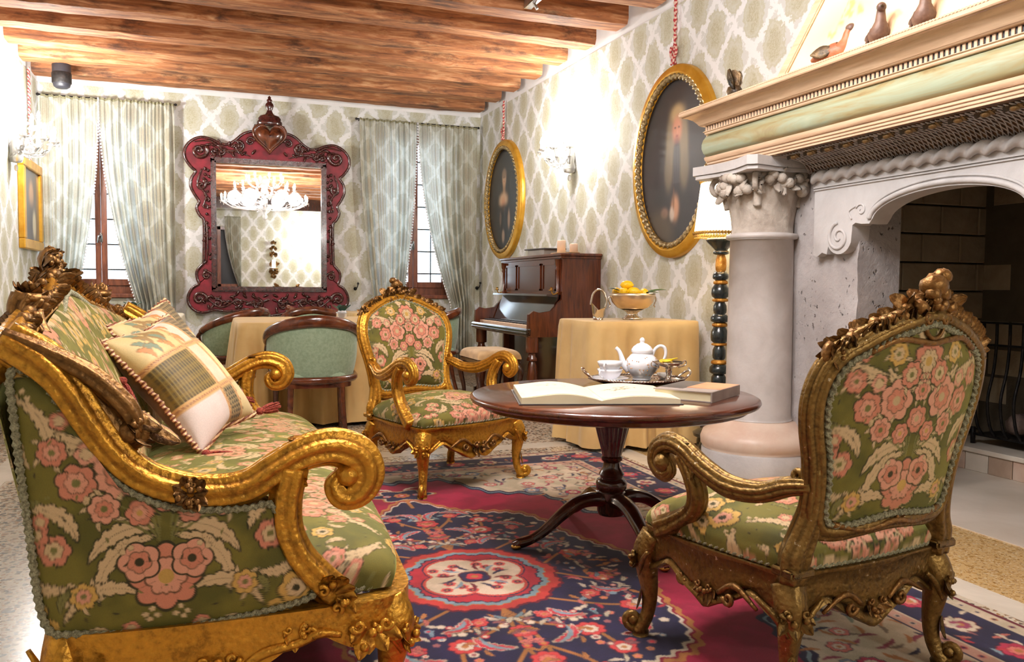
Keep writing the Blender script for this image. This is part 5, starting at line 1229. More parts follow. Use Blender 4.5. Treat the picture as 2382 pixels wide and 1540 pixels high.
# teapot
tp_ = thing('teapot', 'white porcelain teapot with gold sprigs and domed lid', 'teapot', (1.875, 3.385, ZT), math.radians(-20)); tp_.scale = (.90,) * 3
MB().lathe([(.0, .0), (.048, .001), (.050, .008), (.044, .012), (.060, .030), (.082, .060), (.086, .085), (.078, .110), (.060, .130), (.050, .138), (.052, .146)], seg=40).build('body', 'white_china', tp_)
ld = MB().lathe([(.054, .146), (.057, .150), (.055, .160), (.044, .176), (.026, .188), (.014, .192), (.010, .197), (.013, .203), (.014, .210), (.008, .219), (.0, .222)], seg=36).build('lid', 'white_china', tp_)
MB().tube(catmull([(-.065, 0, .055), (-.095, 0, .085), (-.108, 0, .125), (-.120, 0, .152), (-.136, 0, .168)], 6), [.024, .018, .012, .010, .009], k=14, up=(0, 1, 0)).build('spout', 'white_china', tp_)
MB().tube(catmull([(.056, 0, .128), (.066, 0, .160), (.092, 0, .178), (.116, 0, .168), (.122, 0, .135), (.108, 0, .098), (.082, 0, .072)], 6), [.006, .008, .008, .009, .008, .007, .007], k=10, up=(0, 1, 0)).build('handle', 'white_china', tp_)
m = MB(); rg = np.random.default_rng(9)
for k in range(46):
    z = rg.uniform(.03, .125); r = np.interp(z, [.03, .06, .085, .11, .13], [.060, .082, .086, .078, .060]) + .0005; t = rg.uniform(0, 6.28); n_v = V(math.cos(t), math.sin(t), .1); m.ell(n_v * [r, r, 0] + V(0, 0, z), (.003, .003, .003), nu=5, nv=4)
m.build('gold_sprigs', 'lamp_gold', tp_)['kind'] = 'stuff'
# cups: two stacked on a saucer
def cup(label, x, y, z, sauc=True, hh=0):
    t = thing('teacup', label, 'cup', (x, y, z), hh); t.scale = (1.2,) * 3
    if sauc: MB().lathe([(0, .001), (.035, .001), (.05, .006), (.072, .015), (.071, .017), (.048, .009), (0, .006)], seg=30).build('saucer', 'white_china', t)
    z0 = .006 if sauc else 0
    MB().lathe([(0, z0), (.022, z0), (.024, z0 + .006), (.036, z0 + .016), (.045, z0 + .032), (.049, z0 + .044), (.047, z0 + .044), (.042, z0 + .030), (.030, z0 + .014), (0, z0 + .010)], seg=30).build('bowl', 'white_china', t)
    MB().tube(catmull([(.044, 0, z0 + .036), (.060, 0, z0 + .040), (.064, 0, z0 + .026), (.048, 0, z0 + .014)], 5), .0035, k=7, up=(0, 1, 0)).build('handle', 'white_china', t)
cup('lower white cup of the stack on the silver tray, on its saucer', 1.70, 3.365, ZT, True, 3.6); cup('upper white cup stacked on another beside the teapot', 1.70, 3.365, ZT + .041, False, 3.9)
t = thing('glass_dish', 'small clear glass dish on the tray right of the silver compote', 'dish', (1.995, 3.385, ZT)); MB().lathe([(0, .0), (.025, .001), (.034, .02), (.036, .03), (.034, .03), (.03, .018), (0, .005)], seg=20).build('bowl', 'glass', t)
t = thing('silver_compote', 'small silver footed dish with handles standing on the tray', 'compote', (1.935, 3.245, ZT))
MB().lathe([(0, 0), (.034, .001), (.036, .006), (.022, .012), (.012, .022), (.010, .04), (.016, .052), (.012, .062), (.024, .070), (.055, .082), (.070, .096), (.068, .097), (.05, .086), (0, .076)], seg=32).build('bowl', 'silver', t)
for s in (-1, 1): MB().tube(catmull([(s * .06, 0, .088), (s * .085, 0, .100), (s * .088, 0, .080), (s * .05, 0, .070)], 5), .003, k=7, up=(0, 1, 0)).build('handle', 'silver', t)
for k in range(5):
    o = MB().lathe([(0, 0), (.025, 0), (.026, .0025), (.025, .005), (0, .005)], seg=18).build('lemon_slice', 'lemon'); o.location = (1.935 + .018 * math.cos(k * 1.3), 3.245 + .018 * math.sin(k * 1.3), ZT + .086 + k * .0052); o.rotation_euler = (.25 * math.sin(k), .2 * math.cos(k), 0)
    tag(o, 'lemon slice fanned in the small silver compote', 'lemon slice', 'lemon slices in the compote')

# ================================================================ CUSHIONS ON THE SOFA
PR = Ras(-.26, .26, -.24, .24, .002, S3(232, 208, 150), .6); rg = np.random.default_rng(3)
def rect(x0, x1, y0, y1, c, h=.6): 
    i = (PR.x >= x0) & (PR.x < x1); j = (PR.y >= y0) & (PR.y < y1); PR.im[np.ix_(i, j)] = np.r_[c, h]
rect(-.26, -.09, -.24, .02, S3(226, 198, 138)); rect(-.26, -.09, .02, .10, S3(226, 208, 186)); rect(-.26, -.09, .10, .24, S3(150, 126, 84))
rect(-.09, .10, -.24, .0, S3(124, 98, 24)); rect(-.09, .10, .0, .085, S3(226, 206, 176)); rect(-.09, .10, .085, .24, S3(238, 206, 140))
rect(.10, .26, -.24, .0, S3(226, 210, 200)); rect(.10, .26, .0, .11, S3(150, 126, 84)); rect(.10, .26, .11, .24, S3(232, 206, 150))
for k in range(60): x0 = -.088 + k * .0032; rect(x0, x0 + .0016, -.24, .0, S3(88, 72, 34), .2)
for k in range(40): y0 = -.236 + k * .006; rect(-.09, .10, y0, y0 + .002, S3(150, 128, 66), .8)
for (x0, x1, y0, y1) in ((-.26, -.09, .10, .24), (.10, .26, .0, .11)):
    ix = 0
    for gx_ in np.arange(x0 + .01, x1, .019):
        ix += 1
        for gy_ in np.arange(y0 + .008 + (ix % 2) * .009, y1, .018): PR.flower(gx_, gy_, .0072, 6, S3(54, 42, 26), None, None, S3(224, 200, 150), h=0)
for k in range(12): q = (rg.uniform(-.25, -.13), rg.uniform(-.22, 0)); PR.leaf(q[0], q[1], q[0] + .06, q[1] + .035, .5, .013, (S3(116, 136, 110), S3(206, 136, 76), S3(150, 120, 70))[k % 3], S3(170, 130, 80), 4)
for (x0, x1, y0, y1) in ((-.105, -.08, -.24, .24), (.09, .115, -.24, .24), (-.26, .26, -.006, .012), (-.26, .26, .09, .108)):
    rect(x0, x1, y0, y1, S3(214, 168, 104), .9)
    L_h = (y1 - y0) > (x1 - x0)
    for k in range(int((max(x1 - x0, y1 - y0)) / .012)):
        q = ((x0 + x1) / 2, y0 + .006 + k * .012) if L_h else (x0 + .006 + k * .012, (y0 + y1) / 2); PR.flower(q[0], q[1], .0055, 4, S3(130, 64, 50), S3(226, 190, 130), None)
def pillow(label, loc, ex, ey, a_, b_, th, tass):
    ex = nrm(ex); ey = nrm(ey - np.dot(ey, ex) * ex); ez = np.cross(ex, ey); t = thing('patchwork_cushion', label, 'cushion'); t.matrix_world = Matrix(basis(ex, ey, ez, loc).tolist())
    n = 110; u = np.linspace(-1, 1, n); A, B = np.meshgrid(u, u, indexing='ij'); k = ((1 - A ** 2).clip(0) * (1 - B ** 2).clip(0)) ** .42
    pin = 1 - .13 * (1 - A ** 2) ** 0 * ((1 - np.abs(A)) * (np.abs(B)) ** 3 + (1 - np.abs(B)) * np.abs(A) ** 3)
    X = A * a_ * pin; Y = B * b_ * pin; Z = th * k * (1 + .06 * np.sin(A * 7 + B * 3) * (1 - k))
    c = PR.sample(A * .255, B * .235); m = MB(); m.grid(np.stack([X, Y, Z], -1), c=c); m.build('patchwork_front', 'patch', t, col=True)
    m = MB(); m.grid(np.stack([X, Y, -Z * .95], -1)[::3, ::3][:, ::-1]); m.build('velvet_back', 'lining', t)
    ed = np.concatenate([np.stack([X[0, :], Y[0, :]], 1)[:-1], np.stack([X[:, -1], Y[:, -1]], 1)[:-1], np.stack([X[-1, ::-1], Y[-1, ::-1]], 1)[:-1], np.stack([X[::-1, 0], Y[::-1, 0]], 1)[:-1]])
    m = MB(); rope(m, np.concatenate([ed, np.zeros((len(ed), 1))], 1), .0095, .030, closed=True, k=8, amp=.35); m.build('twisted_cord', 'cord', t)
    for (p, d) in tass:
        m = MB(); p = V(*p); d = nrm(d)
        m.ell(p + d * .018, (.016,) * 3, nu=8, nv=6); rg2 = np.random.default_rng(4)
        for q in range(26):
            s_v = nrm(rg2.standard_normal(3)); m.tube(catmull([p + d * .02, p + d * .05 + s_v * .016, p + d * .10 + s_v * .022], 3), .0035, k=4, up=(.3, .5, .8))
        m.build('tassel', 'tassel', t)
    return t
n = NT('twisted_silk_cord'); v = n.obj(); w = n.n('TexWave', Vector=v, Scale=22.0, Distortion=1.0); n.P(Base_Color=n.ramp(w.outputs[0], (.35, S(128, 70, 46)), (.6, S(226, 186, 138))), Roughness=.5); MAT['cord'] = n.m
pillow('patchwork cushion with twisted cord and red tassels, in front on the sofa', (-.105, 3.21, .705), V(.32, -.09, -.39), V(.25, .40, .05), .25, .205, .105, [((.25, .225, 0), (.3, 1, .25)), ((.25, -.22, .01), (.5, .3, .3)), ((-.12, -.22, -.02), (1, -.15, -.4))])
pillow('second patchwork cushion, mostly hidden behind the front one', (-.150, 3.54, .735), V(.26, -.02, -.42), V(.22, .42, .05), .245, .225, .08, [((.24, .22, 0), (.6, .6, .2))])

# ================================================================ TABLES WITH CLOTHS
def cloth(name, label, mat, cx, cy, hx, hy, zt, zb, rc=.08, nf=22, amp=.03, seed=0, rz=0, flare=.04):
    rg = np.random.default_rng(seed); n = nf * 12; th = np.linspace(0, 2 * PI, 400, endpoint=False)
    p = 2 / (rc * 2 + .0) if False else None
    c_, s_ = np.cos(th), np.sin(th); e = 10 if rc < .2 else 2.0; R = (np.abs(c_) ** e + np.abs(s_) ** e) ** (-1 / e)
    out = resample(np.stack([R * c_ * hx, R * s_ * hy], 1), n, True)
    d = nrm(np.stack([np.roll(out, -1, 0) - np.roll(out, 1, 0)], 0)[0]); N_ = np.stack([d[:, 1], -d[:, 0]], 1)
    ph = np.cumsum(rg.uniform(.4, 1.6, n)); ph = ph / ph[-1] * nf * 2 * PI; am = .55 + .45 * np.sin(ph / nf * 3 + seed)
    rows = [np.concatenate([out * f, np.full((n, 1), zt)], 1) for f in (.02, .5, .9, .985)]
    rows.append(np.concatenate([out + N_ * .004, np.full((n, 1), zt - .006)], 1))
    for k in range(1, 19):
        t = k / 18; a = amp * am * t ** .7 * (1.1 - .1 * t)
        rows.append(np.concatenate([out + N_ * (.008 + flare * t + a * (np.sin(ph + .5 * t) + .38 * np.sin(2 * ph + 1.2)))[:, None] if np.ndim(a) else out, np.full((n, 1), zt - .006 - (zt - .006 - zb) * t)], 1))
    m = MB(); m.grid(np.array(rows)[::-1], cv=True); m.f.append(tuple(range(m.n - n * 0 - n * 23, m.n - n * 22)) if False else tuple(range(n * 22, n * 23)))
    o = m.build(name, mat); o.location = (cx, cy, 0); o.rotation_euler = (0, 0, rz); return tag(o, label, 'tablecloth')
def under_table(label, cx, cy, hx, hy, zt, rz=0):
    t = thing('dining_table', label, 'table', (cx, cy, 0), rz)
    MB().box(-hx, hx, -hy, hy, zt - .04, zt - .012).build('tabletop', 'mahogany', t, smooth=False)
    for sx in (-1, 1):
        for sy in (-1, 1): MB().lathe([(.018, 0), (.028, .3), (.03, zt - .04)], c=(sx * (hx - .06), sy * (hy - .06), 0), seg=10).build('leg', 'mahogany_dark', t)
under_table('square table under the mustard cloth behind the green tub chair', .72, 6.86, .52, .56, .78)
cloth('tablecloth', 'long mustard cloth on the dining table behind the green tub chair', 'yellow_cloth', .72, 6.86, .56, .60, .785, .03, .08, 22, .075, 1)
under_table('table under the pale cloth below the left window', -.90, 8.05, .60, .60, .78)
cloth('tablecloth', 'pale cream cloth on the dining table below the left window', 'cream_cloth', -.90, 8.05, .64, .66, .785, .05, .08, 24, .03, 2)
under_table('table with a pale cloth between the mirror and the right window', 1.74, 8.78, .36, .36, .78)
cloth('tablecloth', 'pale mustard cloth on the table below the mirror, left of the right window', 'yellow_cloth', 1.74, 8.78, .40, .40, .785, .05, .08, 20, .025, 3)
under_table('side table under the mustard cloth beside the piano', 2.665, 5.02, .37, .26, .835)
cloth('tablecloth', 'mustard cloth on the side table carrying the bowl of lemons', 'yellow_cloth', 2.665, 5.02, .40, .30, .842, .03, .08, 14, .055, 7, 0, .03)
under_table('console table on the wall behind the camera, seen in the mirror', 1.42, YR + .4, .6, .3, .80)
cloth('tablecloth', 'cream cloth on the console behind the camera, seen in the mirror', 'cream_cloth', 1.42, YR + .4, .64, .33, .806, .05, .08, 20, .02, 4)

# tub chairs
def tub_chair(label):
    t = thing('tub_chair', label, 'chair'); g = 'green tub chairs'; t['group'] = g
    A = np.linspace(-1.95, 1.95, 44); rx, ry = .292, .265
    U = np.stack([rx * np.sin(A), -ry * np.cos(A) + .0], 1); q = (1 - np.cos(A * .80)) / 2
    ztop = .818 - .17 * np.clip(np.abs(A) / 1.95, 0, 1) ** 1.7
    N_ = nrm(U); rk = (1 - .35 * np.abs(A) / 1.95)
    def shell(off, zb, zt_, nm, sgn):
        rows = []
        for k in range(9):
            f = k / 8; z = zb + (zt_ - zb) * f; o = off + .012 * math.sin(f * PI) * sgn + .035 * (f - .3) * rk
            rows.append(np.concatenate([U + N_ * np.asarray(o)[..., None] * np.ones((len(A), 1)), np.asarray(z).reshape(-1, 1) * np.ones((len(A), 1))], 1))
        G = np.array(rows); m = MB(); m.grid(G if sgn > 0 else G[::-1]); return m.build(nm, 'green_cloth', t)
    zb = .435 + .03 * (np.abs(A) / 1.95) ** 6
    shell(0, zb, ztop - .03, 'outside_back', 1); shell(-.035, zb, ztop - .03, 'inside_back', -1)
    P = np.concatenate([U + N_ * (.005 + .024 * rk)[:, None], ztop[:, None]], 1); w = .5 + .5 * np.cos(A / 1.95 * PI / 2) ** 2
    m = MB(); m.tube(P, (list(.020 + .006 * w), list(.020 + .022 * w)), prof=ring(12)); m.ell(P[0], (.026, .026, .026)); m.ell(P[-1], (.026, .026, .026)); m.build('top_rail', 'chair_wood', t)
    m = MB(); rows = [];
    Pb = np.concatenate([U + N_ * .004, zb[:, None] - .022], 1); m.tube(Pb, (.022, .026), prof=ring(8, PI / 8)); m.build('back_rail', 'chair_wood', t)
    for s in (-1, 1):
        a0 = P[-1] if s > 0 else P[0]
        Q = catmull([a0 + V(0, 0, -.005), a0 + V(s * .0, .035, -.05), a0 + V(0, .02, -.12), V(s * .262, .20, .49), V(s * .25, .245, .43)], 6); MB().tube(Q, ([.018, .018, .016, .020, .024], [.024, .026, .024, .026, .030]), up=(s, 0, 0)).build('arm_front', 'chair_wood', t)
    e = lambda n: np.sin(np.linspace(-PI / 2, PI / 2, n)); s, tt = np.meshgrid(e(26), e(26), indexing='ij'); k = ((1 - s ** 8).clip(0) * (1 - tt ** 8).clip(0)) ** .5
    wx = np.where(tt < 0, .255 * np.sqrt(np.clip(1 - (tt * .80) ** 2, 0, 1)) , .255); m = MB(); m.grid(np.stack([s * wx, tt * .245, .415 + .065 * k ** .7], -1)); m.build('seat_cushion', 'green_cloth', t)
    m = MB(); n = 40; th = np.linspace(0, 2 * PI, n, endpoint=False); pr = np.stack([.262 * np.sign(np.cos(th)) * np.abs(np.cos(th)) ** .6, .25 * np.sign(np.sin(th)) * np.abs(np.sin(th)) ** .6], 1)
    m.grid(np.array([np.concatenate([pr * f, np.full((n, 1), z)], 1) for f, z in ((.9, .36), (1, .36), (1.01, .42), (.9, .42))]), cv=True, cu=True); m.build('seat_rail', 'chair_wood', t, sharp=40)
    for (x, y, ox, oy, c_) in ((-.17, -.20, -.03, -.08, .010), (.17, -.20, .03, -.08, .010), (-.23, .22, -.005, .02, 0), (.23, .22, .005, .02, 0)):
        MB().tube(catmull([(x, y, .40), (x + ox * .15, y + oy * .2, .25), (x + ox * .5, y + oy * .6, .1), (x + ox, y + oy, 0)], 5), [.024, .021, .017, .013], k=8, up=(0, 1, 0), prof=ring(8, PI / 8)).build('leg', 'chair_wood', t)
    m = MB()
    for s in (-1, 1): m.ell(np.append(U[22 + s * 13] + N_[22 + s * 13] * .012, .80 - .03), (.004,) * 3, nu=6, nv=4)
    m.build('tack', 'iron', t)
    return t
tc = tub_chair('green tub chair with its back to us at the mustard dining table'); tc.location = (.655, 5.93, 0); tc.rotation_euler = (0, 0, .02)
def tub(x, y, deg, label): return copy_tree(tc, label=label, loc=(x, y, 0), rotz=math.radians(deg))
tub(.17, 7.90, 50, 'green tub chair turned away, between the two dining tables, below the mirror')
tub(-.33, 6.75, -82, 'tub chair with curved dark arm, half hidden behind the cushions')
tub(.90, 7.84, 180, 'tub chair facing us on the far side of the mustard dining table')
tub(1.02, 8.80, -90, 'tub chair behind the flower vase, under the right end of the mirror')
tub(2.02, 7.95, 75, 'pale green tub chair in front of the right window, beside the piano')
tub(-1.15, 6.98, 10, 'tub chair behind the sofa crest, at the near side of the window table')
tub(-1.05, 9.10, 178, 'tub chair under the left window, on the far side of its table')
# flower glasses on the tables
def vase(x, y, z, label):
    t = thing('flower_glass', label, 'vase', (x, y, z))
    MB().lathe([(0, .0), (.030, .001), (.042, .02), (.040, .045), (.046, .06), (.043, .06), (.037, .045), (.038, .02), (0, .006)], seg=20).build('glass_bowl', 'glass', t)
    m = MB(); [m.ell((.02 * math.cos(k * 1.2), .02 * math.sin(k * 1.2), .062), (.018, .018, .012), nu=8, nv=6, lump=.3, seed=k) for k in range(6)]; m.build('petals', 'white_china', t)
    m = MB(); 
    for k in range(4): leaf(m, (0, 0, .055), V(math.cos(k * 1.6), math.sin(k * 1.6), 1.1), V(-math.cos(k * 1.6), -math.sin(k * 1.6), .3), .10, .034, -.15, 1, .15)
    m.build('leaves', 'leaf_dark', t)
vase(.98, 6.75, .786, 'low glass with white petals and dark leaves on the mustard dining table'); vase(-.66, 7.9, .786, 'low glass with white petals and dark leaf on the pale window table')

# side table still life
ZS = .8425
bw = thing('footed_bowl', 'large footed silver bowl holding lemons on the side table', 'bowl', (2.70, 5.02, ZS))
MB().lathe([(0, 0), (.070, .001), (.074, .008), (.060, .016), (.040, .028), (.036, .045), (.052, .058), (.08, .066)], seg=40, flute=(8, .12, .01, .05)).build('foot', 'silver', bw)
MB().lathe([(0, .062), (.06, .064), (.105, .082), (.140, .118), (.154, .160), (.157, .180), (.153, .180), (.148, .160), (.13, .118), (.09, .085), (0, .078)], seg=48).build('bowl', 'silver_warm', bw)
for s in (-1, 1):
    a_ = V(s, 0, 0); MB().tube(catmull([(s * .152, 0, .15), (s * .175, 0, .16), (s * .182, 0, .13), (s * .168, 0, .10), (s * .176, 0, .085)], 5), .005, k=7, up=(0, 1, 0)).build('handle', 'silver', bw)
for k, (dx, dy, z) in enumerate(((-.09, -.04, .185), (-.03, -.075, .19), (-.10, .045, .185), (.01, .01, .19), (-.055, -.02, .235), (.05, -.07, .182), (-.02, .085, .185))):
    m = MB(); u = np.linspace(0, PI, 12); m.lathe(np.stack([.031 * np.sin(u) ** .85, -.042 * np.cos(u) + .006 * np.sign(-np.cos(u)) * (np.abs(np.cos(u)) > .97)], 1), seg=16, caps=False)
    o = m.build('lemon', 'lemon'); o.location = (2.70 + dx, 5.02 + dy, ZS + z); o.rotation_euler = (1.3 + .5 * math.sin(k * 2), .4 * k, k * 1.1)
    tag(o, ('leftmost yellow lemon in the footed bowl, next to the dark leaf', 'front left yellow lemon in the footed bowl', 'back left yellow lemon in the footed bowl', 'middle yellow lemon in the footed bowl, under the top one', 'topmost yellow lemon of the heap in the footed bowl', 'rightmost yellow lemon in the footed bowl, under the green leaf', 'yellow lemon at the back of the footed bowl')[k], 'lemon', 'lemons in the footed bowl')
for k, (p, d, L, lb) in enumerate((((2.60, 5.0, ZS + .195), (-1, .25, .35), .09, 'dark green leaf sticking out left of the lemons'), ((2.75, 4.96, ZS + .185), (1, -.1, .25), .17, 'long green leaf lying over the right rim of the bowl'), ((2.735, 4.93, ZS + .185), (.8, -.5, .12), .10, 'short yellow-green leaf lying between the lemons and rim'))):
    m = MB(); leaf(m, p, d, (0, 0, 1), L, .030, -.15, 1, .12, 7, 12); tag(m.build('citrus_leaf', 'leaf_dark' if k == 0 else 'leaf'), lb, 'leaf')
sb = thing('silver_basket', 'silver wine basket with tall looped handle on the side table', 'basket', (2.42, 5.0, ZS), math.radians(-30))
A = np.linspace(0, 2 * PI, 40, endpoint=False)
G = np.array([[( (.032 + .018 * h) * math.cos(a) + .01, (.03 + .014 * h) * math.sin(a), h * (.065 + .055 * max(0, -math.cos(a)) + .02 * max(0, math.cos(a)))) for a in A] for h in (0, .3, .7, 1)])
m = MB(); m.grid(G[::-1], cv=True); m.f.append(tuple(range(m.n - 40, m.n))); m.build('cup', 'silver', sb)
m = MB(); m.tube(catmull([(.056, 0, .08), (.066, 0, .13), (.045, 0, .185), (.012, 0, .205), (-.022, 0, .18), (-.036, 0, .13), (-.040, 0, .10)], 7), (.007, .004), up=(0, 1, 0)); m.build('handle', 'silver', sb)

# ================================================================ PIANO
pn = thing('upright_piano', 'old walnut upright piano standing against the right wall', 'piano', (2.775, 6.40, 0), math.radians(.0))
PW = 1.52; dX = .36     # local: x to the wall, y along it (away from us), front faces -x
B_ = lambda *a, **k: MB().box(*a, **k)
for s, y in ((0, 0), (1, PW - .04)):
    B_(0, dX - .0, y, y + .04, 0, 1.31, bev=.004).build('side_panel', 'piano', pn, smooth=False)
    m = MB(); yy = y; P = [(-.31, .665), (-.30, .83), (-.26, .86), (-.20, .845), (-.10, .86), (-.03, .93), (0, .96), (0, .64), (-.29, .64)]; m.prism(P, yy, yy + .04, 'y'); m.build('key_cheek', 'piano', pn, smooth=False)
    m = MB(); m.lathe([(.050, 0), (.052, .07), (.038, .08), (.030, .10), (.036, .13), (.050, .22), (.052, .30), (.040, .40), (.030, .43), (.048, .44), (.048, .46), (.034, .48), (.034, .50), (.055, .51), (.055, .64)], c=(-.245, y + .02 + (.04 if s == 0 else -.04), .0), seg=24); m.build('leg', 'piano', pn, sharp=40)
    B_(-.31, 0, y - .0, y + .10 if s == 0 else y + .04, 0, .06, bev=.006).build('toe_block', 'piano_dark', pn, smooth=False)
B_(-.03, dX, -.03, PW + .03, 1.325, 1.350, bev=.006).build('top_lid', 'piano', pn, smooth=False); B_(-.018, dX, -.016, PW + .016, 1.305, 1.325, bev=.004).build('top_molding', 'piano', pn, smooth=False)
B_(.01, dX, .04, PW - .04, .64, 1.31).build('upper_case', 'piano_dark', pn, smooth=False)
fp = B_(-.004, .012, .04, PW - .04, 1.0, 1.305).build('front_panel', 'piano', pn, smooth=False)
for (a, b) in ((.12, .42), (.47, 1.05), (1.10, 1.40)):
    m = MB(); m.box(-.016, -.003, a, b, 1.255, 1.272); m.box(-.016, -.003, a, b, 1.03, 1.045); m.box(-.016, -.003, a, a + .016, 1.03, 1.27); m.box(-.016, -.003, b - .016, b, 1.03, 1.27); m.build('panel_molding', 'piano', fp, smooth=False)
    B_(-.008, -.002, a + .016, b - .016, 1.045, 1.255).build('inset_panel', 'mahogany', fp, smooth=False)
for y in (.07, PW - .07):
    m = MB(); m.lathe([(.02, 1.0), (.02, 1.02), (.014, 1.03), (.016, 1.15), (.014, 1.2), (.024, 1.22), (.018, 1.235), (.026, 1.25), (.03, 1.30)], c=(-.012, y, 0), seg=14); m.build('pilaster', 'piano', pn)
B_(-.30, .02, .03, PW - .03, .640, .700, bev=.004).build('key_bed', 'piano', pn, smooth=False)
m = MB(); m.box(-.325, -.285, -.015, PW + .015, .655, .712, bev=.008); m.box(-.332, -.30, -.015, PW + .015, .665, .680, bev=.004); m.box(-.332, -.30, -.015, PW + .015, .690, .702, bev=.004); m.build('key_slip', 'piano_dark', pn, smooth=False)
m = MB()
for k in range(52): y = .10 + k * (PW - .20) / 52; m.box(-.275, -.135, y, y + (PW - .20) / 52 - .0015, .705, .735, bev=.0015)
m.build('white_keys', 'candle', pn, smooth=False)['kind'] = 'stuff'
m = MB()
for k in range(51):
    if k % 7 in (2, 6): continue
    y = .10 + (k + 1) * (PW - .20) / 52; m.box(-.235, -.135, y - .006, y + .006, .735, .748, bev=.002)
m.build('black_keys', 'black', pn, smooth=False)['kind'] = 'stuff'
# open fall board, glossy, leaning back, with its lip
m = MB(); m.prism([(-.115, .745), (-.09, .742), (.0, .985), (-.015, .99)], .06, PW - .06, 'y'); m.build('fall_board', 'piano_gloss' if 'piano_gloss' in MAT else 'piano_dark', pn, smooth=False)
m = MB(); m.prism([(-.12, 1.0), (-.125, .985), (-.02, .975), (.0, 1.0)], .05, PW - .05, 'y'); m.build('fall_lip', 'piano_dark', pn, smooth=False)
B_(-.135, -.11, .06, PW - .06, .735, .755, bev=.004).build('name_rail', 'piano_dark', pn, smooth=False)
B_(.06, .08, .04, PW - .04, .06, .64).build('lower_panel', 'piano_dark', pn, smooth=False); B_(-.02, .09, .04, PW - .04, .0, .07).build('bottom_board', 'piano_dark', pn, smooth=False)
for y in (.68, .84): m = MB(); m.tube(catmull([(.06, y, .05), (0, y, .05), (-.08, y, .06), (-.12, y, .05)], 4), (.016, .006), up=(0, 0, 1)); m.ell((-.11, y, .052), (.026, .018, .008)); m.build('pedal', 'brass', pn)
for y in (.05, PW - .05): m = MB(); m.tube(catmull([(-.01, y, 1.02), (-.06, y, 1.0), (-.08, y, 1.03)], 5), .006, up=(0, 1, 0)); m.lathe([(.0, 0), (.022, .002), (.024, .008), (.010, .01), (.012, .03)], c=(-.08, y, 1.03), seg=12); m.build('candle_bracket', 'brass', pn)
ZP = 1.351
def candle(x, y, h, r, label):
    t = thing('candle', label, 'candle', (x, y, ZP + .012)); MB().lathe([(0, 0), (r, 0), (r, h - .006), (r * .8, h), (r * .3, h - .006), (0, h - .006)], seg=20).build('wax', 'candle', t); MB().tube([(0, 0, h - .01), (.002, 0, h + .008)], .0015, k=5, up=(0, 1, 0)).build('wick', 'black', t)
candle(2.90, 6.72, .115, .038, 'taller ivory pillar candle on top of the piano'); candle(2.93, 6.52, .075, .036, 'shorter ivory pillar candle at the near end of the piano top')
t = thing('oval_plate', 'thin pale wooden plate under the candles on the piano', 'plate', (2.91, 6.66, ZP)); m = MB(); m.lathe([(0, 0), (.10, .001), (.13, .008), (.128, .012), (.10, .008), (0, .008)], seg=30); m.xf(np.diag([.8, 1.7, 1, 1])); m.build('dish', 'velvet_beige', t)
t = thing('keepsake_box', 'grey flat box with a black top lying on the piano', 'box', (2.92, 7.15, ZP), .12); B_(-.10, .10, -.16, .16, 0, .055, bev=.003).build('body', 'box_grey', t, smooth=False); B_(-.115, .115, -.20, .20, .055, .068, bev=.003).build('lid', 'book_dark', t, smooth=False)
t = thing('sheet_music', 'flat music sheets at the far end of the piano top', 'papers', (2.91, 7.55, ZP), .1)
for k in range(3): B_(-.10 + .01 * k, .10, -.14, .14 - .01 * k, k * .003, k * .003 + .003).build('sheet', 'paper', t, smooth=False)
# stool
st = thing('piano_stool', 'piano stool with rubbed beige velvet seat and dark curved legs', 'stool', (2.22, 6.66, 0), .0)
e = lambda n: np.sin(np.linspace(-PI / 2, PI / 2, n)); s, tt = np.meshgrid(e(30), e(30), indexing='ij'); k = ((1 - s ** 6).clip(0) * (1 - tt ** 6).clip(0)) ** .5
G = np.stack([s * .19 * (1 + .04 * k), tt * .27 * (1 + .04 * k), .46 + .08 * k ** .6], -1); m = MB(); m.grid(G); m.build('cushion', 'velvet_beige', st)
B_(-.185, .185, -.265, .265, .415, .462, bev=.01).build('seat_frame', 'mahogany_dark', st, smooth=False)
for sx in (-1, 1):
    for sy in (-1, 1): MB().tube(catmull([(sx * .16, sy * .235, .42), (sx * .185, sy * .26, .34), (sx * .16, sy * .235, .18), (sx * .165, sy * .24, .06), (sx * .19, sy * .265, .012)], 5), [.026, .026, .018, .014, .018], k=10, up=(0, 1, 0)).build('leg', 'mahogany_dark', st)
t = st

# ================================================================ FLOOR LAMP
lx, ly = 3.0, 4.425
fl_ = thing('floor_lamp', 'tall floor lamp with black and gilt turned column and glowing pleated shade', 'lamp', (lx, ly, 0))
for k in range(3):
    a = k * 2 * PI / 3 + PI + .55; q = (.115 * math.cos(a), .115 * math.sin(a))
    MB().ell((*q, .068), (.066, .066, .066), nu=24, nv=16).build('ball_foot', 'lamp_black', fl_)
MB().lathe([(.05, .11), (.15, .125), (.155, .145), (.13, .16), (.08, .17), (.05, .20)], seg=32).build('base', 'lamp_black', fl_, sharp=50)
zz = .20; seg = [('b', .045, .09), ('g', .05, .03), ('b', .06, .11), ('g', .052, .025), ('b', .048, .07), ('b', .06, .06), ('g', .05, .03), ('b', .042, .09), ('g', .05, .02), ('b', .055, .10), ('g', .048, .03), ('b', .058, .05), ('b', .042, .08), ('g', .05, .025), ('b', .056, .085), ('g', .045, .03), ('b', .05, .05), ('g', .034, .11), ('b', .05, .03)]
tot = sum(s_[2] for s_ in seg); kf = (1.30 - .20) / tot
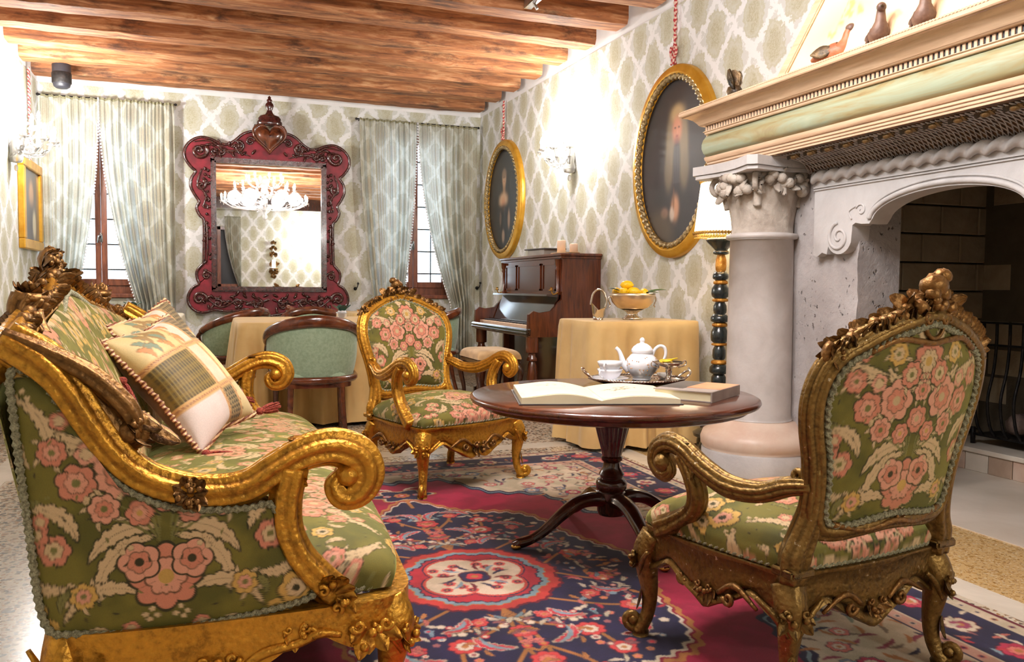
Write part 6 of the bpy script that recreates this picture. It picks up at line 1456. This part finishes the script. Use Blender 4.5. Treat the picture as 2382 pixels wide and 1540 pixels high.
for c_, r, h in seg:
    h *= kf; pr = [(r * .7, zz), (r * .95, zz + h * .12), (r, zz + h * .35), (r * .96, zz + h * .7), (r * .72, zz + h * .95), (r * .68, zz + h)]
    MB().lathe(pr, seg=28, flute=(14, .16, 0, 9) if c_ == 'g' else None).build('turned_ring' if c_ == 'g' else 'turned_section', 'lamp_gold' if c_ == 'g' else 'lamp_black', fl_); zz += h
MB().lathe([(.03, 1.29), (.05, 1.31), (.085, 1.345), (.095, 1.36), (.09, 1.37), (.03, 1.375)], seg=32).build('cup', 'lamp_black', fl_)
m = MB(); A = np.linspace(0, 2 * PI, 180, endpoint=False); rf = 1 + .014 * np.cos(A * 45)
m.grid(np.array([np.stack([r * rf * np.cos(A), r * rf * np.sin(A), np.full(180, z)], 1) for r, z in ((.166, 1.405), (.160, 1.46), (.150, 1.55), (.139, 1.65), (.130, 1.722))]), cv=True); m.build('shade', 'shade', fl_)
for r, z in ((.168, 1.402), (.131, 1.724)): m = MB(); rope(m, np.stack([r * np.cos(A), r * np.sin(A), np.full(180, z)], 1), .009, .018, closed=True, k=8, amp=.35); m.build('gold_braid', 'gold_trim', fl_)
m = MB()
for k in range(120): a = k * 2 * PI / 120; m.tube([(.168 * math.cos(a), .168 * math.sin(a), 1.40), (.169 * math.cos(a), .169 * math.sin(a), 1.375)], .0028, k=4, up=(math.cos(a), math.sin(a), 0))
m.build('fringe', 'gold_trim', fl_)['kind'] = 'stuff'
MB().ell((0, 0, 1.55), (.03, .03, .045)).build('bulb', 'flame', fl_)
light('floor_lamp_light', 'POINT', (lx, ly, 1.56), LIGHTS['floor_lamp'], WARM, .12)

# ================================================================ WALL MIRROR
mx_ = .60; ym = YB - .10
mr = thing('wall_mirror', 'large mirror in crimson frame with dark carved scrolls and heart finial', 'mirror')
H = [(0, 2.74), (.16, 2.735), (.27, 2.70), (.36, 2.62), (.44, 2.575), (.52, 2.585), (.60, 2.62), (.70, 2.635), (.80, 2.59), (.865, 2.50), (.86, 2.40), (.80, 2.31), (.76, 2.27), (.80, 2.20), (.81, 2.11), (.77, 2.02), (.73, 1.95), (.755, 1.88), (.72, 1.80), (.685, 1.76), (.68, 1.6), (.685, 1.42), (.69, 1.30), (.72, 1.26), (.76, 1.20), (.755, 1.12), (.74, 1.07), (.80, 1.03), (.845, .95), (.845, .86), (.79, .79), (.70, .76), (.58, .79), (.46, .775), (.34, .785), (.24, .80), (.14, .75), (0, .725)]
Hp = catmull(H, 3); out = np.concatenate([Hp, (Hp * [-1, 1])[::-1][1:-1]]); out[:, 0] += mx_
def ringpoly(m, outer, x0, x1, z0, z1, y0, y1):
    n = len(outer); cen = V((x0 + x1) / 2, (z0 + z1) / 2); d = outer - cen
    k = np.minimum((x1 - x0) / 2 / np.maximum(np.abs(d[:, 0]), 1e-6), (z1 - z0) / 2 / np.maximum(np.abs(d[:, 1]), 1e-6)); inner = cen + d * k[:, None]
    P3 = lambda Q, y: np.stack([Q[:, 0], np.full(n, y), Q[:, 1]], 1)
    m.grid(np.array([P3(inner, y1), P3(inner, y0), P3(outer + 0 * d, y0), P3(outer, y1)]), cv=True)
m = MB(); ringpoly(m, out, mx_ - .60, mx_ + .60, 1.0, 2.42, ym, ym + .05); m.build('crimson_frame', 'crimson_paint', mr, sharp=40)
m = MB(); q = np.stack([out[:, 0], np.full(len(out), ym + .005), out[:, 1]], 1); m.tube(q, .017, up=(0, 1, 0), closed=True, k=8); m.build('outer_bead', 'frame_wood', mr)
m = MB()
for (a, b, w) in ((0, .0, .052), (.0, .0, .030)):
    pass
x0, x1, z0, z1 = mx_ - .60, mx_ + .60, 1.0, 2.42
for k, (y_a, t_) in enumerate(((ym - .022, .045), (ym - .034, .018))):
    o_ = .0 if k == 0 else .012
    m.box(x0 - .01 + o_, x1 + .01 - o_, y_a, ym + .02, z1 - t_ - o_, z1 + .01 - o_); m.box(x0 - .01 + o_, x1 + .01 - o_, y_a, ym + .02, z0 - .01 + o_, z0 + t_ + o_)
    m.box(x0 - .01 + o_, x0 + t_ + o_, y_a, ym + .02, z0 + o_, z1 - o_); m.box(x1 - t_ - o_, x1 + .01 - o_, y_a, ym + .02, z0 + o_, z1 - o_)
m.build('inner_molding', 'frame_wood', mr, smooth=False)
MB().box(x0 + .04, x1 - .04, ym + .012, ym + .018, z0 + .04, z1 - .04).build('mirror_glass', 'mirror', mr, smooth=False)
m = MB(); rg = np.random.default_rng(8); nF = (0, -1, 0)
def sc2(x, z, r, a0, sg):
    for s in (-1, 1): scroll(m, (mx_ + s * x, ym - .006, z), (s, 0, 0), (0, 0, 1), r, 1.35, .30, 26, a0, sgn=sg, k=7); m.ell((mx_ + s * x, ym - .01, z), (r * .28, .014, r * .28), nu=8, nv=5)
for (x, z, r, a0, sg) in ((.72, 2.49, .085, 2.5, 1), (.50, 2.50, .05, 0, -1), (.32, 2.56, .06, 1, 1), (.20, 2.62, .05, 3, -1), (.71, 2.13, .055, 2, 1), (.67, 1.90, .032, 4, -1), (.66, 1.16, .05, 3, -1), (.735, .91, .075, 3.5, -1), (.55, .86, .05, 1, 1), (.36, .87, .055, 5, -1), (.14, .85, .06, 2, 1)): sc2(x, z, r, a0, sg)
for k in range(96):
    x, z = ((rg.uniform(.16, .72), rg.uniform(2.47, 2.56)), (rg.uniform(.635, .655), rg.uniform(1.1, 2.35)), (rg.uniform(.05, .74), rg.uniform(.83, .93)))[k % 3]
    an = rg.uniform(0, 6.28)
    for s in (-1, 1): leaf(m, (mx_ + s * x, ym - .004, z), (s * math.cos(an), 0, math.sin(an)), nF, rg.uniform(.04, .06) if k % 3 == 1 else rg.uniform(.06, .10), .018, .3, 4, .8, 5, 7)
for s in (-1, 1):
    for P in ([(.62, 2.44), (.45, 2.50), (.34, 2.50), (.2, 2.46)], [(.78, 2.58), (.62, 2.60), (.50, 2.53), (.38, 2.46)], [(.70, 2.30), (.74, 2.15), (.66, 2.02), (.69, 1.90)], [(.66, 1.75), (.65, 1.5), (.66, 1.3)], [(.70, .95), (.52, .82), (.32, .90), (.12, .80)]):
        m.tube(catmull([(mx_ + s * a, ym - .008, b) for a, b in P], 7), [.006, .013, .012, .005], k=7, up=(0, 1, 0))
m.build('carved_scrolls', 'frame_wood', mr)
# heart cartouche and turned finial
m = MB(); th = np.linspace(0, 2 * PI, 48, endpoint=False); hx = .155 * np.sin(th) ** 3 * 1.0 + .035 * np.sin(th); hz = (.130 * np.cos(th) - .045 * np.cos(2 * th) - .02 * np.cos(3 * th) - .01 * np.cos(4 * th)) * 1.0
rows = []
for f, y in ((1, ym), (1.0, ym - .05), (.93, ym - .075), (.86, ym - .065), (.78, ym - .06), (.6, ym - .085), (.35, ym - .100), (.05, ym - .105)): rows.append(np.stack([mx_ + hx * f * .98, np.full(48, y), 2.68 + hz * f * 1.15], 1))
m.grid(np.array(rows)[:, ::-1], cv=True); m.build('heart_cartouche', 'chair_wood', mr)
m = MB(); m.lathe([(.115, 2.80), (.135, 2.815), (.130, 2.84), (.118, 2.85), (.122, 2.87), (.10, 2.90), (.05, 2.915), (.035, 2.935), (.025, 2.96), (.034, 2.975), (.045, 3.01), (.040, 3.03), (.022, 3.05), (.03, 3.06), (.028, 3.075), (.015, 3.085), (.018, 3.10), (.0, 3.12)], seg=28)
m.xf(basis((1, 0, 0), (0, .45, 0), (0, 0, 1), (mx_, ym - .05, 0)))
for s in (-1, 1): scroll(m, (mx_ + s * .14, ym - .03, 2.79), (s, 0, 0), (0, 0, 1), .03, 1.2, .4, 18, 2)
m.build('turned_finial', 'frame_wood', mr)

# ================================================================ OVAL PORTRAITS ON THE RIGHT WALL
tilt_w = math.atan(.025)
def oval(name_lbl, yc, zc, ry, rz, painter, cord_lbl):
    xw = XR(yc); t = thing('oval_portrait', name_lbl, 'painting'); t.matrix_world = Matrix(basis(V(math.sin(tilt_w) * 0 + .025, -1, 0) / 1.0003, (0, 0, 1), (-1, -.025, 0), (xw, yc, zc)).tolist()); 
    # local: x towards the camera along the wall, y up, z out of the wall
    th = np.linspace(0, 2 * PI, 160, endpoint=False); el = lambda a, b, z: np.stack([a * np.cos(th), b * np.sin(th), np.full(160, z)], 1)
    fw = .092; rows = [el(ry, rz, .0), el(ry, rz, .035), el(ry - .012, rz - .012, .050), el(ry - .03, rz - .03, .048), el(ry - .05, rz - .05, .062), el(ry - .065, rz - .065, .060), el(ry - fw, rz - fw, .030), el(ry - fw - .01, rz - fw - .01, .02)]
    m = MB(); m.grid(np.array(rows)[::-1][:, ::-1], cv=True); m.build('gilt_frame', 'gold_frame', t, sharp=60)
    m = MB(); rope(m, el(ry - fw + .004, rz - fw + .004, .046), .020, .052, closed=True, k=10, amp=.34, per=8); m.build('rope_molding', 'gold_rope', t)
    a, b = ry - fw - .004, rz - fw - .004; P = Ras(-a - .01, a + .01, -b - .01, b + .01, .006, S3(42, 38, 38)); painter(P)
    r = np.linspace(0, 1, 90)[:, None]; G = np.stack([a * r * np.cos(th), b * r * np.sin(th), np.full((90, 160), .018)], -1); m = MB(); m.grid(G, cv=True, c=P.sample(G[..., 0], G[..., 1])); m.build('canvas', 'canvas', t, col=True)
    # twisted hanging cord up to the ceiling
    top = WP + .02 if False else ZC - .24; m = MB(); L = np.linspace(rz, top - zc, 3); rope(m, np.stack([0 * L, L, 0 * L + .03], 1), .011, .06, up=(1, 0, 0), k=8, amp=.4)
    for s in (-1, 1): m.tube(catmull([(0, rz + .10, .035), (s * .03, rz + .13, .04), (s * .036, rz + .08, .04), (s * .01, rz + .05, .04)], 5), .010, k=6); m.tube([(s * .006, rz + .10, .035), (s * .014, rz + .0, .05)], .008, k=6, up=(0, 0, 1))
    c = m.build('hanging_cord', 'red_cord'); c.matrix_world = t.matrix_world; tag(c, cord_lbl, 'cord'); return t
n = NT('red_and_cream_cord'); v = n.obj(); w = n.n('TexWave', {'bands_direction': 'DIAGONAL'}, Vector=v, Scale=18.0); n.P(Base_Color=n.ramp(w.outputs[0], (.4, S(168, 44, 50)), (.6, S(214, 176, 160))), Roughness=.6); MAT['red_cord'] = n.m
def blob(P, x, y, rx, ry, c, a=1.0, soft=.5):
    w = P.win(x, y, max(rx, ry) * 1.5); 
    if w is None: return
    si, sj, dx, dy = w; d = np.sqrt((dx / rx) ** 2 + (dy / ry) ** 2); P.put(si, sj, a * np.clip(1.15 * np.exp(-(d / 1.02) ** 4), 0, 1), c)
def lady(P):
    blob(P, .0, .0, .6, .6, S3(50, 46, 44), .6, 1.2); blob(P, .02, -.25, .30, .34, S3(30, 28, 28), .8)
    blob(P, .0, .15, .04, .13, S3(150, 120, 92)); blob(P, .0, .24, .058, .088, S3(190, 152, 118)); blob(P, .0, .29, .07, .05, S3(120, 100, 82), .8)
    blob(P, -.02, .0, .13, .085, S3(196, 160, 126), 1, .4); blob(P, -.02, -.05, .06, .08, S3(206, 140, 100), .6); blob(P, .0, -.14, .17, .10, S3(34, 30, 32), .9)
    blob(P, .15, -.22, .035, .10, S3(170, 136, 108), .8); blob(P, -.11, -.20, .03, .08, S3(120, 98, 84), .7); blob(P, -.02, -.40, .04, .07, S3(180, 150, 126), .7)
    for s in (-1, 1): blob(P, s * .02, .25, .012, .006, S3(60, 44, 38), .8)
    blob(P, 0, .205, .014, .006, S3(160, 80, 70), .8)
def gent(P):
    blob(P, -.1, -.2, .5, .5, S3(74, 68, 70), .6, 1.2); blob(P, .0, -.30, .30, .36, S3(46, 44, 48), .9)
    for s in (-1, 1): blob(P, .03 + s * .085, .10, .06, .24, S3(142, 126, 98), .95); blob(P, .03 + s * .11, -.06, .05, .13, S3(122, 110, 90), .8)
    blob(P, .03, .34, .085, .07, S3(178, 152, 108)); blob(P, .03, .23, .062, .095, S3(206, 140, 108)); blob(P, .03, .155, .03, .03, S3(180, 104, 80), .6)
    blob(P, .03, -.0, .05, .15, S3(64, 62, 66)); 
    for k in range(4): P.line([(.0 + k * .02, .11), (-.005 + k * .023, -.15)], .003, S3(110, 108, 110))
    for s in (-1, 1): blob(P, .03 + s * .024, .245, .013, .006, S3(60, 40, 34), .9)
    blob(P, .03, .185, .018, .007, S3(160, 70, 60), .8); blob(P, .035, .215, .008, .02, S3(220, 150, 118), .7)
    blob(P, .02, -.33, .05, .09, S3(196, 146, 114), 1, .4); blob(P, -.02, -.37, .03, .05, S3(206, 190, 176)); blob(P, -.12, -.36, .05, .04, S3(150, 116, 100), .9); blob(P, .0, -.27, .012, .08, S3(120, 84, 60), .8)
    blob(P, -.2, -.5, .2, .16, S3(96, 84, 68), .7)
oval('small oval portrait of a lady in dark dress, gilt frame, above the piano', 8.71, 2.03, .585, .66, lady, 'thin red and cream cord holding the far oval portrait')
oval('large oval portrait of a man in a long wig, gilt frame, left of the mantel', 5.25, 1.968, .555, .69, gent, 'thick red and cream cord holding the near oval portrait')

# portrait on the left wall
lp_ = thing('gilt_framed_portrait', 'small gilt framed portrait on the left wall under the glass wall light', 'painting'); lp_.matrix_world = Matrix(basis((0, 1, 0), (0, 0, 1), (1, 0, 0), (XL, 8.98, 1.80)).tolist())
m = MB()
for a, b, c, d in ((-.44, .44, .33, .42), (-.44, .44, -.42, -.33)): m.box(a, b, c, d, 0, .055, bev=.008)
for a, b in ((-.44, -.35), (.35, .44)): m.box(a, b, -.33, .33, 0, .055, bev=.008)
m.build('gilt_frame', 'gold_frame', lp_, smooth=False)
P = Ras(-.36, .36, -.34, .34, .008, S3(96, 92, 96)); blob(P, 0, .1, .10, .13, S3(190, 150, 120)); blob(P, 0, -.2, .26, .22, S3(70, 62, 70)); blob(P, .12, -.18, .08, .13, S3(206, 196, 170))
xx_, yy_ = np.meshgrid(P.x, P.y, indexing='ij'); m = MB(); m.grid(np.stack([xx_, yy_, 0 * xx_ + .03], -1), c=P.im); m.build('canvas', 'canvas', lp_, col=True)
m = MB(); rope(m, [(0, .42, .03), (0, 1.30, .03)], .011, .06, up=(1, 0, 0), k=8, amp=.4); c = m.build('hanging_cord', 'red_cord'); c.matrix_world = lp_.matrix_world; tag(c, 'red and cream cord hanging the portrait on the left wall', 'cord')
t = thing('picture_frame', 'edge of a carved gilt frame on the right wall beside the chimney hood', 'painting', (XR(3.75) - .03, 3.72, 2.66)); MB().box(0, .03, -.04, .04, 0, .60, bev=.008).build('frame_strip', 'gold_dark', t, smooth=False); MB().box(0.01, .03, -.5, -.04, 0.05, .6).build('canvas', 'book_dark', t, smooth=False)

# ================================================================ GLASS LIGHTS
def glass_light(name, label, cat, M, arms, R, tiers, wall=True, lz=0.0):
    t = thing(name, label, cat); t.matrix_world = Matrix(M)
    # local z up, wall fittings face +x
    base = []
    m = MB()
    if wall: m.lathe([(0, -.10), (.05, -.09), (.06, -.05), (.045, 0), (.05, .05), (.03, .11), (.02, .14), (0, .2)], seg=20, c=(.05, 0, 0)); m.ell((.05, 0, -.14), (.018, .018, .03))
    else: m.lathe([(0, -.42), (.03, -.40), (.05, -.34), (.03, -.30), (.09, -.24), (.12, -.18), (.05, -.12), (.04, .0), (.09, .06), (.05, .14), (.04, .25), (.10, .32), (.05, .38), (.02, .42)], seg=24)
    m.build('stem', 'glass', t)
    pos = []
    for ti, (rr, z0, cnt) in enumerate(tiers):
        for k in range(cnt):
            a = (-PI / 2 + PI * (k + .5) / cnt) * .92 if wall else k * 2 * PI / cnt + ti * .3
            d = V(math.cos(a), math.sin(a), 0); c0 = V(.05, 0, 0) if wall else V(0, 0, 0)
            P = catmull([c0 + d * .03 + V(0, 0, z0), c0 + d * rr * .35 + V(0, 0, z0 - .07), c0 + d * rr * .75 + V(0, 0, z0 - .06), c0 + d * rr + V(0, 0, z0 + .04)], 7)
            m = MB(); m.tube(P, [.010, .009, .008, .008], k=8, up=(-d[1], d[0], 0)); e = P[-1]
            m.lathe([(.008, -.01), (.035, .0), (.042, .012), (.035, .012), (.014, .008), (.014, .03), (.018, .04)], c=e, seg=14)
            for q in range(3): m.ell(e + V(.035 * math.cos(q * 2.1), .035 * math.sin(q * 2.1), -.025), (.006, .006, .014), nu=6, nv=5)
            leaf(m, P[12], d * .5 + V(0, 0, 1), d, .09, .02, .6, 3); m.build('arm', 'glass', t)
            b = MB(); b.lathe([(.011, .03), (.011, .075), (.014, .085), (.016, .10), (.011, .125), (.002, .145)], c=e, seg=12); b.build('candle_bulb', 'bulb', t); pos.append(e + V(0, 0, .10))
    m = MB(); rg = np.random.default_rng(3)
    for k in range(10 if wall else 34):
        a = rg.uniform(-1.3, 1.3) if wall else rg.uniform(0, 6.28); d = V(math.cos(a), math.sin(a), 0); z = rg.uniform(-.05, .15) if wall else rg.uniform(-.25, .35); r = rg.uniform(.3, .75) * R
        q = d * r + V(.04 if wall else 0, 0, z); m.tube([d * .04 + V(0, 0, z - .02), q], .003, k=5, up=(0, 0, 1)); 
        for s in range(5): sv = nrm(rg.standard_normal(3)); leaf(m, q, sv, d, .05, .014, .4, 1, .3, 4, 5)
    m.build('glass_flowers', 'glass', t)
    return t, pos
_id = lambda x, y, z, a=0: basis((math.cos(a), math.sin(a), 0), (-math.sin(a), math.cos(a), 0), (0, 0, 1), (x, y, z)).tolist()
glass_light('wall_light', 'clear glass wall light blazing between the two oval portraits', 'wall light', _id(XR(6.95), 6.95, 2.20, PI), 3, .30, [(.26, .05, 5), (.15, .18, 2)])
light('wall_light_lamp', 'POINT', (XR(6.95) - .20, 6.95, 2.42), LIGHTS['sconce_right'], (1, .97, .92), .10)
glass_light('wall_light', 'clear glass wall light blazing on the left wall above the small portrait', 'wall light', _id(XL, 8.25, 2.20, 0), 3, .34, [(.30, .05, 5), (.18, .18, 3)])
light('wall_light_lamp', 'POINT', (XL + .26, 8.25, 2.45), LIGHTS['sconce_left'], (1, .98, .96), .12)
CX, CY = .95, 2.55
chl, _ = glass_light('chandelier', 'large clear glass chandelier above the camera, seen in the wall mirror', 'chandelier', _id(CX, CY, 2.72), 12, .8, [(.78, -.12, 16), (.56, .10, 12), (.34, .28, 8)], False)
MB().tube([(0, 0, .40), (0, 0, .66)], .012, up=(0, 1, 0)).build('chain', 'chrome', chl)
for k in range(6): a = k * PI / 3; light('chandelier_lamp', 'POINT', (CX + .55 * math.cos(a), CY + .55 * math.sin(a), 2.72), LIGHTS['chandelier'] / 6, (.98, .97, .99), .12)
light('rear_unseen_light', 'POINT', (2.4, YR + .5, 2.3), LIGHTS['rear'], (1, .97, .94), .15)  # unseen point light near the rear wall
# wall candle seen in the mirror
t = thing('wall_candle_bracket', 'gilt carved bracket with a lit candle on the wall behind, seen in the mirror', 'candle holder'); t.matrix_world = Matrix(basis((1, 0, 0), (0, 1, 0), (0, 0, 1), (1.42, YR + .05, 1.62)).tolist())
m = MB(); [cluster(m, V(0, 0, z), (0, 0, sg), (0, 1, 0), s_, k, 7, 4) for k, (z, sg, s_) in enumerate(((-.16, -1, .16), (-.05, 1, .16), (.18, 1, .14), (.34, 1, .13), (.48, 1, .10), (-.3, -1, .10)))]; m.box(-.10, .10, 0, .12, -.14, -.12); m.build('carving', 'gold_dark', t)
MB().lathe([(0, 0), (.045, 0), (.045, .2), (0, .205)], c=(0, .07, -.12), seg=18).build('candle', 'shade', t)

# ================================================================ SMALL THINGS
sp = thing('wall_speaker', 'black round-nosed loudspeaker hung under the last beam at the left', 'speaker', (-1.33, 8.93, 2.93), .15)
m = MB(); m.lathe([(0, -.02), (.05, -.015), (.07, 0), (.078, .03), (.082, .20), (.078, .215), (0, .22)], seg=24); m.build('cabinet', 'black', sp); MB().lathe([(.0815, .03), (.0845, .035), (.0865, .12), (.083, .13)], seg=24, caps=False).build('grille_cloth', 'iron', sp); MB().box(-.02, .02, 0, .05, .18, .26).build('bracket', 'black', sp, smooth=False)
def bird(y, rz, label, red=False):
    t = thing('wooden_bird', label, 'figurine', (2.675, y, 2.078), rz); t.scale = (1.25,) * 3
    P = catmull([(-.085, 0, .030), (-.05, 0, .038), (0, 0, .045), (.03, 0, .052), (.045, 0, .080), (.050, 0, .108), (.062, 0, .122)], 6)
    m = MB(); m.tube(P, ([.006, .022, .034, .034, .020, .014, .012], [.006, .026, .036, .034, .018, .014, .012]), k=12, up=(0, 1, 0)); m.build('body', 'bird_red' if red else 'bird', t)
    m = MB(); m.ell((.060, 0, .122), (.020, .016, .016), nu=12, nv=8); m.build('head', 'bird', t); m = MB(); m.tube([(.075, 0, .122), (.098, 0, .119)], [.006, .001], k=6, up=(0, 1, 0)); m.build('beak', 'bronze', t)
    for s in (-1, 1): m = MB(); leaf(m, (.02, s * .030, .055), (-1, 0, -.15), (0, s, .2), .095, .024, .05, 1, .3); m.build('wing', 'bronze' if red else 'bird', t)
    for s in (-1, 1): m = MB(); m.tube([(0, s * .012, .02), (0, s * .012, 0)], .004, k=5, up=(0, 1, 0)); m.build('leg', 'bronze', t)
bird(3.09, 1.35 - PI * .5 - .9, 'wooden bird with russet breast on the mantel, leftmost of three', True); bird(2.82, 0.9 + PI, 'dark wooden bird in the middle of the mantel row', False); bird(2.585, -2.3, 'dark wooden bird at the right end of the mantel row', False)
t = thing('bronze_ornament', 'spiky bronze ornament shaped like two wings at the left end of the mantel', 'ornament', (2.68, 3.86, 2.078), 1.2); t.scale = (1.25,) * 3
m = MB(); m.ell((0, 0, .035), (.05, .035, .035), nu=12, nv=8, lump=.15); m.ell((.05, .0, .05), (.03, .02, .018)); m.box(-.07, .05, -.03, .03, 0, .012); m.build('body', 'bronze', t)
for k, a in enumerate((.3, 1.0, -.2)): m = MB(); leaf(m, (-.01 - .015 * k, .01 * k - .01, .03), (-.15 * k, .1, 1), (.3, -1 + k, 0), .10, .034, .25, 2, .5); m.build('wing', 'bronze', t)
t = thing('spotlight_clamp', 'small chrome clamp fixed to a ceiling beam above the carpet', 'fitting', (2.22, 5.70, ZC - .225)); m = MB(); m.box(-.03, .03, -.11, .11, -.012, 0, bev=.003); m.box(-.03, .03, -.125, -.113, -.012, .1); m.box(-.03, .03, .113, .125, -.012, .1); m.tube([(0, 0, -.012), (.02, -.02, -.055)], .012, up=(0, 1, 0)); m.build('clip', 'chrome', t, smooth=False)
# things on the console behind the camera (mirror view)
for k in range(5):
    t = thing('leather_book', 'dark leather book lying on the console behind the camera', 'book', (.97 + .2 * k, YR + .42, .808), .1 * k, ); t['group'] = 'books on the rear console'
    MB().box(-.1, .1, -.07, .07, 0, .04 + .02 * (k % 2), bev=.003).build('cover', 'book_dark' if k % 2 else 'paper', t, smooth=False)
# pieces that belong to a part become its sub-parts
SUBS = {'seat_braid': 'seat_cushion', 'rail_carving': 'seat_rail', 'rail_molding': 'seat_rail', 'crest_carving': ('back_frame', 'top_rail'), 'waist_carving': 'back_frame', 'back_braid': ('outside_back', 'back_cushion'), 'arm_braid': 'outside_arm',
        'arm_leaf_carving': 'arm_rail', 'arm_scroll_carving': 'arm_rail', 'arm_band_carving': 'arm_rail', 'arm_carving': 'arm_rail', 'beaded_rim': 'dish', 'fringe': 'shade', 'gold_braid': 'shade', 'gold_sprigs': 'body', 'carved_foliage': 'capital_bell',
        'twisted_cord': 'patchwork_front', 'tassel': 'patchwork_front', 'petals': 'glass_bowl', 'wick': 'wax', 'beak': 'head', 'bead_edge': 'cornice', 'dentil_ground': 'cornice', 'white_keys': 'key_bed', 'black_keys': 'key_bed', 'tack': 'outside_back', 'fall_lip': 'fall_board', 'cove_lattice': 'cove', 'raised_border': 'plate', 'grille_cloth': 'cabinet', 'turned_finial': 'crimson_frame', 'outer_bead': 'crimson_frame', 'carved_scrolls': 'crimson_frame', 'arch_molding': 'slab', 'scroll_relief': 'slab', 'fillet': 'slab', 'jacket_panel': 'cover'}
kids = {}
for o in bpy.data.objects:
    if o.parent: kids.setdefault(o.parent.name, []).append(o)
used = {}
for pn_, ch_ in list(kids.items()):
    if bpy.data.objects[pn_].parent: continue
    for c_ in ch_:
        tg_ = SUBS.get(c_.name.split('.')[0])
        if not tg_: continue
        cand = [q for q in ch_ if q.name.split('.')[0] in ((tg_,) if isinstance(tg_, str) else tg_)]
        if cand:
            cand.sort(key=lambda q: used.get(q.name, 0)); q = cand[0]; c_.parent = q; used[q.name] = used.get(q.name, 0) + 1
bpy.context.view_layer.update()
